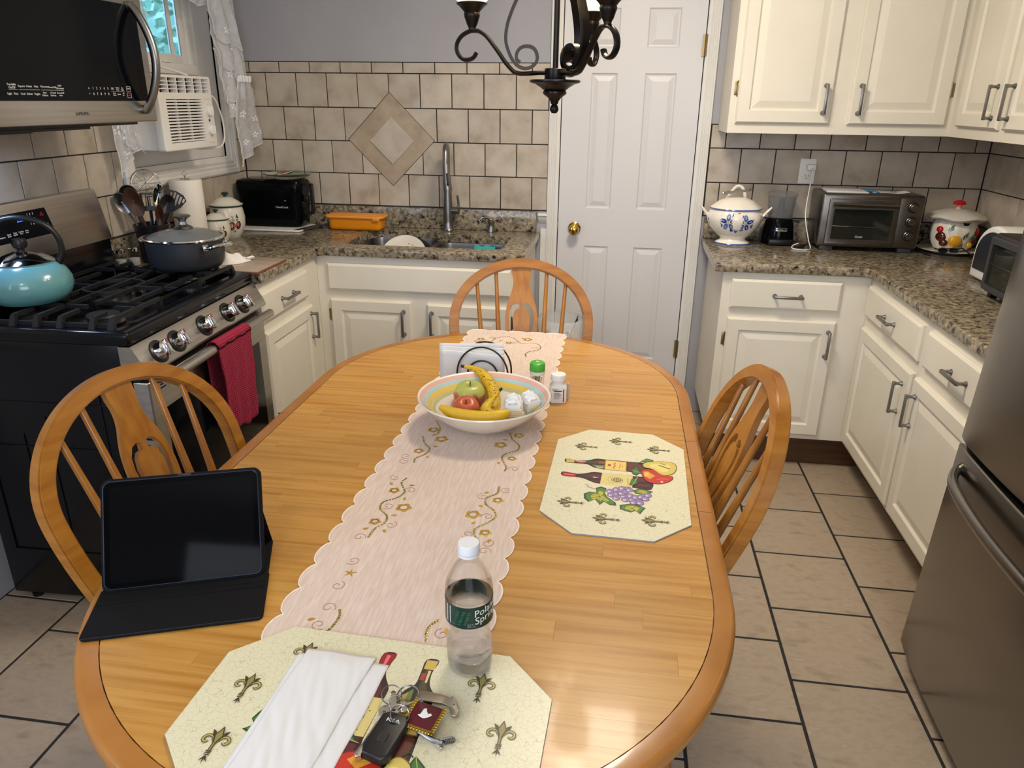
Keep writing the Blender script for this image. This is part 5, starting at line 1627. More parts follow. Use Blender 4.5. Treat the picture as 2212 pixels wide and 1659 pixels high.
# outlet with charger
ou = thing('wall_outlet', 'white double wall outlet on the tiles above the food chopper', 'outlet', (2.752, -.008, 1.232))
obj('cover_plate', G(frame((2.752, -.0072, 1.232), (1, 0, 0), (0, 0, 1))).slab(rrect(-.036, .036, -.056, .056, .004), 0, .006, r=.003), WHITEPL, ou, w=True)
To = frame((2.752, -.0132, 1.232), (1, 0, 0), (0, 0, 1))
obj('socket', G(To).slab(rrect(-.016, .016, -.036, -.008, .010), 0, .0012, r=.0005, seg=1), WHITECER, ou, w=True)
g = G(To)
for x in (-.007, .005): g.box(x, x + .002, -.024, -.015, .001, .0016)
g.lathe([(0, .0016), (.0025, .0016), (.0025, .001)], 10, c=(0, -.031))
obj('slots', g, TEXTD, ou, w=True, kind='stuff')
cg = thing('phone_charger', 'white plug-in charger with a white cable hanging down from the outlet', 'charger', (2.762, -.03, 1.252))
obj('adapter', G().box(2.744, 2.782, -.045, -.0136, 1.240, 1.264, b=.005), WHITEPL, cg, w=True)
obj('cable', G().tube(cat([(2.763, -.046, 1.250), (2.764, -.060, 1.235), (2.762, -.062, 1.17), (2.752, -.10, 1.05), (2.762, -.17, .955), (2.765, -.225, .920), (2.745, -.262, .9165), (2.705, -.262, .9165), (2.685, -.235, .917), (2.690, -.215, .925), (2.715, -.205, .935)], 7), .0024, 8), WHITEPL, cg, w=True)
pg = thing('power_plug', 'black appliance plug lying in front of the food chopper', 'plug', (2.725, -.20, CT))
obj('plug_body', G().box(-.025, .02, -.009, .009, .0, .018, b=.004).tube([(.018, 0, .01), (.035, .01, .016), (.05, .03, .03)], .004, 8), BLKPL, pg)

# mushroom canister
mc = thing('mushroom_canister', 'white ceramic canister with raised mushrooms and a red mushroom lid knob', 'canister', (3.372, -.165, CT + .014))
def wobble(g, prof, n=64, lob=9, amp=.02, wz=0):
    R = []
    for i, (r, z) in enumerate(prof):
        R.append([g.v((r * (1 + amp * math.cos(lob * 2 * PI * k / n)) * math.cos(2 * PI * k / n), r * (1 + amp * math.cos(lob * 2 * PI * k / n)) * math.sin(2 * PI * k / n), z + (wz * math.cos(5 * 2 * PI * k / n) if r > .09 and wz else 0))) for k in range(n)])
    for a, b in zip(R, R[1:]):
        for k in range(n): g.f([a[k], a[(k + 1) % n], b[(k + 1) % n], b[k]])
    g.f(R[0][::-1]); g.f(R[-1])
g = G(); wobble(g, [(.055, 0), (.070, .004), (.086, .035), (.092, .065), (.090, .095), (.083, .120), (.080, .128)], amp=.015, lob=14)
obj('canister_body', g, WHITECER, mc, sharp=60)
g = G(); wobble(g, [(.084, .1285), (.100, .130), (.112, .133), (.115, .139), (.108, .147), (.075, .163), (.040, .173), (.012, .176)], amp=.01, lob=5, wz=.004)
lm_ = obj('lid', g, mk('grey_white_glaze', '#d9d5ca', .15, coat=.4), mc, sharp=60)
obj('knob_stem', G().lathe([(0, .172), (.012, .173), (.009, .185), (.010, .196), (0, .196)], 20), mk('cream_stem', '#d9b79b', .3), lm_)
obj('knob_cap', G().lathe([(0, .194), (.024, .192), (.027, .196), (.022, .205), (.010, .211), (0, .212)], 28), REDPL, lm_)
obj('spoon_notch', G(frame((0.012, -.0835, .112), (1, 0, 0), (0, 0, 1))).slab([(-.014, .012), (-.011, .004), (-.004, -.002), (.004, -.002), (.011, .004), (.014, .012)], -.003, .001), BLKPL, mc)
def mush(az, z, s, col):
    a = math.radians(az)
    T = M.Rotation(a, 4, 'Z') @ M.Translation((0, -.088, z))
    g = G(T)
    for dx, dz, w_, h_ in ((0, 0, .020 * s, .018 * s),):
        Re = []
        for j in range(8):
            t = j / 7 * PI / 2
            Re.append([g.v((w_ * math.sin(t) * math.cos(q), -.012 * math.cos(t), h_ * math.sin(t) * math.sin(q))) for q in [2 * PI * k / 20 for k in range(20)]])
        for A, B in zip(Re, Re[1:]):
            for k in range(20): g.f([A[k], A[(k + 1) % 20], B[(k + 1) % 20], B[k]])
    c_ = obj('raised_mushroom', g, col, mc)
    return c_
YEL = mk('yellow_glaze', '#e0a326', .15, coat=.4); BRN = mk('brown_glaze', '#4a1f12', .2, coat=.4); DGR = mk('green_glaze', '#3f6b33', .25)
mush(-14, .048, 1.35, YEL)
obj('raised_stem', G(M.Rotation(math.radians(-16), 4, 'Z')).tube([(0, -.086, .030), (.003, -.084, .012)], [.012, .014], 10, flat=.7), YEL, mc)
mush(-42, .035, .9, BRN); mush(-52, .060, 1.2, BRN); mush(-58, .09, .8, REDPL); mush(58, .080, 1.15, REDPL); mush(42, .045, 1.0, BRN); mush(28, .03, .7, YEL)
for u0, v0 in ((.05, .062), (-.62, .092), (.62, .075), (.42, .055), (-.1, .015)):
    P_ = Paint(lambda u, v, h: ((.0945 - abs(v - .07) * .12 + h) * math.sin(u), -(.0945 - abs(v - .07) * .12 + h) * math.cos(u), v))
    for k in range(4):
        x_ = u0 + k * .055
        P_.poly([(x_, v0 + k * .004), (x_ + .03, v0 + k * .004 + .011), (x_ + .07, v0 + k * .004 + .012), (x_ + .05, v0 + k * .004 + .002)], '#4a6b38')
        P_.poly([(x_, v0 + k * .004), (x_ + .05, v0 + k * .004 - .001), (x_ + .08, v0 + k * .004 - .009), (x_ + .03, v0 + k * .004 - .008)], '#3d5f31')
    P_.line([(u0 - .04, v0), (u0 + .24, v0 + .016)], .002, '#3d5f31')
    P_.build('leaf_sprig', mc, GLAZEP, w=False)
sr = thing('serving_dish', 'white oval-rimmed dish under the mushroom canister', 'dish', (3.360, -.175, CT))
obj('dish_body', G().lathe([(0, 0), (.07, 0), (.075, .002), (.12, .014), (.125, .017), (.12, .018), (.08, .0125), (0, .0125)], 48), WHITECER, sr)
sg_ = thing('sunglasses', 'dark sunglasses lying on the dish in front of the mushroom canister', 'sunglasses', (3.315, -.288, CT + .0195), math.radians(5))
for x in (-.02, .025): obj('lens', G(M.Translation((x, 0, .006)) @ M.Rotation(math.radians(65), 4, 'X')).slab([(.020 * math.cos(a), .013 * math.sin(a)) for a in [2 * PI * k / 20 for k in range(20)]], -.001, .001), SUNG, sg_)
obj('spectacle_frame', G().tube(cat([(-.045, .02, .010), (-.042, 0, .012), (0, -.002, .014), (.045, 0, .014), (.062, .01, .016), (.075, -.02, .004), (.085, -.045, -.008)], 5), .0028, 8), BLKPL, sg_)
cd_ = thing('black_cable', 'black cord trailing from behind the toaster oven towards the dish', 'cord', (3.24, -.15, CT))
obj('cord_line', G().tube(cat([(3.215, -.10, .922), (3.232, -.18, .918), (3.238, -.26, .9175), (3.245, -.30, .918)], 6), .003, 8), BLKPL, cd_, w=True)
# white arched toaster
wt = thing('bread_toaster', 'white arched toaster with dark side panel beside the refrigerator', 'toaster', (3.36, -.84, CT))
TW = frame((3.235, -.70, CT + .006), (0, -1, 0), (0, 0, 1))
def arch(w, h, ins=0):
    o_ = [(ins, ins), (w - ins, ins)]
    for k in range(17):
        a = PI * k / 16
        o_.append((w / 2 + (w / 2 - ins) * math.cos(a) * (1 if True else 1), max(ins, h * .38) + (h * .62 - ins) * math.sin(a) ** .85))
    return o_
obj('shell', G(TW).slab(arch(.275, .205), -.20, .0, r=.012), WHITEPL, wt, w=True, sharp=50)
obj('side_panel', G(TW).slab([(x, max(y, .035)) for x, y in arch(.275, .205, .022)], -.004, .004, r=.003), mk('charcoal_plastic', '#24272e', .35), wt, w=True)
# dark toaster oven right of it
dt = thing('small_toaster_oven', 'small dark steel toaster oven half hidden by the refrigerator', 'toaster oven', (3.32, -1.19, CT))
obj('oven_case', G().box(3.155, 3.46, -1.37, -1.0, CT + .016, CT + .215, b=.012), OVENST, dt, w=True)
for y in (-1.03, -1.34):
    for x in (3.18, 3.43): obj('foot', G().box(x - .012, x + .012, y - .012, y + .012, CT, CT + .018, b=.002), BLKPL, dt, w=True)
TD_ = frame((3.155, -1.0, CT + .016), (0, -1, 0), (0, 0, 1))
d2 = obj('oven_door', G(TD_).slab(rrect(.012, .30, .012, .188, .008), 0, .012, r=.003, holes=[rrect(.032, .285, .03, .165, .006)]), GREYPL, dt, w=True)
obj('door_glass', G(TD_).box(.030, .287, .028, .167, .002, .005), MATS['oven_door_glass'], d2, w=True)
obj('rack', G(TD_).tube([(.032, .10, .006), (.285, .10, .006)], .0012, 6), CHROME, d2, w=True)
bit = thing('parsley_leaf', 'tiny green herb leaf fallen on the granite in front of the tureen', 'leaf', (2.44, -.345, CT + .0002))
obj('leaf_blade', G().slab([(-.006, 0), (-.002, -.004), (.004, -.003), (.007, .002), (.002, .005), (-.003, .004)], 0, .001), LEAFG, bit)

# ------------------------------------------------------------ bin by the door
bn = thing('waste_bin', 'white waste basket with a translucent liner in front of the door', 'bin', (1.655, -.205, 0))
obj('basket', G().lathe([(0, .0), (.082, 0), (.085, .004), (.105, .43), (.109, .44), (.106, .44), (.102, .43), (.082, .008), (0, .008)], 40), WHITEPL, bn)
g = G()
random.seed(4)
n = 72
R = []
for j, (r, z) in enumerate(((.103, .36), (.107, .442), (.112, .448), (.113, .40), (.112, .52), (.108, .535))):
    R.append([g.v((r * (1 + random.uniform(-.02, .02)) * math.cos(2 * PI * k / n), r * (1 + random.uniform(-.02, .02)) * math.sin(2 * PI * k / n), z + random.uniform(-.004, .004))) for k in range(n)])
for a, b in [(R[0], R[1]), (R[1], R[4]), (R[4], R[5]), (R[2], R[3])]:
    for k in range(n): g.f([a[k], a[(k + 1) % n], b[(k + 1) % n], b[k]])
obj('liner', g, mk('thin_liner', '#e9ebef', .35, trans=.15, ior=1.05, alpha=.72), bn, sharp=None)
tg_ = thing('plant_cuttings', 'leafy twig cuttings sticking out of the waste basket', 'plant', (1.655, -.205, .01))
obj('stem', G().tube(cat([(-.03, 0, .02), (.0, -.02, .25), (.045, -.03, .42), (.085, -.02, .54)], 5), .0025, 6), TWIG, tg_)
obj('stem', G().tube(cat([(-.01, .0, .02), (-.05, -.03, .3), (-.068, -.04, .46)], 5), .0025, 6), TWIG, tg_)
obj('stem', G().tube(cat([(.045, -.03, .42), (.07, -.06, .46), (.075, -.065, .48)], 4), .0014, 6), TWIG, tg_)
for x, y, z, a in ((-.068, -.04, .465, .3), (-.075, -.045, .45, 2.4), (-.06, -.035, .44, 1.0), (-.07, -.04, .43, 3.6), (.03, -.05, .47, .8), (.085, -.02, .53, 2.0)):
    T = M.Translation((x, y, z)) @ M.Rotation(a, 4, 'Y') @ M.Rotation(1.2, 4, 'X')
    obj('leaf', G(T).slab([(0, 0), (.008, .006), (.018, .005), (.026, 0), (.018, -.005), (.008, -.006)], 0, .0006), LEAFG, tg_)
# ------------------------------------------------------------ dining table
TZ = .75
TCX, TYA, TYB, TR_ = 1.592, -1.72, -2.615, .542
def track(r, n=40):
    o_ = []
    for k in range(n + 1):
        a = PI * k / n
        o_.append((TCX + r * math.cos(a), TYA + r * math.sin(a)))
    for k in range(n + 1):
        a = PI + PI * k / n
        o_.append((TCX + r * math.cos(a), TYB + r * math.sin(a)))
    return o_
dt_ = thing('dining_table', 'honey-coloured oval extension dining table with plank top and rounded rim', 'table', (TCX, -2.1675, 0))
IN = .034
inner = track(TR_ - IN)
g = G(); g.slab(track(TR_), .722, TZ, r=.010, rb=.008, holes=[inner], seg=4)
obj('rim', g, RIM, dt_, w=True, sharp=40)
obj('top_core', G().slab(track(TR_ - IN + .001), .724, TZ - .003, smooth=False), mk('core_dark', '#5a3a1c', .6), dt_, w=True)
random.seed(21)
SEAMS = (-2.348, -2.012)
secs = [(TYB - TR_, SEAMS[0]), SEAMS, (SEAMS[1], TYA + TR_)]
for a, b in secs:
    n = round((b - a) / .048)
    ph_ = (b - a) / n
    for k in range(n):
        y0, y1 = a + k * ph_ + (.0006 if k == 0 else .00012), a + (k + 1) * ph_ - (.0006 if k == n - 1 else .00012)
        x = TCX - TR_ - random.uniform(0, .35)
        while x < TCX + TR_:
            L_ = random.uniform(.26, .52)
            p = [(x + .00012, y0), (x + L_ - .00012, y0), (x + L_ - .00012, y1), (x + .00012, y1)]
            x += L_
            r_ = TR_ - IN - .0020
            # clip against the racetrack
            q = clip(p, 1, 0, TCX + r_); q = clip(q, -1, 0, -(TCX - r_)) if len(q) > 2 else q
            for kk in range(0, 41):
                if len(q) < 3: break
                an = PI * kk / 40
                q = clip(q, math.cos(an), math.sin(an), math.cos(an) * TCX + math.sin(an) * TYA + r_)
            for kk in range(0, 41):
                if len(q) < 3: break
                an = PI + PI * kk / 40
                q = clip(q, math.cos(an), math.sin(an), math.cos(an) * TCX + math.sin(an) * TYB + r_)
            if len(q) < 3 or abs(area2(q)) < 2e-4: continue
            g = G(); g.slab(q, TZ - .0028, TZ, smooth=False)
            obj('plank', g, PLANK, dt_, w=True, sharp=None)
g = G()
for y in SEAMS:
    for sx in (-1, 1):
        xx = TCX + sx * (TR_ - IN / 2)
        g.box(xx - IN / 2 - .001, xx + IN / 2 - .008, y - .0006, y + .0006, TZ - .004, TZ + .0002)
obj('leaf_seam', g, MATS['core_dark'], dt_, w=True, kind='stuff')
ap = []
g = G(); g.slab(offset(track(TR_), -.09), .645, .722, holes=[offset(track(TR_), -.112)[:]], smooth=False)
obj('apron', g, RIM, dt_, w=True, sharp=30)
for sx in (-1, 1):
    for sy in (-1, 1):
        g = G()
        c_ = (TCX + sx * .365, -2.1675 + sy * .70)
        g.box(c_[0] - .030, c_[0] + .030, c_[1] - .030, c_[1] + .030, .60, .72, b=.004)
        g.lathe([(0, 0), (.018, 0), (.022, .02), (.026, .10), (.034, .35), (.036, .45), (.028, .50), (.034, .52), (.026, .545), (.034, .57), (.030, .60), (0, .60)], 24, c=c_)
        obj('leg', g, RIM, dt_, w=True)

# ------------------------------------------------------------ chairs
LEAN = .341
SZ = .452
HA, HB, HVC, HWB = .242, .198, .775, .175
def hoop_pts(n=26):
    pts = []
    for k in range(n):
        s = 1 - k / (n - 1)
        pts.append((-(HA - (HA - HWB) * s ** 1.8), HVC - (HVC - SZ) * s))
    for k in range(1, 2 * n):
        t = -PI / 2 + PI * k / (2 * n)
        pts.append((HA * math.sin(t), HVC + HB * math.cos(t)))
    for k in range(n):
        s = k / (n - 1)
        pts.append((HA - (HA - HWB) * s ** 1.8, HVC - (HVC - SZ) * s))
    return pts
def HP(u, v, d=0):
    sl, cl_ = math.sin(LEAN), math.cos(LEAN)
    return V((-(v - SZ) * math.tan(LEAN) + d * cl_, -u, v + d * sl))
def make_chair(label, m4):
    t = thing('dining_chair', label, 'chair', mat4=m4, group='hoop-back oak chairs around the table')
    N_ = V((math.cos(LEAN), 0, math.sin(LEAN)))
    g = G(); g.tube([HP(u, v) for u, v in hoop_pts()], .0155 * 1.414, 4, sq=True, flat=1.12, up=N_)
    es = [e for e in g.bm.edges if len(e.link_faces) == 2 and e.link_faces[0].normal.angle(e.link_faces[1].normal, 0) > .9] if False else None
    bmesh.ops.recalc_face_normals(g.bm, faces=g.bm.faces)
    es = [e for e in g.bm.edges if len(e.link_faces) == 2 and e.link_faces[0].normal.angle(e.link_faces[1].normal, 0) > .9]
    bmesh.ops.bevel(g.bm, geom=es, offset=.0035, segments=2, affect='EDGES')
    for f_ in g.bm.faces: f_.smooth = True
    obj('hoop', g, OAK, t, sharp=60)
    T = frame(HP(0, SZ), (0, -1, 0), (-math.sin(LEAN), 0, math.cos(LEAN)))
    cl_ = 1 / math.cos(LEAN)
    half = [(.034, .957), (.0335, .935), (.030, .915), (.031, .895), (.036, .875), (.044, .855), (.052, .830), (.0575, .800), (.0585, .775), (.0565, .745), (.050, .712), (.041, .670), (.033, .625), (.027, .57), (.026, .52), (.030, .455)]
    o_ = [(u, (v - SZ) * cl_) for u, v in half[::-1]]
    o_ = cat(o_, 3)
    outl_ = [(u, v) for u, v in o_] + [(-u, v) for u, v in o_[::-1]]
    slot = [(.006, .833), (.016, .838), (.030, .833), (.041, .815), (.045, .790), (.042, .755), (.034, .715), (.022, .665), (.013, .620), (.009, .585), (.0065, .60), (.009, .64), (.014, .675), (.022, .715), (.029, .755), (.031, .785), (.026, .808), (.018, .818), (.008, .820)]
    hl = []
    for sg in (-1, 1):
        hl.append([(sg * u, (v - SZ) * cl_) for u, v in slot])
    g = G(T); g.slab(outl_, -.007, .007, holes=hl, smooth=False)
    obj('splat', g, OAKV, t, sharp=30)
    for u0, u1_, vt in ((-.092, -.068, .948), (-.160, -.118, .905), (.092, .068, .948), (.160, .118, .905)):
        p0, p1 = HP(u1_, SZ), HP(u0, vt)
        pts = [p0.lerp(p1, k / 10) for k in range(11)]
        rr_ = [.0085, .0105, .0115, .0115, .0108, .0098, .0088, .008, .0074, .007, .0066]
        obj('spindle', G().tube(pts, rr_, 12), OAKV, t)
    so_ = [(-.035, -.165), (-.038, 0), (-.035, .165), (.02, .205), (.16, .225), (.33, .222), (.39, .19), (.41, .10), (.415, 0), (.41, -.10), (.39, -.19), (.33, -.222), (.16, -.225), (.02, -.205)]
    so_ = cat(so_, 4, True)
    g = G(); g.slab(so_, SZ - .034, SZ, r=.012, rb=.012)
    obj('seat', g, RIM, t, sharp=50)
    for x, y, tx, ty in ((.05, -.14, -.03, -.20), (.05, .14, -.03, .20), (.33, -.15, .37, -.20), (.33, .15, .37, .20)):
        a_, b_ = V((x, y, SZ - .03)), V((tx, ty, 0.002))
        pts = [a_.lerp(b_, k / 10) for k in range(11)]
        obj('leg', G().tube(pts, [.014, .017, .019, .021, .019, .016, .020, .018, .016, .013, .011], 14), RIM, t)
    for sy in (-1, 1): obj('stretcher', G().tube([(.012, sy * .172, .19), (.18, sy * .178, .19), (.353, sy * .182, .19)], [.008, .012, .008], 12), RIM, t)
    obj('stretcher', G().tube([(.18, -.178, .19), (.18, 0, .19), (.18, .178, .19)], [.008, .012, .008], 12), RIM, t)
    return t
def cmat(x, y, phi): return M.Translation((x, y, 0)) @ M.Rotation(phi, 4, 'Z')
chair_l = make_chair('honey oak hoop-back chair on the left, behind the tablet', cmat(1.056, -2.42, -.206))
chair_r = duptree(chair_l, cmat(2.065, -2.172, 3.180), 'honey oak hoop-back chair on the right, in front of the white cabinets')
chair_f = duptree(chair_l, cmat(1.596, -1.252, -1.419), 'honey oak hoop-back chair at the far end of the table, facing the camera')

# ------------------------------------------------------------ table runner
rn = thing('table_runner', 'pale pink linen table runner with scalloped edges and gold embroidery', 'table runner', (1.573, -2.1, TZ))
RX0, RX1, RY0, RY1 = 1.404, 1.742, -2.99, -1.188
per = .0672
def scal():
    r_ = []
    ny = int((RY1 - RY0) / per)
    pr2 = (RY1 - RY0) / ny
    for i in range(ny):
        for k in range(8):
            t = k / 8
            r_.append((RX1 - .006 + .013 * math.sin(PI * t) ** .6, RY0 + (i + t) * pr2))
    nx = 5; px2 = (RX1 - RX0) / nx
    for i in range(nx):
        for k in range(8):
            t = k / 8
            r_.append((RX1 - (i + t) * px2, RY1 - .004 + .010 * math.sin(PI * t) ** .6))
    for i in range(ny):
        for k in range(8):
            t = k / 8
            r_.append((RX0 + .006 - .013 * math.sin(PI * t) ** .6, RY1 - (i + t) * pr2))
    r_.append((RX0 + .004, RY0))
    return r_
so2 = scal()
g = G(); g.slab(so2, TZ + .0002, TZ + .0014, smooth=False)
obj('runner_cloth', g, LINEN, rn, w=True, sharp=None)
obj('white_edging', G().tube([(x, y, TZ + .0014) for x, y in so2], .0012, 5, closed=True), LINENW, rn, w=True)
RZ = TZ + .0015
VINES = [
[(1.48, -2.311), (1.476, -2.333), (1.493, -2.369), (1.484, -2.396), (1.462, -2.416), (1.464, -2.444), (1.485, -2.468), (1.488, -2.494), (1.476, -2.516), (1.473, -2.549)],
[(1.686, -2.317), (1.686, -2.344), (1.668, -2.367), (1.671, -2.392), (1.691, -2.414), (1.698, -2.437), (1.686, -2.462), (1.667, -2.485), (1.668, -2.504), (1.68, -2.529), (1.683, -2.553)],
[(1.461, -2.095), (1.476, -2.133), (1.495, -2.16), (1.491, -2.19), (1.475, -2.213), (1.477, -2.233)],
[(1.67, -2.042), (1.681, -2.077), (1.7, -2.105), (1.7, -2.135), (1.674, -2.16), (1.673, -2.188), (1.687, -2.222), (1.687, -2.241)],
[(1.471, -1.998), (1.491, -2.039), (1.494, -2.071), (1.484, -2.087)],
[(1.496, -2.76), (1.501, -2.775), (1.498, -2.802), (1.49, -2.818)],
[(1.659, -2.76), (1.649, -2.775), (1.648, -2.793), (1.652, -2.809)],
[(1.442, -1.32), (1.496, -1.315), (1.511, -1.27), (1.55, -1.252), (1.58, -1.279), (1.604, -1.317), (1.647, -1.309), (1.671, -1.341), (1.668, -1.381), (1.642, -1.4), (1.631, -1.431), (1.637, -1.453)]]
seqm = None
for vi, vn in enumerate(VINES):
    pts = cat(vn, 10)
    d = 0
    last = V(pts[0])
    g = G()
    acc = 1
    for p in pts:
        p = V(p); acc += (p - last).length; last = p
        if acc > .0052:
            acc = 0
            g.lathe([(.0008, RZ + .0003), (.0011, RZ + .0009), (.0024, RZ + .0007), (.0025, RZ + .0001)], 8, c=(p.x, p.y))
    obj('sequin_vine', g, SEQ, rn, w=True, kind='stuff')
FLW = [(1.47, -2.366, .0133), (1.509, -2.431, .0173), (1.468, -2.491, .0132), (1.692, -2.372, .0132), (1.652, -2.435, .0173), (1.688, -2.497, .0132), (1.472, -2.175, .0141), (1.51, -2.103, .0182), (1.478, -2.053, .0161), (1.693, -2.052, .0141), (1.657, -2.112, .0173), (1.694, -2.179, .0122), (1.46, -1.295, .0153), (1.62, -1.272, .0182), (1.561, -1.319, .0132)]
for x, y, r in FLW:
    g = G()
    n = 30
    ri = [g.v((x + r * .45 * math.cos(2 * PI * k / n), y + r * .45 * math.sin(2 * PI * k / n), RZ + .0004)) for k in range(n)]
    ro = [g.v((x + r * (.88 + .12 * math.cos(5 * 2 * PI * k / n)) * math.cos(2 * PI * k / n), y + r * (.88 + .12 * math.cos(5 * 2 * PI * k / n)) * math.sin(2 * PI * k / n), RZ)) for k in range(n)]
    for k in range(n): g.f([ri[k], ro[k], ro[(k + 1) % n], ri[(k + 1) % n]])
    fl_ = obj('embroidered_flower', g, GOLDT, rn, w=True)
    g = G()
    for k in range(14):
        a = 2 * PI * k / 14
        g.lathe([(.0, RZ + .0009), (.0012, RZ + .0008), (.0014, RZ + .0003)], 6, c=(x + r * .5 * math.cos(a), y + r * .5 * math.sin(a)))
    obj('sequin_ring', g, SEQ, fl_, w=True, kind='stuff')
LV = [(1.5, -2.339), (1.501, -2.397), (1.499, -2.463), (1.496, -2.521), (1.458, -2.519), (1.455, -2.339), (1.664, -2.344), (1.661, -2.4), (1.659, -2.466), (1.659, -2.526), (1.7, -2.522), (1.505, -2.146), (1.5, -2.203), (1.664, -2.082), (1.667, -2.205), (1.459, -2.788), (1.677, -2.782), (1.53, -1.30), (1.60, -1.26), (1.655, -1.39)]
for i, (x, y) in enumerate(LV):
    a = i * 1.7
    T = M.Translation((x, y, RZ)) @ M.Rotation(a, 4, 'Z')
    obj('embroidered_leaf', G(T).slab([(-.006, 0), (-.002, .0035), (.003, .003), (.007, 0), (.003, -.003), (-.002, -.0035)], 0, .0004, smooth=False), GOLDT, rn, w=True)
g = G()
for k in range(5):
    a = PI / 2 + 2 * PI * k / 5
    g.f([g.v((1.478, -2.660, RZ + .0004)), g.v((1.478 + .0035 * math.cos(a - .6), -2.660 + .0035 * math.sin(a - .6), RZ + .0004)), g.v((1.478 + .013 * math.cos(a), -2.660 + .013 * math.sin(a), RZ + .0002)), g.v((1.478 + .0035 * math.cos(a + .6), -2.660 + .0035 * math.sin(a + .6), RZ + .0004))])
obj('embroidered_star', g, GOLDT, rn, w=True)
SW = [(1.456, -2.312), (1.504, -2.36), (1.475, -2.43), (1.502, -2.498), (1.456, -2.549), (1.703, -2.327), (1.659, -2.362), (1.682, -2.439), (1.655, -2.507), (1.698, -2.532), (1.697, -2.558), (1.45, -2.205), (1.454, -2.233), (1.706, -2.23), (1.471, -2.624), (1.469, -2.698), (1.475, -2.756), (1.476, -2.798), (1.672, -2.79), (1.50, -1.275), (1.58, -1.31), (1.65, -1.36)]
for i, (x, y) in enumerate(SW):
    s = 1 if i % 2 else -1
    a0 = i * 2.1
    pts = [(x + s * (.0025 + .0105 * t) * math.cos(a0 + 7.5 * t), y + (.0025 + .0105 * t) * math.sin(a0 + 7.5 * t), RZ + .0002) for t in [k / 26 for k in range(27)]]
    obj('thread_scroll', G().tube(pts, .0005, 4), ROSET, rn, w=True)

# ------------------------------------------------------------ placemats
ART = {
'BA': [(.07, .12), (.066, .094), (.07, .07), (.082, .052), (.082, .03), (.081, -.02), (.076, -.07), (.027, -.07), (.031, -.02), (.031, .029), (.038, .055), (.049, .069), (.05, .093), (.051, .119)],
'BB': [(.005, .121), (0, .09), (.005, .072), (.015, .054), (.015, .035), (.012, -.034), (.010, -.074), (-.043, -.073), (-.041, -.033), (-.037, .036), (-.03, .056), (-.02, .071), (-.016, .089), (-.015, .12)],
'PEAR': [(.069, -.053), (.085, -.063), (.092, -.082), (.095, -.106), (.091, -.125), (.069, -.131), (.042, -.124), (.029, -.11), (.03, -.094), (.052, -.076), (.057, -.06)],
'APPLE': [(.04, -.051), (.05, -.064), (.048, -.081), (.029, -.103), (.026, -.119), (.012, -.12), (-.007, -.106), (-.016, -.083), (-.007, -.063), (.018, -.053)],
'L1': [(-.086, .067), (-.075, .055), (-.077, .041), (-.057, .044), (-.049, .033), (-.054, .021), (-.077, .023), (-.091, .017), (-.112, -.001), (-.124, -.002), (-.123, .012), (-.112, .023), (-.127, .031), (-.106, .042), (-.119, .055), (-.106, .065)],
'L2': [(-.119, -.009), (-.113, -.024), (-.109, -.033), (-.111, -.045), (-.123, -.062), (-.13, -.058), (-.148, -.051), (-.137, -.041), (-.145, -.032), (-.141, -.02), (-.136, -.01)],
'L3': [(-.054, -.034), (-.043, -.047), (-.045, -.062), (-.051, -.077), (-.067, -.066), (-.067, -.053), (-.066, -.04)],
'L4': [(.087, -.049), (.103, -.063), (.099, -.078), (.092, -.079), (.083, -.061)],
'L5': [(.039, -.031), (.062, -.041), (.03, -.05), (.015, -.041), (.022, -.032)],
'L6': [(.009, -.044), (-.024, -.044), (-.031, -.033), (-.032, -.026), (-.003, -.031)]}
GRP = [(-.065, .013), (-.055, 0), (-.048, -.012), (-.048, -.024), (-.063, -.018), (-.075, 0), (-.081, .01), (-.077, -.03), (-.081, -.016), (-.093, -.001), (-.053, -.027), (-.082, -.041), (-.078, -.052), (-.069, -.066), (-.094, -.033), (-.096, -.02), (-.098, -.048), (-.085, -.061), (-.104, -.037), (-.071, -.011), (-.104, -.05)]
def fleur(P, x, y, s=1.0):
    D, M_, Lt = '#3d3a22', '#8f8048', '#c9b96e'
    for sg in (-1, 1):
        sp_ = [(x + sg * (.0125 - (.0095 - .0080 * t) * math.cos(5.6 * t) * 1.0), y + .004 + (.0095 - .0080 * t) * math.sin(5.6 * t)) for t in [k / 20 for k in range(21)]]
        P.line(sp_, .0046 * s, D); P.line(sp_, .0030 * s, M_); P.line(sp_, .0010 * s, Lt)
        P.poly([(x + sg * .002, y + .006), (x + sg * .006, y + .018), (x + sg * .012, y + .021), (x + sg * .008, y + .011)], D)
    P.poly([(x - .002, y - .002), (x - .0065, y + .012), (x, y + .028), (x + .0065, y + .012), (x + .002, y - .002)], D)
    P.poly([(x - .001, y + .002), (x - .0045, y + .013), (x, y + .024), (x + .0045, y + .013), (x + .001, y + .002)], M_)
    P.line([(x, y + .002), (x, y - .014)], .0045, D); P.line([(x, y + .002), (x, y - .014)], .0022, M_)
    for k in range(3): P.line([(x - .004, y - .012 - k * .0028), (x + .004, y - .012 - k * .0028)], .0014, D, nolift=True)
    P.h += P.step
    P.poly([(x, y - .018), (x - .006, y - .028), (x - .001, y - .024), (x, y - .031), (x + .001, y - .024), (x + .006, y - .028)], D)
def inset(pts, k):
    cx = sum(p[0] for p in pts) / len(pts); cy = sum(p[1] for p in pts) / len(pts)
    return [(cx + (p[0] - cx) * k, cy + (p[1] - cy) * k) for p in pts]
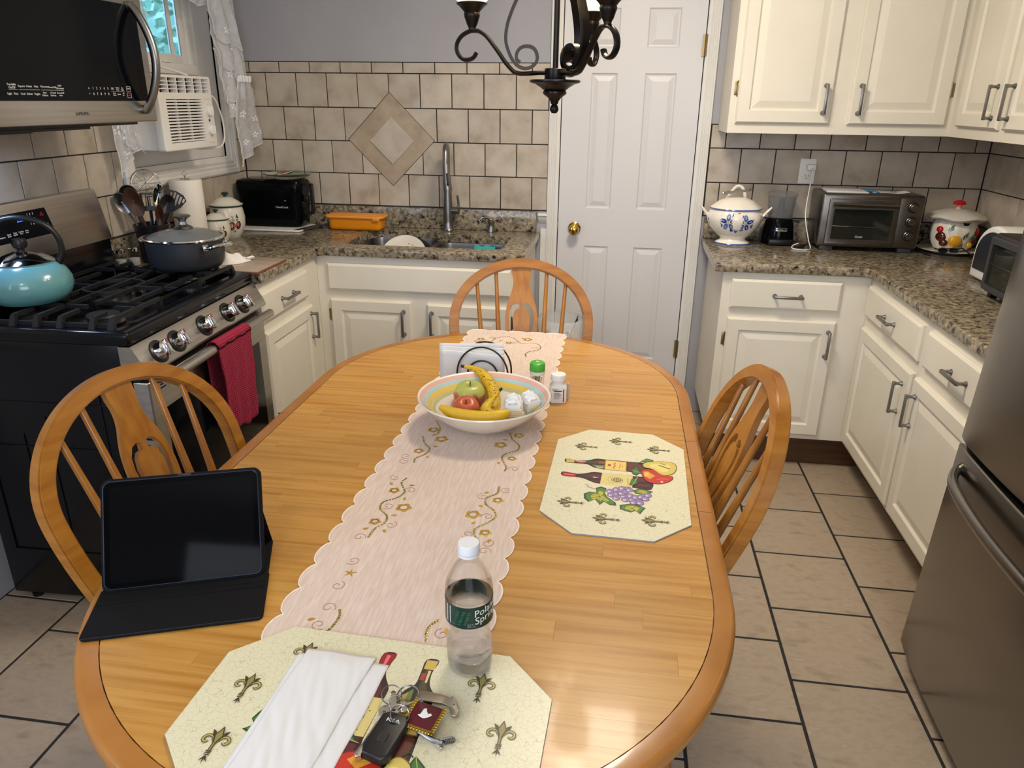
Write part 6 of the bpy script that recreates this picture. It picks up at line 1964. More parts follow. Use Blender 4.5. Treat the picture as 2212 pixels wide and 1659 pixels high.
def placemat(label, m4):
    t = thing('placemat', label, 'placemat', mat4=m4, group='octagonal wine-print placemats')
    hw_, hh_, c_ = .242, .150, .072
    oc_ = [(-hw_ + c_, -hh_), (hw_ - c_, -hh_), (hw_, -hh_ + c_), (hw_, hh_ - c_), (hw_ - c_, hh_), (-hw_ + c_, hh_), (-hw_, hh_ - c_), (-hw_, -hh_ + c_)]
    obj('board', G().slab(oc_, 0, .0026, smooth=False), TEXTG, t, sharp=None)
    obj('printed_face', G().slab(offset(oc_, -.0004), .0026, .0030, smooth=False), CRACK, t, sharp=None)
    P = Paint(lambda u, v, h: (u, v, .0030 + h), .000006)
    A = ART
    B1 = cat(A['BA'], 3, True)
    P.poly(B1, '#16130f')
    P.poly([(.062, .118), (.060, .094), (.064, .07), (.074, .05), (.074, -.06), (.056, -.06), (.056, .06), (.056, .094), (.056, .118)], '#4a3a22')
    P.poly([(.041, .050), (.050, .060), (.052, .03), (.038, .03)], '#6f7f3c'); P.poly([(.060, .045), (.070, .045), (.072, .032), (.060, .032)], '#8a4a34'); P.poly([(.036, .045), (.044, .052), (.044, .034), (.035, .034)], '#b7a36a')
    P.poly([(.052, .118), (.069, .119), (.067, .100), (.052, .100)], '#c9a94e'); P.poly([(.052, .092), (.059, .092), (.058, .078), (.052, .078)], '#a03030'); P.poly([(.060, .098), (.064, .098), (.064, .074), (.061, .074)], '#d9c489')
    P.poly([(.034, -.022), (.078, -.022), (.076, -.06), (.030, -.06)], '#5c2a20')
    P.poly([(.080, .031), (.079, -.019), (.031, -.019), (.031, .031)], '#8a6a2a'); P.poly([(.078, .029), (.077, -.017), (.033, -.017), (.033, .029)], '#dfc067')
    P.ell(.055, .020, .005, .004, '#a03a2e'); P.line([(.040, .008), (.047, .011), (.054, .006), (.062, .010), (.070, .007)], .0022, '#8a3a2a'); P.line([(.044, -.003), (.066, -.004)], .0013, '#7a5a2a'); P.line([(.048, -.009), (.062, -.009)], .001, '#7a5a2a')
    B2 = cat(A['BB'], 3, True)
    P.poly(B2, '#2e0d14')
    P.poly([(-.006, .088), (-.004, .07), (.006, .05), (.006, -.07), (-.010, -.07), (-.012, .05), (-.008, .07)], '#5a1a26'); P.poly([(-.028, .045), (-.024, .056), (-.022, -.07), (-.030, -.07)], '#6a1f2c')
    P.poly([(.005, .121), (.001, .090), (-.016, .090), (-.015, .120)], '#8f1224'); P.poly([(-.003, .117), (-.005, .094), (-.009, .094), (-.009, .117)], '#e06a6e')
    P.poly([(-.012, .050), (-.007, .054), (-.009, .040)], '#e9d9d9')
    P.poly([(.015, .034), (.011, -.033), (-.042, -.033), (-.037, .036)], '#d3c27c')
    P.ell(-.013, 0, .013, .013, '#5a5230'); P.ell(-.013, 0, .0115, .0115, '#d3c27c'); P.ell(-.013, 0, .009, .009, '#6a5f38')
    for k in range(3): P.line([(-.019, .004 - k * .004), (-.007, .004 - k * .004)], .0014, '#d3c27c', nolift=True)
    P.h += P.step
    for k in range(7):
        a = .5 + k * .36
        P.ell(-.013 + .019 * math.cos(a), .019 * math.sin(a) + .001, .0015, .001, '#5a5230', nolift=True)
    P.h += P.step
    P.line([(-.03, -.024), (.0, -.023)], .0012, '#5a5230')
    for nm in ('L1', 'L2', 'L3'):
        P.poly(A[nm], '#24421f'); P.poly(inset(A[nm], .86), '#4f7a2c'); P.poly(inset(A[nm], .55), '#b5a83a')
        q = A[nm]; cc = inset(q, 0)[0]
        for k in range(0, len(q), 3): P.line([cc, inset([q[k], cc], 1)[0]], .0012, '#2a4a20', nolift=True)
        P.h += P.step
    for gx, gy in GRP: 
        P.ell(gx, gy, .0098, .0085, '#4b3c5a')
        P.ell(gx, gy, .0088, .0076, '#8d77a3'); P.ell(gx - .002, gy + .002, .0045, .0035, '#b9a5c8'); P.ell(gx - .003, gy + .003, .0014, .001, '#f2eef5')
    P.poly(cat(A['APPLE'], 3, True), '#7a1a12'); P.poly(inset(cat(A['APPLE'], 3, True), .94), '#b92c1c')
    P.poly([(.036, -.056), (.040, -.066), (.020, -.082), (.004, -.070), (.016, -.058)], '#d9932f'); P.poly([(.032, -.058), (.034, -.066), (.020, -.070), (.014, -.060)], '#e5b94a')
    P.line([(.004, -.085), (.012, -.100), (.010, -.110)], .004, '#d35a44'); P.ell(-.004, -.096, .004, .003, '#efb9a4')
    P.poly(cat(A['PEAR'], 3, True), '#6b5a20'); P.poly(inset(cat(A['PEAR'], 3, True), .95), '#cdb85c'); P.poly(inset(cat(A['PEAR'], 3, True), .6), '#dccb78')
    P.line([(.074, -.090), (.066, -.105), (.060, -.115)], .0035, '#4a4020'); P.line([(.084, -.094), (.078, -.106)], .0025, '#4a4020')
    for nm in ('L4', 'L5', 'L6'):
        P.poly(A[nm], '#1c3a1c'); P.poly(inset(A[nm], .78), '#3f7034'); 
        q = A[nm]; P.line([q[0], q[2]], .0012, '#a9b86a')
    P.line([(.069, -.054), (.078, -.045), (.084, -.052)], .002, '#2a3a18')
    P.line([(-.062, .045), (-.055, .062), (-.048, .060), (-.046, .068)], .0012, '#3a3a22')
    for x, y in ((.141, .080), (.185, .0), (.154, -.090), (-.128, .092), (-.180, .016), (-.171, -.080)):
        if abs(x) < .24: fleur(P, x, y)
    P.build('wine_and_fruit_print', t, w=False)
    return t
pm1 = placemat('octagonal cream placemat lying empty on the right side of the table', M.Translation((1.936, -2.234, TZ + .0002)) @ M.Rotation(PI / 2 - math.radians(1.6), 4, 'Z'))
pm2 = placemat('octagonal cream placemat in the foreground under the napkins, keys and bottle', M.Translation((1.608, -2.968, TZ + .0017)) @ M.Rotation(math.radians(-2.4), 4, 'Z'))
MZ = TZ + .0052

# ------------------------------------------------------------ fruit bowl
fb = thing('fruit_bowl', 'wide cream bowl with pastel pink, blue and yellow bands holding fruit', 'bowl', (1.598, -2.003, TZ + .0016))
inn = [(.163, .0835), (.155, .0765), (.140, .0635), (.120, .0475), (.095, .031), (.070, .0195), (.045, .013), (0, .011)]
obj('bowl_body', G().lathe([(0, 0), (.058, 0), (.062, .002), (.064, .006), (.085, .0135), (.115, .033), (.145, .058), (.163, .077), (.167, .081), (.166, .0845)] + inn, 72), BOWLCER, fb)
def inr(r):
    P = inn
    for a, b in zip(P, P[1:]):
        if b[0] <= r <= a[0]: return b[1] + (a[1] - b[1]) * (r - b[0]) / (a[0] - b[0])
    return .0835
for nm, ra, rb_, cc in (('pink', .152, .161, '#e3b3a4'), ('blue', .143, .151, '#b3cfcd'), ('yellow', .130, .142, '#e3c356'), ('green', .122, .129, '#bcc48a')):
    ks = [ra + (rb_ - ra) * k / 4 for k in range(5)]
    obj('painted_band', G().lathe([(r, inr(r) + .0006) for r in ks], 72), mk(nm + '_band', cc, .2, coat=.4), fb, label=nm + ' band')
def apple(label, loc, r, cols, tilt):
    t = thing('apple', label, 'apple', mat4=M.Translation(loc) @ M.Rotation(tilt[0], 4, 'X') @ M.Rotation(tilt[1], 4, 'Y') @ M.Rotation(1.0, 4, 'Z'), group='apples in the fruit bowl')
    pf = [(0, -.80), (.18, -.86), (.40, -.84), (.70, -.62), (.93, -.18), (1.0, .15), (.95, .48), (.75, .78), (.45, .90), (.22, .86), (.08, .74), (0, .68)]
    pf = [(max(0, a), b) for a, b in cat(pf, 3)]
    pf[-1] = (0, pf[-1][1]); pf[0] = (0, pf[0][1])
    g = G()
    n = 40
    R = []
    for a, b in pf:
        if a < 1e-4: R.append([g.v((0, 0, b * r))])
        else: R.append([g.v((a * r * (1 + .02 * math.cos(5 * 2 * PI * k / n)) * math.cos(2 * PI * k / n), a * r * (1 + .02 * math.cos(5 * 2 * PI * k / n)) * math.sin(2 * PI * k / n), b * r)) for k in range(n)])
    for A, B in zip(R, R[1:]):
        for k in range(n):
            k2 = (k + 1) % n
            if len(A) == 1: g.f([A[0], B[k2], B[k]])
            elif len(B) == 1: g.f([A[k], A[k2], B[0]])
            else: g.f([A[k], A[k2], B[k2], B[k]])
    obj('apple_flesh', g, cols, t, sharp=None)
    obj('stem', G().tube([(0, 0, .68 * r), (.001, 0, .80 * r), (.003, .001, 1.02 * r)], [.0014, .0012, .0016], 6), TWIG, t)
    return t
def applemat(name, lo, mid, hi, p0, p1, sc):
    m = bpy.data.materials.new(name); m.use_nodes = True
    n, L = m.node_tree.nodes, m.node_tree.links
    b = n['Principled BSDF']; b.inputs['Roughness'].default_value = .32; b.inputs['Coat Weight'].default_value = .2
    tc = n.new('ShaderNodeTexCoord'); sx = n.new('ShaderNodeSeparateXYZ'); L.new(tc.outputs['Generated'], sx.inputs[0])
    t = n.new('ShaderNodeTexNoise'); t.inputs['Scale'].default_value = sc; t.inputs['Detail'].default_value = 5
    mp = n.new('ShaderNodeMapping'); mp.inputs['Scale'].default_value = (1, 1, .25); L.new(tc.outputs['Generated'], mp.inputs[0]); L.new(mp.outputs[0], t.inputs[0])
    mm = n.new('ShaderNodeMath'); mm.operation = 'MULTIPLY_ADD'; mm.inputs[1].default_value = .45
    L.new(t.outputs['Fac'], mm.inputs[0]); L.new(sx.outputs[2], mm.inputs[2])
    r = n.new('ShaderNodeValToRGB'); e = r.color_ramp.elements
    e[0].position, e[0].color = p0, hx(lo); e[1].position, e[1].color = p1, hx(hi)
    x = e.new((p0 + p1) / 2); x.color = hx(mid)
    L.new(mm.outputs[0], r.inputs[0]); L.new(r.outputs[0], b.inputs['Base Color'])
    return m
AP1 = applemat('blush_apple_skin', '#b5503c', '#bf8a4c', '#b5b95c', .84, 1.14, 4)
AP2 = applemat('red_apple_skin', '#b0392b', '#c25a38', '#cfae5a', .85, 1.3, 9)
BZ = TZ + .0016
apple('larger green and pink apple, behind the red one', (1.549, -1.945, BZ + .0515), .0415, AP1, (.15, .05))
apple('smaller red apple with yellow streaks, in front of the larger one', (1.556, -2.026, BZ + .047), .0345, AP2, (.42, .05))
def banana(label, pts, rads, mat, n=12, stem=3, tipdark=True, flip=False):
    t = thing('banana', label, 'banana', pts[0], group='bananas in the fruit bowl')
    P = cat([V(p) - V(pts[0]) for p in pts], 5)
    N = len(P)
    rr_ = [interp([(i / (len(rads) - 1), r) for i, r in enumerate(rads)], k / (N - 1)) for k in range(N)]
    g = G()
    g.tube(P, rr_, 5 if False else 10, m=0)
    obj('peel', g, mat, t, sharp=40)
    if stem: obj('stem', G().tube([V(P[0]) - (V(P[1]) - V(P[0])).normalized() * .010, P[0], P[1]], [rads[0] * .95, rads[0] * 1.02, rads[0] * .9], 8), TWIG, t)
    return t
banana('brown-speckled banana curving over the back of the bowl', [(1.513, -1.832, BZ + .092), (1.540, -1.838, BZ + .090), (1.575, -1.868, BZ + .080), (1.606, -1.925, BZ + .062), (1.620, -1.985, BZ + .046), (1.618, -2.035, BZ + .036)], [.0045, .008, .0155, .0175, .017, .010], BANANA)
banana('speckled banana with a dark stem and fruit sticker, in the middle', [(1.635, -1.995, BZ + .092), (1.620, -2.010, BZ + .075), (1.608, -2.035, BZ + .056), (1.625, -2.056, BZ + .048), (1.650, -2.056, BZ + .045), (1.668, -2.04, BZ + .045)], [.0035, .008, .0155, .017, .016, .010], BANANA)
banana('plain yellow banana lying along the front of the bowl', [(1.502, -2.078, BZ + .074), (1.530, -2.090, BZ + .068), (1.570, -2.099, BZ + .064), (1.610, -2.101, BZ + .064), (1.650, -2.092, BZ + .068), (1.672, -2.078, BZ + .074)], [.006, .0135, .0165, .0165, .0145, .007], BANANAP, stem=0)
st_ = thing('fruit_sticker', 'oval red, white and green fruit sticker on the middle banana', 'sticker', (1.645, -2.073, BZ + .056))
Tst = frame((0, 0, 0), (1, .1, 0), (0, .55, .83))
obj('sticker_face', G(Tst).slab([(.009 * math.cos(a), .011 * math.sin(a)) for a in [2 * PI * k / 24 for k in range(24)]], 0, .0006), mk('sticker_white', '#f2f0ea', .4), st_)
obj('sticker_print', G(Tst).slab([(-.002 + .0035 * math.cos(a), .006 * math.sin(a)) for a in [2 * PI * k / 20 for k in range(20)]], .0006, .0009), REDLN, st_)
obj('sticker_band', G(Tst).box(.0045, .0075, -.006, .006, .0006, .0009), DKGRN, st_)
# two paper-wrapped packets
random.seed(12)
def packet(label, loc, rz, w, d, h, seed):
    t = thing('wrapped_packet', label, 'packet', mat4=M.Translation(loc) @ M.Rotation(rz, 4, 'Z') @ M.Rotation(.25, 4, 'X'), group='tissue-wrapped packets in the fruit bowl')
    rd = random.Random(seed)
    g = G()
    R = []
    nz_ = 9
    for j in range(nz_):
        z = h * j / (nz_ - 1)
        k_ = 1 - .10 * (j == nz_ - 1) - .05 * (j == 0)
        R.append([g.v((q[0] * k_ * (1 + rd.uniform(-.018, .018)), q[1] * k_ * (1 + rd.uniform(-.018, .018)), z + rd.uniform(-.001, .001))) for q in rrect(-w / 2, w / 2, -d / 2, d / 2, .006, 3)])
    for a, b in zip(R, R[1:]):
        for k in range(len(a)): g.f([a[k], a[(k + 1) % len(a)], b[(k + 1) % len(a)], b[k]], 0, False)
    c0 = g.v((0, 0, -.001)); c1_ = g.v((0, 0, h + .004))
    for k in range(len(R[0])):
        g.f([R[0][k], c0, R[0][(k + 1) % len(R[0])]], 0, False); g.f([R[-1][k], R[-1][(k + 1) % len(R[0])], c1_], 0, False)
    obj('wrapper', g, TISSUE, t, sharp=25)
    g = G()
    def cr_(u, v):
        a = (u - .5) * 2.6
        return ((w * .62) * math.sin(a), (v - .35) * d * 1.1, h * .55 + h * .60 * math.cos(a) + .0018 * math.sin(u * 23 + v * 9) + .0018 * math.sin(v * 17 + seed))
    g.grid(cr_, 16, 14)
    o = obj('tissue_fold', g, TISSUE, t, sharp=20); o.modifiers.new('thick', 'SOLIDIFY').thickness = .0008
    return t
p1_ = packet('stack of white wrapped biscuits in tissue, left of the two packets', (1.676, -2.030, BZ + .030), .12, .040, .036, .056, 3)
g = G()
for k in range(8): g.slab(rrect(-.0215, .0215, -.0205, .0175, .004, 3), .002 + k * .0058, .0068 + k * .0058, r=.0015, seg=1)
obj('biscuit_stack', g, mk('pale_biscuit', '#e6dcc6', .8), p1_, kind='stuff')
packet('crumpled tissue packet, right of the two packets', (1.714, -1.998, BZ + .045), .6, .036, .034, .040, 9)

# ------------------------------------------------------------ napkin holder
nh = thing('napkin_holder', 'black wire napkin holder with concentric arches', 'napkin holder', (1.535, -1.73, TZ + .0016))
for yy, nm in ((-.018, 0), (.034, 1)):
    cx0 = .012 if nm == 0 else .014
    for r, base in ((.0735, .0), (.043, .0), (.0135, .0)):
        pts = [(cx0 + r * math.cos(a), yy, .040 + r * .97 * math.sin(a) * (1.15 if r > .05 else 1)) for a in [PI * k / 24 for k in range(25)]]
        pts = [(cx0 + r, yy, .003)] + pts + [(cx0 - r, yy, .003)]
        obj('arch_wire', G().tube(pts, .0026, 8), BLKIRON, nh)
g = G()
g.tube([(cx0 - .0735, -.018, .003), (cx0 + .0735, -.018, .003)], .0026, 8); g.tube([(cx0 - .0735, .034, .003), (cx0 + .0735, .034, .003)], .0026, 8)
for x in (-.0735, -.043, .043, .0735): g.tube([(cx0 + x, -.018, .003), (cx0 + x, .034, .003)], .0026, 8)
obj('base_wire', g, BLKIRON, nh)
for k in range(4):
    nk = thing('paper_napkin', ['folded white paper napkin nearest the camera in the wire holder', 'folded white paper napkin second from the front in the wire holder', 'folded white paper napkin second from the back in the wire holder', 'folded white paper napkin at the back of the wire holder, standing highest'][k], 'napkin', (1.517 - .003 * k, -1.741 + k * .0095, TZ + .0045), math.radians(-1 + k), 'folded napkins in the wire holder')
    g = G()
    W_, Hh = .185, .098 + k * .006
    fn = lambda u, v, k=k: ((u - .5) * W_, .0012 * math.sin(u * 6 + k) + .003 * (v - .3) * (u - .5), v * Hh + .004 * (u - .5) * (k - 1.5))
    g.grid(fn, 12, 8)
    o = obj('napkin_sheet', g, PAPER, nk, sharp=None); md = o.modifiers.new('thick', 'SOLIDIFY'); md.thickness = .006; md.offset = 1

# toothpick jar
tj = thing('toothpick_jar', 'small clear jar of toothpicks with a bright green cap', 'jar', (1.7065, -1.772, TZ + .0016))
obj('jar_wall', G().lathe([(0, 0), (.0195, 0), (.0205, .002), (.0205, .066), (.0190, .066), (.0190, .003), (0, .002)], 32), PLCLR, tj)
obj('cap_collar', G().lathe([(.0195, .062), (.0212, .062), (.0212, .072), (0, .072)], 32), WHITEPL, tj)
obj('green_cap', G().lathe([(.0212, .0722), (.0218, .074), (.0218, .090), (.020, .095), (.016, .0975), (0, .098)], 32), GREENC, tj)
obj('cap_hole', G(M.Translation((.0, 0, .0978))).box(-.004, .004, -.0025, .0025, 0, .0008), WHITEPL, tj)
for k in range(14):
    a = 2 * PI * k / 14; rr2 = .004 + .010 * ((k * 7) % 5) / 5
    obj('toothpick', G().tube([(rr2 * .6 * math.cos(a), rr2 * .6 * math.sin(a), .003), (rr2 * 1.2 * math.cos(a + .5), rr2 * 1.2 * math.sin(a + .5), .055)], .0012, 5), mk('toothpick_wood', '#a68a5e', .7) if k == 0 else MATS['toothpick_wood'], tj)
# pill bottle
pb = thing('pill_bottle', 'square white pill bottle with ribbed cap and purple label stripe', 'bottle', (1.7685, -1.806, TZ + .0003), math.radians(8))
g = G(); R = []
for hw2, z, rr3 in ((.0215, 0, .006), (.0228, .002, .006), (.0232, .040, .006), (.0225, .047, .008), (.0175, .055, .016), (.0165, .058, .016), (.0165, .061, .016)):
    R.append([g.v((q[0], q[1], z)) for q in rrect(-hw2, hw2, -hw2 * .86, hw2 * .86, min(rr3, hw2 * .85), 5)])
for a, b in zip(R, R[1:]):
    for k in range(len(a)): g.f([a[k], a[(k + 1) % len(a)], b[(k + 1) % len(a)], b[k]])
g.f(R[0][::-1]); g.f(R[-1])
obj('bottle_body', g, WHITEPL, pb, sharp=50)
g = G(); n = 60; R = []
for r, z in ((.0188, .0612), (.0205, .062), (.0205, .076), (.0195, .079), (.0150, .0795), (.0148, .0785), (.0, .0785)):
    R.append([g.v((0, 0, z))] if r == 0 else [g.v((r * (1 + .012 * (k % 2) * (.062 <= z <= .0765)) * math.cos(2 * PI * k / n), r * (1 + .012 * (k % 2) * (.062 <= z <= .0765)) * math.sin(2 * PI * k / n), z)) for k in range(n)])
for a, b in zip(R, R[1:]):
    for k in range(n):
        if len(b) == 1: g.f([a[k], a[(k + 1) % n], b[0]])
        else: g.f([a[k], a[(k + 1) % n], b[(k + 1) % n], b[k]])
obj('screw_cap', g, WHITEPL, pb)
Tpb = frame((0, -.0202, 0), (1, 0, 0), (0, 0, 1))
P_ = Paint(lambda u, v, h: (u, -.0202 - h, v), .0002)
for k in range(3): P_.line([(-.018, .042 - k * .0022), (-.003 + .004 * (k % 2), .042 - k * .0022)], .0010, '#8a8a90', nolift=True)
for k in range(7): P_.line([(-.013, .030 - k * .0028), (.006 + .003 * (k % 3 - 1), .030 - k * .0028)], .0012 if k < 4 else .0008, '#3a3a48', nolift=True)
P_.line([(-.013, .0355), (.010, .0355)], .0026, '#2a2a3a', nolift=True)
P_.poly([(.0125, .004), (.0155, .004), (.0155, .041), (.0125, .041)], '#4c3d8f')
P_.line([(-.018, .015), (-.018, .03)], .0008, '#6a6a72', nolift=True)
P_.build('label_print', pb, w=False)
obj('peeled_tape', G().slab([(0, 0), (.006, .002), (.004, .012), (-.001, .010)], .006, .048, smooth=False), mk('tape', '#b9b4a8', .5), pb).location = (.026, .006, 0)

# ------------------------------------------------------------ water bottle
wb = thing('water_bottle', 'clear plastic water bottle, half full, with a dark green label', 'bottle', (1.7285, -2.852, MZ))
ob = [(0, .004), (.010, .004), (.020, .001), (.026, .0005), (.031, .006), (.0325, .014), (.0330, .024), (.0305, .027), (.0330, .031), (.0332, .038), (.0305, .041), (.0328, .045), (.0325, .052), (.029, .060), (.0275, .068), (.030, .078), (.0325, .086), (.0333, .090), (.0333, .126), (.0338, .130), (.0335, .140), (.031, .152), (.026, .163), (.0195, .174), (.0145, .181), (.0128, .185), (.0128, .194)]
ob = [(max(0, a), b) for a, b in cat(ob, 2)]
inb = [(max(0, a - .0005), b + (.0005 if i < 6 else 0)) for i, (a, b) in enumerate(ob)]
obj('bottle_shell', G().lathe(ob + inb[::-1], 64), PLCLR, wb)
wv = [(max(0, a - .0011), b + .001) for a, b in ob if b < .100]
wz = .104
obj('water', G().lathe(wv + [(.0320, wz), (0, wz)], 64), WATER, wb)
lb = obj('label', G().lathe([(.0337, .0905), (.0339, .0905), (.0339, .1255), (.0337, .1255)], 64), mk('green_label', '#16362a', .3, var='#0e2620', vscale=70), wb)
def lfn(u, v, h):
    a = u / .034
    return (math.sin(a) * (.0340 + h), -math.cos(a) * (.0340 + h), v)
P_ = Paint(lfn, .0001)
P_.poly([(-.031, .094), (-.022, .094), (-.022, .122), (-.031, .122)], '#c9cfc9')
for k in range(9): P_.line([(-.030, .0955 + k * .003), (-.023, .0955 + k * .003)], .0011, '#20302a', nolift=True)
P_.h += P_.step
for k in range(28):
    x = -.016 + (k * 37 % 23) / 23 * .024; y = .096 + (k * 53 % 29) / 29 * .024
    P_.ell(x, y, .0025, .0012, '#24503c', nolift=True)
P_.build('label_art', lb, PRINT, w=False)
def wraptext(body, size, u0, v0, rot, mat, parent, shear=.2):
    cu = bpy.data.curves.new('lettering', 'FONT'); cu.body = body; cu.size = size; cu.shear = shear; cu.extrude = .0001; cu.resolution_u = 3
    t = bpy.data.objects.new('tmp', cu); me = bpy.data.meshes.new_from_object(t); bpy.data.objects.remove(t); bpy.data.curves.remove(cu)
    c_, s2 = math.cos(rot), math.sin(rot)
    bm = bmesh.new(); bm.from_mesh(me)
    bmesh.ops.subdivide_edges(bm, edges=[e for e in bm.edges if e.calc_length() > .004], cuts=2)
    for v in bm.verts:
        x, y = v.co.x * c_ - v.co.y * s2, v.co.x * s2 + v.co.y * c_
        v.co = V(lfn(u0 + x, v0 + y, .0004 + v.co.z))
    bm.to_mesh(me); bm.free()
    me.materials.clear(); me.materials.append(mat); me.name = 'lettering'
    o = bpy.data.objects.new('lettering', me); COL.objects.link(o); o.parent = parent; ROOT[o.name] = ROOT[parent.name]
wraptext('Poland', .0150, .0135, .1095, .20, TEXTW, lb); wraptext('Spring', .0155, .0145, .0975, .20, TEXTW, lb)
wraptext('16.9 FL OZ\n(500 mL)', .0034, .0035, .0975, 0, TEXTG, lb, 0)
g = G(); n = 90; R = []
for r, z in ((.0140, .1945), (.0148, .195), (.0150, .2065), (.0142, .2085), (0, .2085)):
    R.append([g.v((0, 0, z))] if r == 0 else [g.v((r * (1 + .018 * (k % 2) * (.195 <= z < .207)) * math.cos(2 * PI * k / n), r * (1 + .018 * (k % 2) * (.195 <= z < .207)) * math.sin(2 * PI * k / n), z)) for k in range(n)])
for a, b in zip(R, R[1:]):
    for k in range(n):
        if len(b) == 1: g.f([a[k], a[(k + 1) % n], b[0]])
        else: g.f([a[k], a[(k + 1) % n], b[(k + 1) % n], b[k]])
cpb = obj('bottle_cap', g, mk('cloudy_cap_plastic', '#d7d8dc', .35), wb)
obj('cap_ring', G().lathe([(.0138, .1895), (.0150, .190), (.0150, .1935), (.0138, .194)], 48), MATS['cloudy_cap_plastic'], cpb)

# ------------------------------------------------------------ tablet in folio case
ta = math.atan2(.349, .937)
tbm = M.Translation((1.098, -2.782, TZ + .0008)) @ M.Rotation(ta, 4, 'Z')
tbl = thing('tablet', 'black tablet propped in a black folio case on the left edge of the table', 'tablet', mat4=tbm)
TH = math.radians(60)
TT = frame((0, 0, .006), (1, 0, 0), (0, math.cos(TH), math.sin(TH)))
obj('case_shell', G(TT).slab(rrect(-.004, .256, -.003, .185, .014), -.012, -.0012, r=.003), BLKMAT, tbl)
tb2 = obj('tablet_body', G(TT).slab(rrect(0, .252, .0008, .1815, .013), -.0045, .0016, r=.0018), NAVY, tbl)
scr = obj('screen_glass', G(TT).slab(rrect(.0022, .2498, .003, .1793, .0115), .0016, .0021, r=.0003, seg=1), mk('screen_glass_black', '#060607', .05, spec=.06), tb2)
obj('display_area', G(TT).slab(rrect(.011, .241, .0115, .1705, .006), .0021, .00225), mk('display_off', '#0b0b0d', .05, spec=.06), tb2)
obj('pencil_patch', G(TT).box(.120, .142, .1812, .1845, -.0035, .0005, b=.0008), BLKPL, tbl)
g = G(); g.slab(rrect(-.006, .262, -.118, .012, .010), 0, .0045, r=.002)
obj('front_flap', g, BLKMAT, tbl)
obj('flap_groove', G().box(-.002, .256, -.034, -.031, .0045, .0058, b=.0006).box(-.002, .256, -.020, -.018, .0045, .0055, b=.0006), BLKMAT, tbl)
obj('stitching', G().tube([(-.002, -.1155, .0043), (.258, -.1155, .0043)], .0006, 5), mk('black_thread', '#2a2a2d', .8), tbl)
g = G(frame((0, .098, .002), (1, 0, 0), (0, -.30, .95)))
g2 = G(); 
fb0, fb1 = V((0, .112, .001)), V((0, .070, .112))
vv = (fb1 - fb0)
T3 = frame(fb0, (1, 0, 0), vv)
g.bm.free(); g2.bm.free()
obj('back_stand', G(T3).slab([(.002, 0), (.258, 0), (.250, vv.length), (.01, vv.length)], -.003, .0, smooth=False), BLKMAT, tbl)
obj('base_panel', G().slab(rrect(-.004, .260, .005, .114, .006), 0, .0035, r=.0015), BLKMAT, tbl)

# ------------------------------------------------------------ folded napkin on placemat
nf = thing('folded_napkin', 'creased white paper napkin folded on the foreground placemat', 'napkin', (1.54, -2.96, MZ))
def quadmap(c00, c10, c11, c01, amp, seed, z0, n=44):
    rd = random.Random(seed)
    ks = [(rd.uniform(5, 22), rd.uniform(5, 22), rd.uniform(0, 6)) for _ in range(6)]
    def fn(u, v):
        x = (c00[0] * (1 - u) + c10[0] * u) * (1 - v) + (c01[0] * (1 - u) + c11[0] * u) * v
        y = (c00[1] * (1 - u) + c10[1] * u) * (1 - v) + (c01[1] * (1 - u) + c11[1] * u) * v
        h = sum(abs(math.sin(a * u + b * v + p)) ** .7 * amp / 6 for a, b, p in ks)
        e = min(1, 12 * min(u, 1 - u, v, 1 - v))
        return (x + .001 * math.sin(v * 9 + seed), y + .001 * math.sin(u * 8 + seed), z0 + h * (.25 + .75 * e))
    g = G(); g.grid(fn, n, n)
    return g
o = obj('lower_layer', quadmap((1.462, -3.12), (1.594, -3.12), (1.614, -2.872), (1.475, -2.868), .002, 2, MZ + .0006), PAPER, nf, w=True, sharp=None)
md = o.modifiers.new('thick', 'SOLIDIFY'); md.thickness = .0008
o = obj('upper_layer', quadmap((1.468, -3.12), (1.566, -3.12), (1.590, -2.862), (1.484, -2.858), .0045, 5, MZ + .0026), PAPER, nf, w=True, sharp=None)
md = o.modifiers.new('thick', 'SOLIDIFY'); md.thickness = .0010

# ------------------------------------------------------------ keys
ky = thing('key_ring', 'bunch of keys with black car fob, red pouch charm and animal-shaped bottle opener', 'keys', (1.675, -2.965, MZ))
Tk = M.Translation((1.6500, -3.006, MZ)) @ M.Rotation(math.radians(-10), 4, 'Z')
fo = obj('car_fob', G(Tk).slab([(-.016, -.034), (.010, -.038), (.019, -.030), (.020, .022), (.014, .036), (-.012, .037), (-.020, .030), (-.021, -.022)], .001, .0155, r=.0035), mk('fob_plastic', '#151517', .4), ky, w=True, sharp=40)
obj('fob_button', G(Tk).slab(rrect(-.0055, .0055, -.013, .001, .002), .0155, .0162, r=.0004, seg=1), MATS['fob_plastic'], fo, w=True)
obj('button_outline', G(Tk).tube([(x, y, .0156) for x, y in rrect(-.006, .006, -.0135, .0015, .002)], .0004, 4, closed=True), TEXTD, fo, w=True)
obj('chrome_trim', G(Tk).tube([(-.0212, -.034, .006), (-.0222, -.024, .009), (-.0222, -.020, .009), (-.0215, .026, .010), (-.014, .0375, .010), (.010, .037, .010)], .0016, 8), CHROME, fo, w=True)
obj('key_release', G(Tk).slab([(-.026, -.036), (-.021, -.040), (-.016, -.036), (-.018, -.014), (-.0235, -.018)], .002, .011, r=.001), CHROME, fo, w=True)
lettering('KIA', .0085, Tk @ M.Translation((0, .0215, .0157)), TEXTW, fo, sx=1.5)
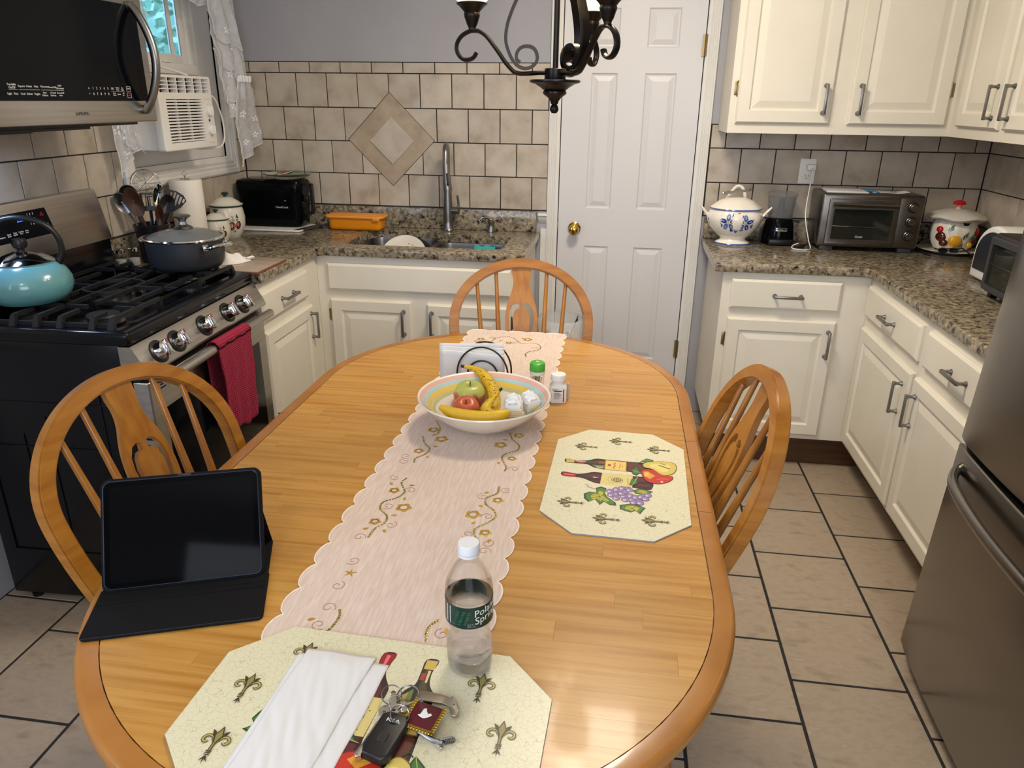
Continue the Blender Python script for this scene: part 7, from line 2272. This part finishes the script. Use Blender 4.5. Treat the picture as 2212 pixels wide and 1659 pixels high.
# pouch
Tp = M.Translation((1.6905, -2.968, MZ + .006)) @ M.Rotation(math.radians(-14), 4, 'Z') @ M.Rotation(math.radians(6), 4, 'X')
po = obj('charm_pouch', G(Tp).slab(rrect(-.0215, .0215, -.0205, .0205, .003), .0, .007, r=.003), MAROON, ky, w=True)
g = G(Tp)
per_ = [(-.0215 + .0043 * k, -.0205) for k in range(11)] + [(.0215, -.0205 + .0041 * k) for k in range(11)] + [(-.0215, -.0205 + .0041 * k) for k in range(11)]
for x, y in per_:
    for r in (.0026, .0013): g.tube([(x + r * math.cos(a), y + r * math.sin(a), .0075) for a in [2 * PI * k / 10 for k in range(10)]], .0005, 4, closed=True)
obj('gold_braid', g, mk('gold_braid_thread', '#b8962f', .3, .7), po, w=True, kind='stuff')
obj('dove_emblem', G(Tp @ M.Translation((0, .003, 0))).slab([(-.009, -.004), (-.006, -.002), (-.005, .007), (-.002, .009), (.001, .004), (.004, .0015), (.007, .0035), (.0095, .001), (.006, -.003), (.001, -.0065), (-.004, -.006)], .007, .0082, r=.0004, seg=1), WHITEPL, po, w=True)
# opener
To2 = M.Translation((1.674, -2.9265, MZ + .004)) @ M.Rotation(math.radians(-8), 4, 'Z')
op = obj('bottle_opener', G(To2).slab([(-.004, -.006), (.004, -.0085), (.020, -.0075), (.034, -.0065), (.042, -.0075), (.048, -.012), (.0515, -.018), (.053, -.0225), (.0585, -.0225), (.062, -.019), (.0615, -.013), (.056, -.005), (.048, .0045), (.0435, .0105), (.041, .0065), (.030, .0085), (.014, .0085), (0, .007), (-.005, .003)], 0, .0035, r=.0009), PEWTER, ky, w=True, label='pewter animal-shaped bottle opener')
obj('opener_eye', G(To2 @ M.Translation((.0505, -.004, 0))).lathe([(0, .0037), (.0011, .0037), (.0011, .0034)], 10), BLKPL, op, w=True)
# rings
def ring(cx, cy, cz, r, tx, ty, nm='split_ring'):
    T = M.Translation((cx, cy, cz)) @ M.Rotation(tx, 4, 'X') @ M.Rotation(ty, 4, 'Y')
    g = G(T)
    for dz in (-.0006, .0006): g.tube([(r * math.cos(a), r * math.sin(a), dz) for a in [2 * PI * k / 28 for k in range(28)]], .0008, 6, closed=True)
    obj(nm, g, STEELV, ky, w=True)
ring(1.636, -2.935, MZ + .009, .0135, .35, .15); ring(1.6585, -2.934, MZ + .010, .0150, .25, -.1); ring(1.6465, -2.952, MZ + .014, .0085, .9, .2); ring(1.660, -2.976, MZ + .0185, .0125, .25, .3)
for k, (cx, cy, rz_) in enumerate(((1.634, -2.957, 1.2), (1.655, -2.950, .6), (1.646, -2.957, 1.9))):
    T = M.Translation((cx, cy, MZ + .001 + k * .0026)) @ M.Rotation(rz_, 4, 'Z')
    hd2 = [(.0095 * math.cos(a), .0095 * math.sin(a)) for a in [math.radians(25 + 310 * q / 20) for q in range(21)]]
    hd2 = [(.0095 * math.cos(a) - .0, .0095 * math.sin(a)) for a in [math.radians(22 + 316 * q / 20) for q in range(21)]] + [(.030, -.0035), (.033, 0), (.030, .0035), (.026, .0022), (.024, .0035), (.020, .0024), (.017, .0035)]
    obj('door_key', G(T).slab(hd2, 0, .0018, holes=[[(-.003 + .0022 * math.cos(a), .0022 * math.sin(a)) for a in [2 * PI * q / 10 for q in range(10)]]], smooth=False), CHROME, ky, w=True)
g = G()
g.tube(cat([(1.685, -2.985, MZ + .004), (1.705, -2.995, MZ + .004), (1.722, -2.999, MZ + .004)], 4), .0028, 8, flat=.6)
for k in range(5):
    g.tube([(1.722 + .0045 * math.cos(a) + k * .0026, -2.998 + .003 * k * .4, MZ + .005 + .0045 * math.sin(a)) for a in [2 * PI * q / 12 for q in range(12)]], .0012, 6, closed=True)
obj('silver_charm', g, STEELV, ky, w=True)
obj('flat_key', G(M.Translation((1.708, -2.996, MZ + .0004)) @ M.Rotation(-.6, 4, 'Z')).box(-.018, .018, -.003, .003, 0, .0016, b=.0005), CHROME, ky, w=True)
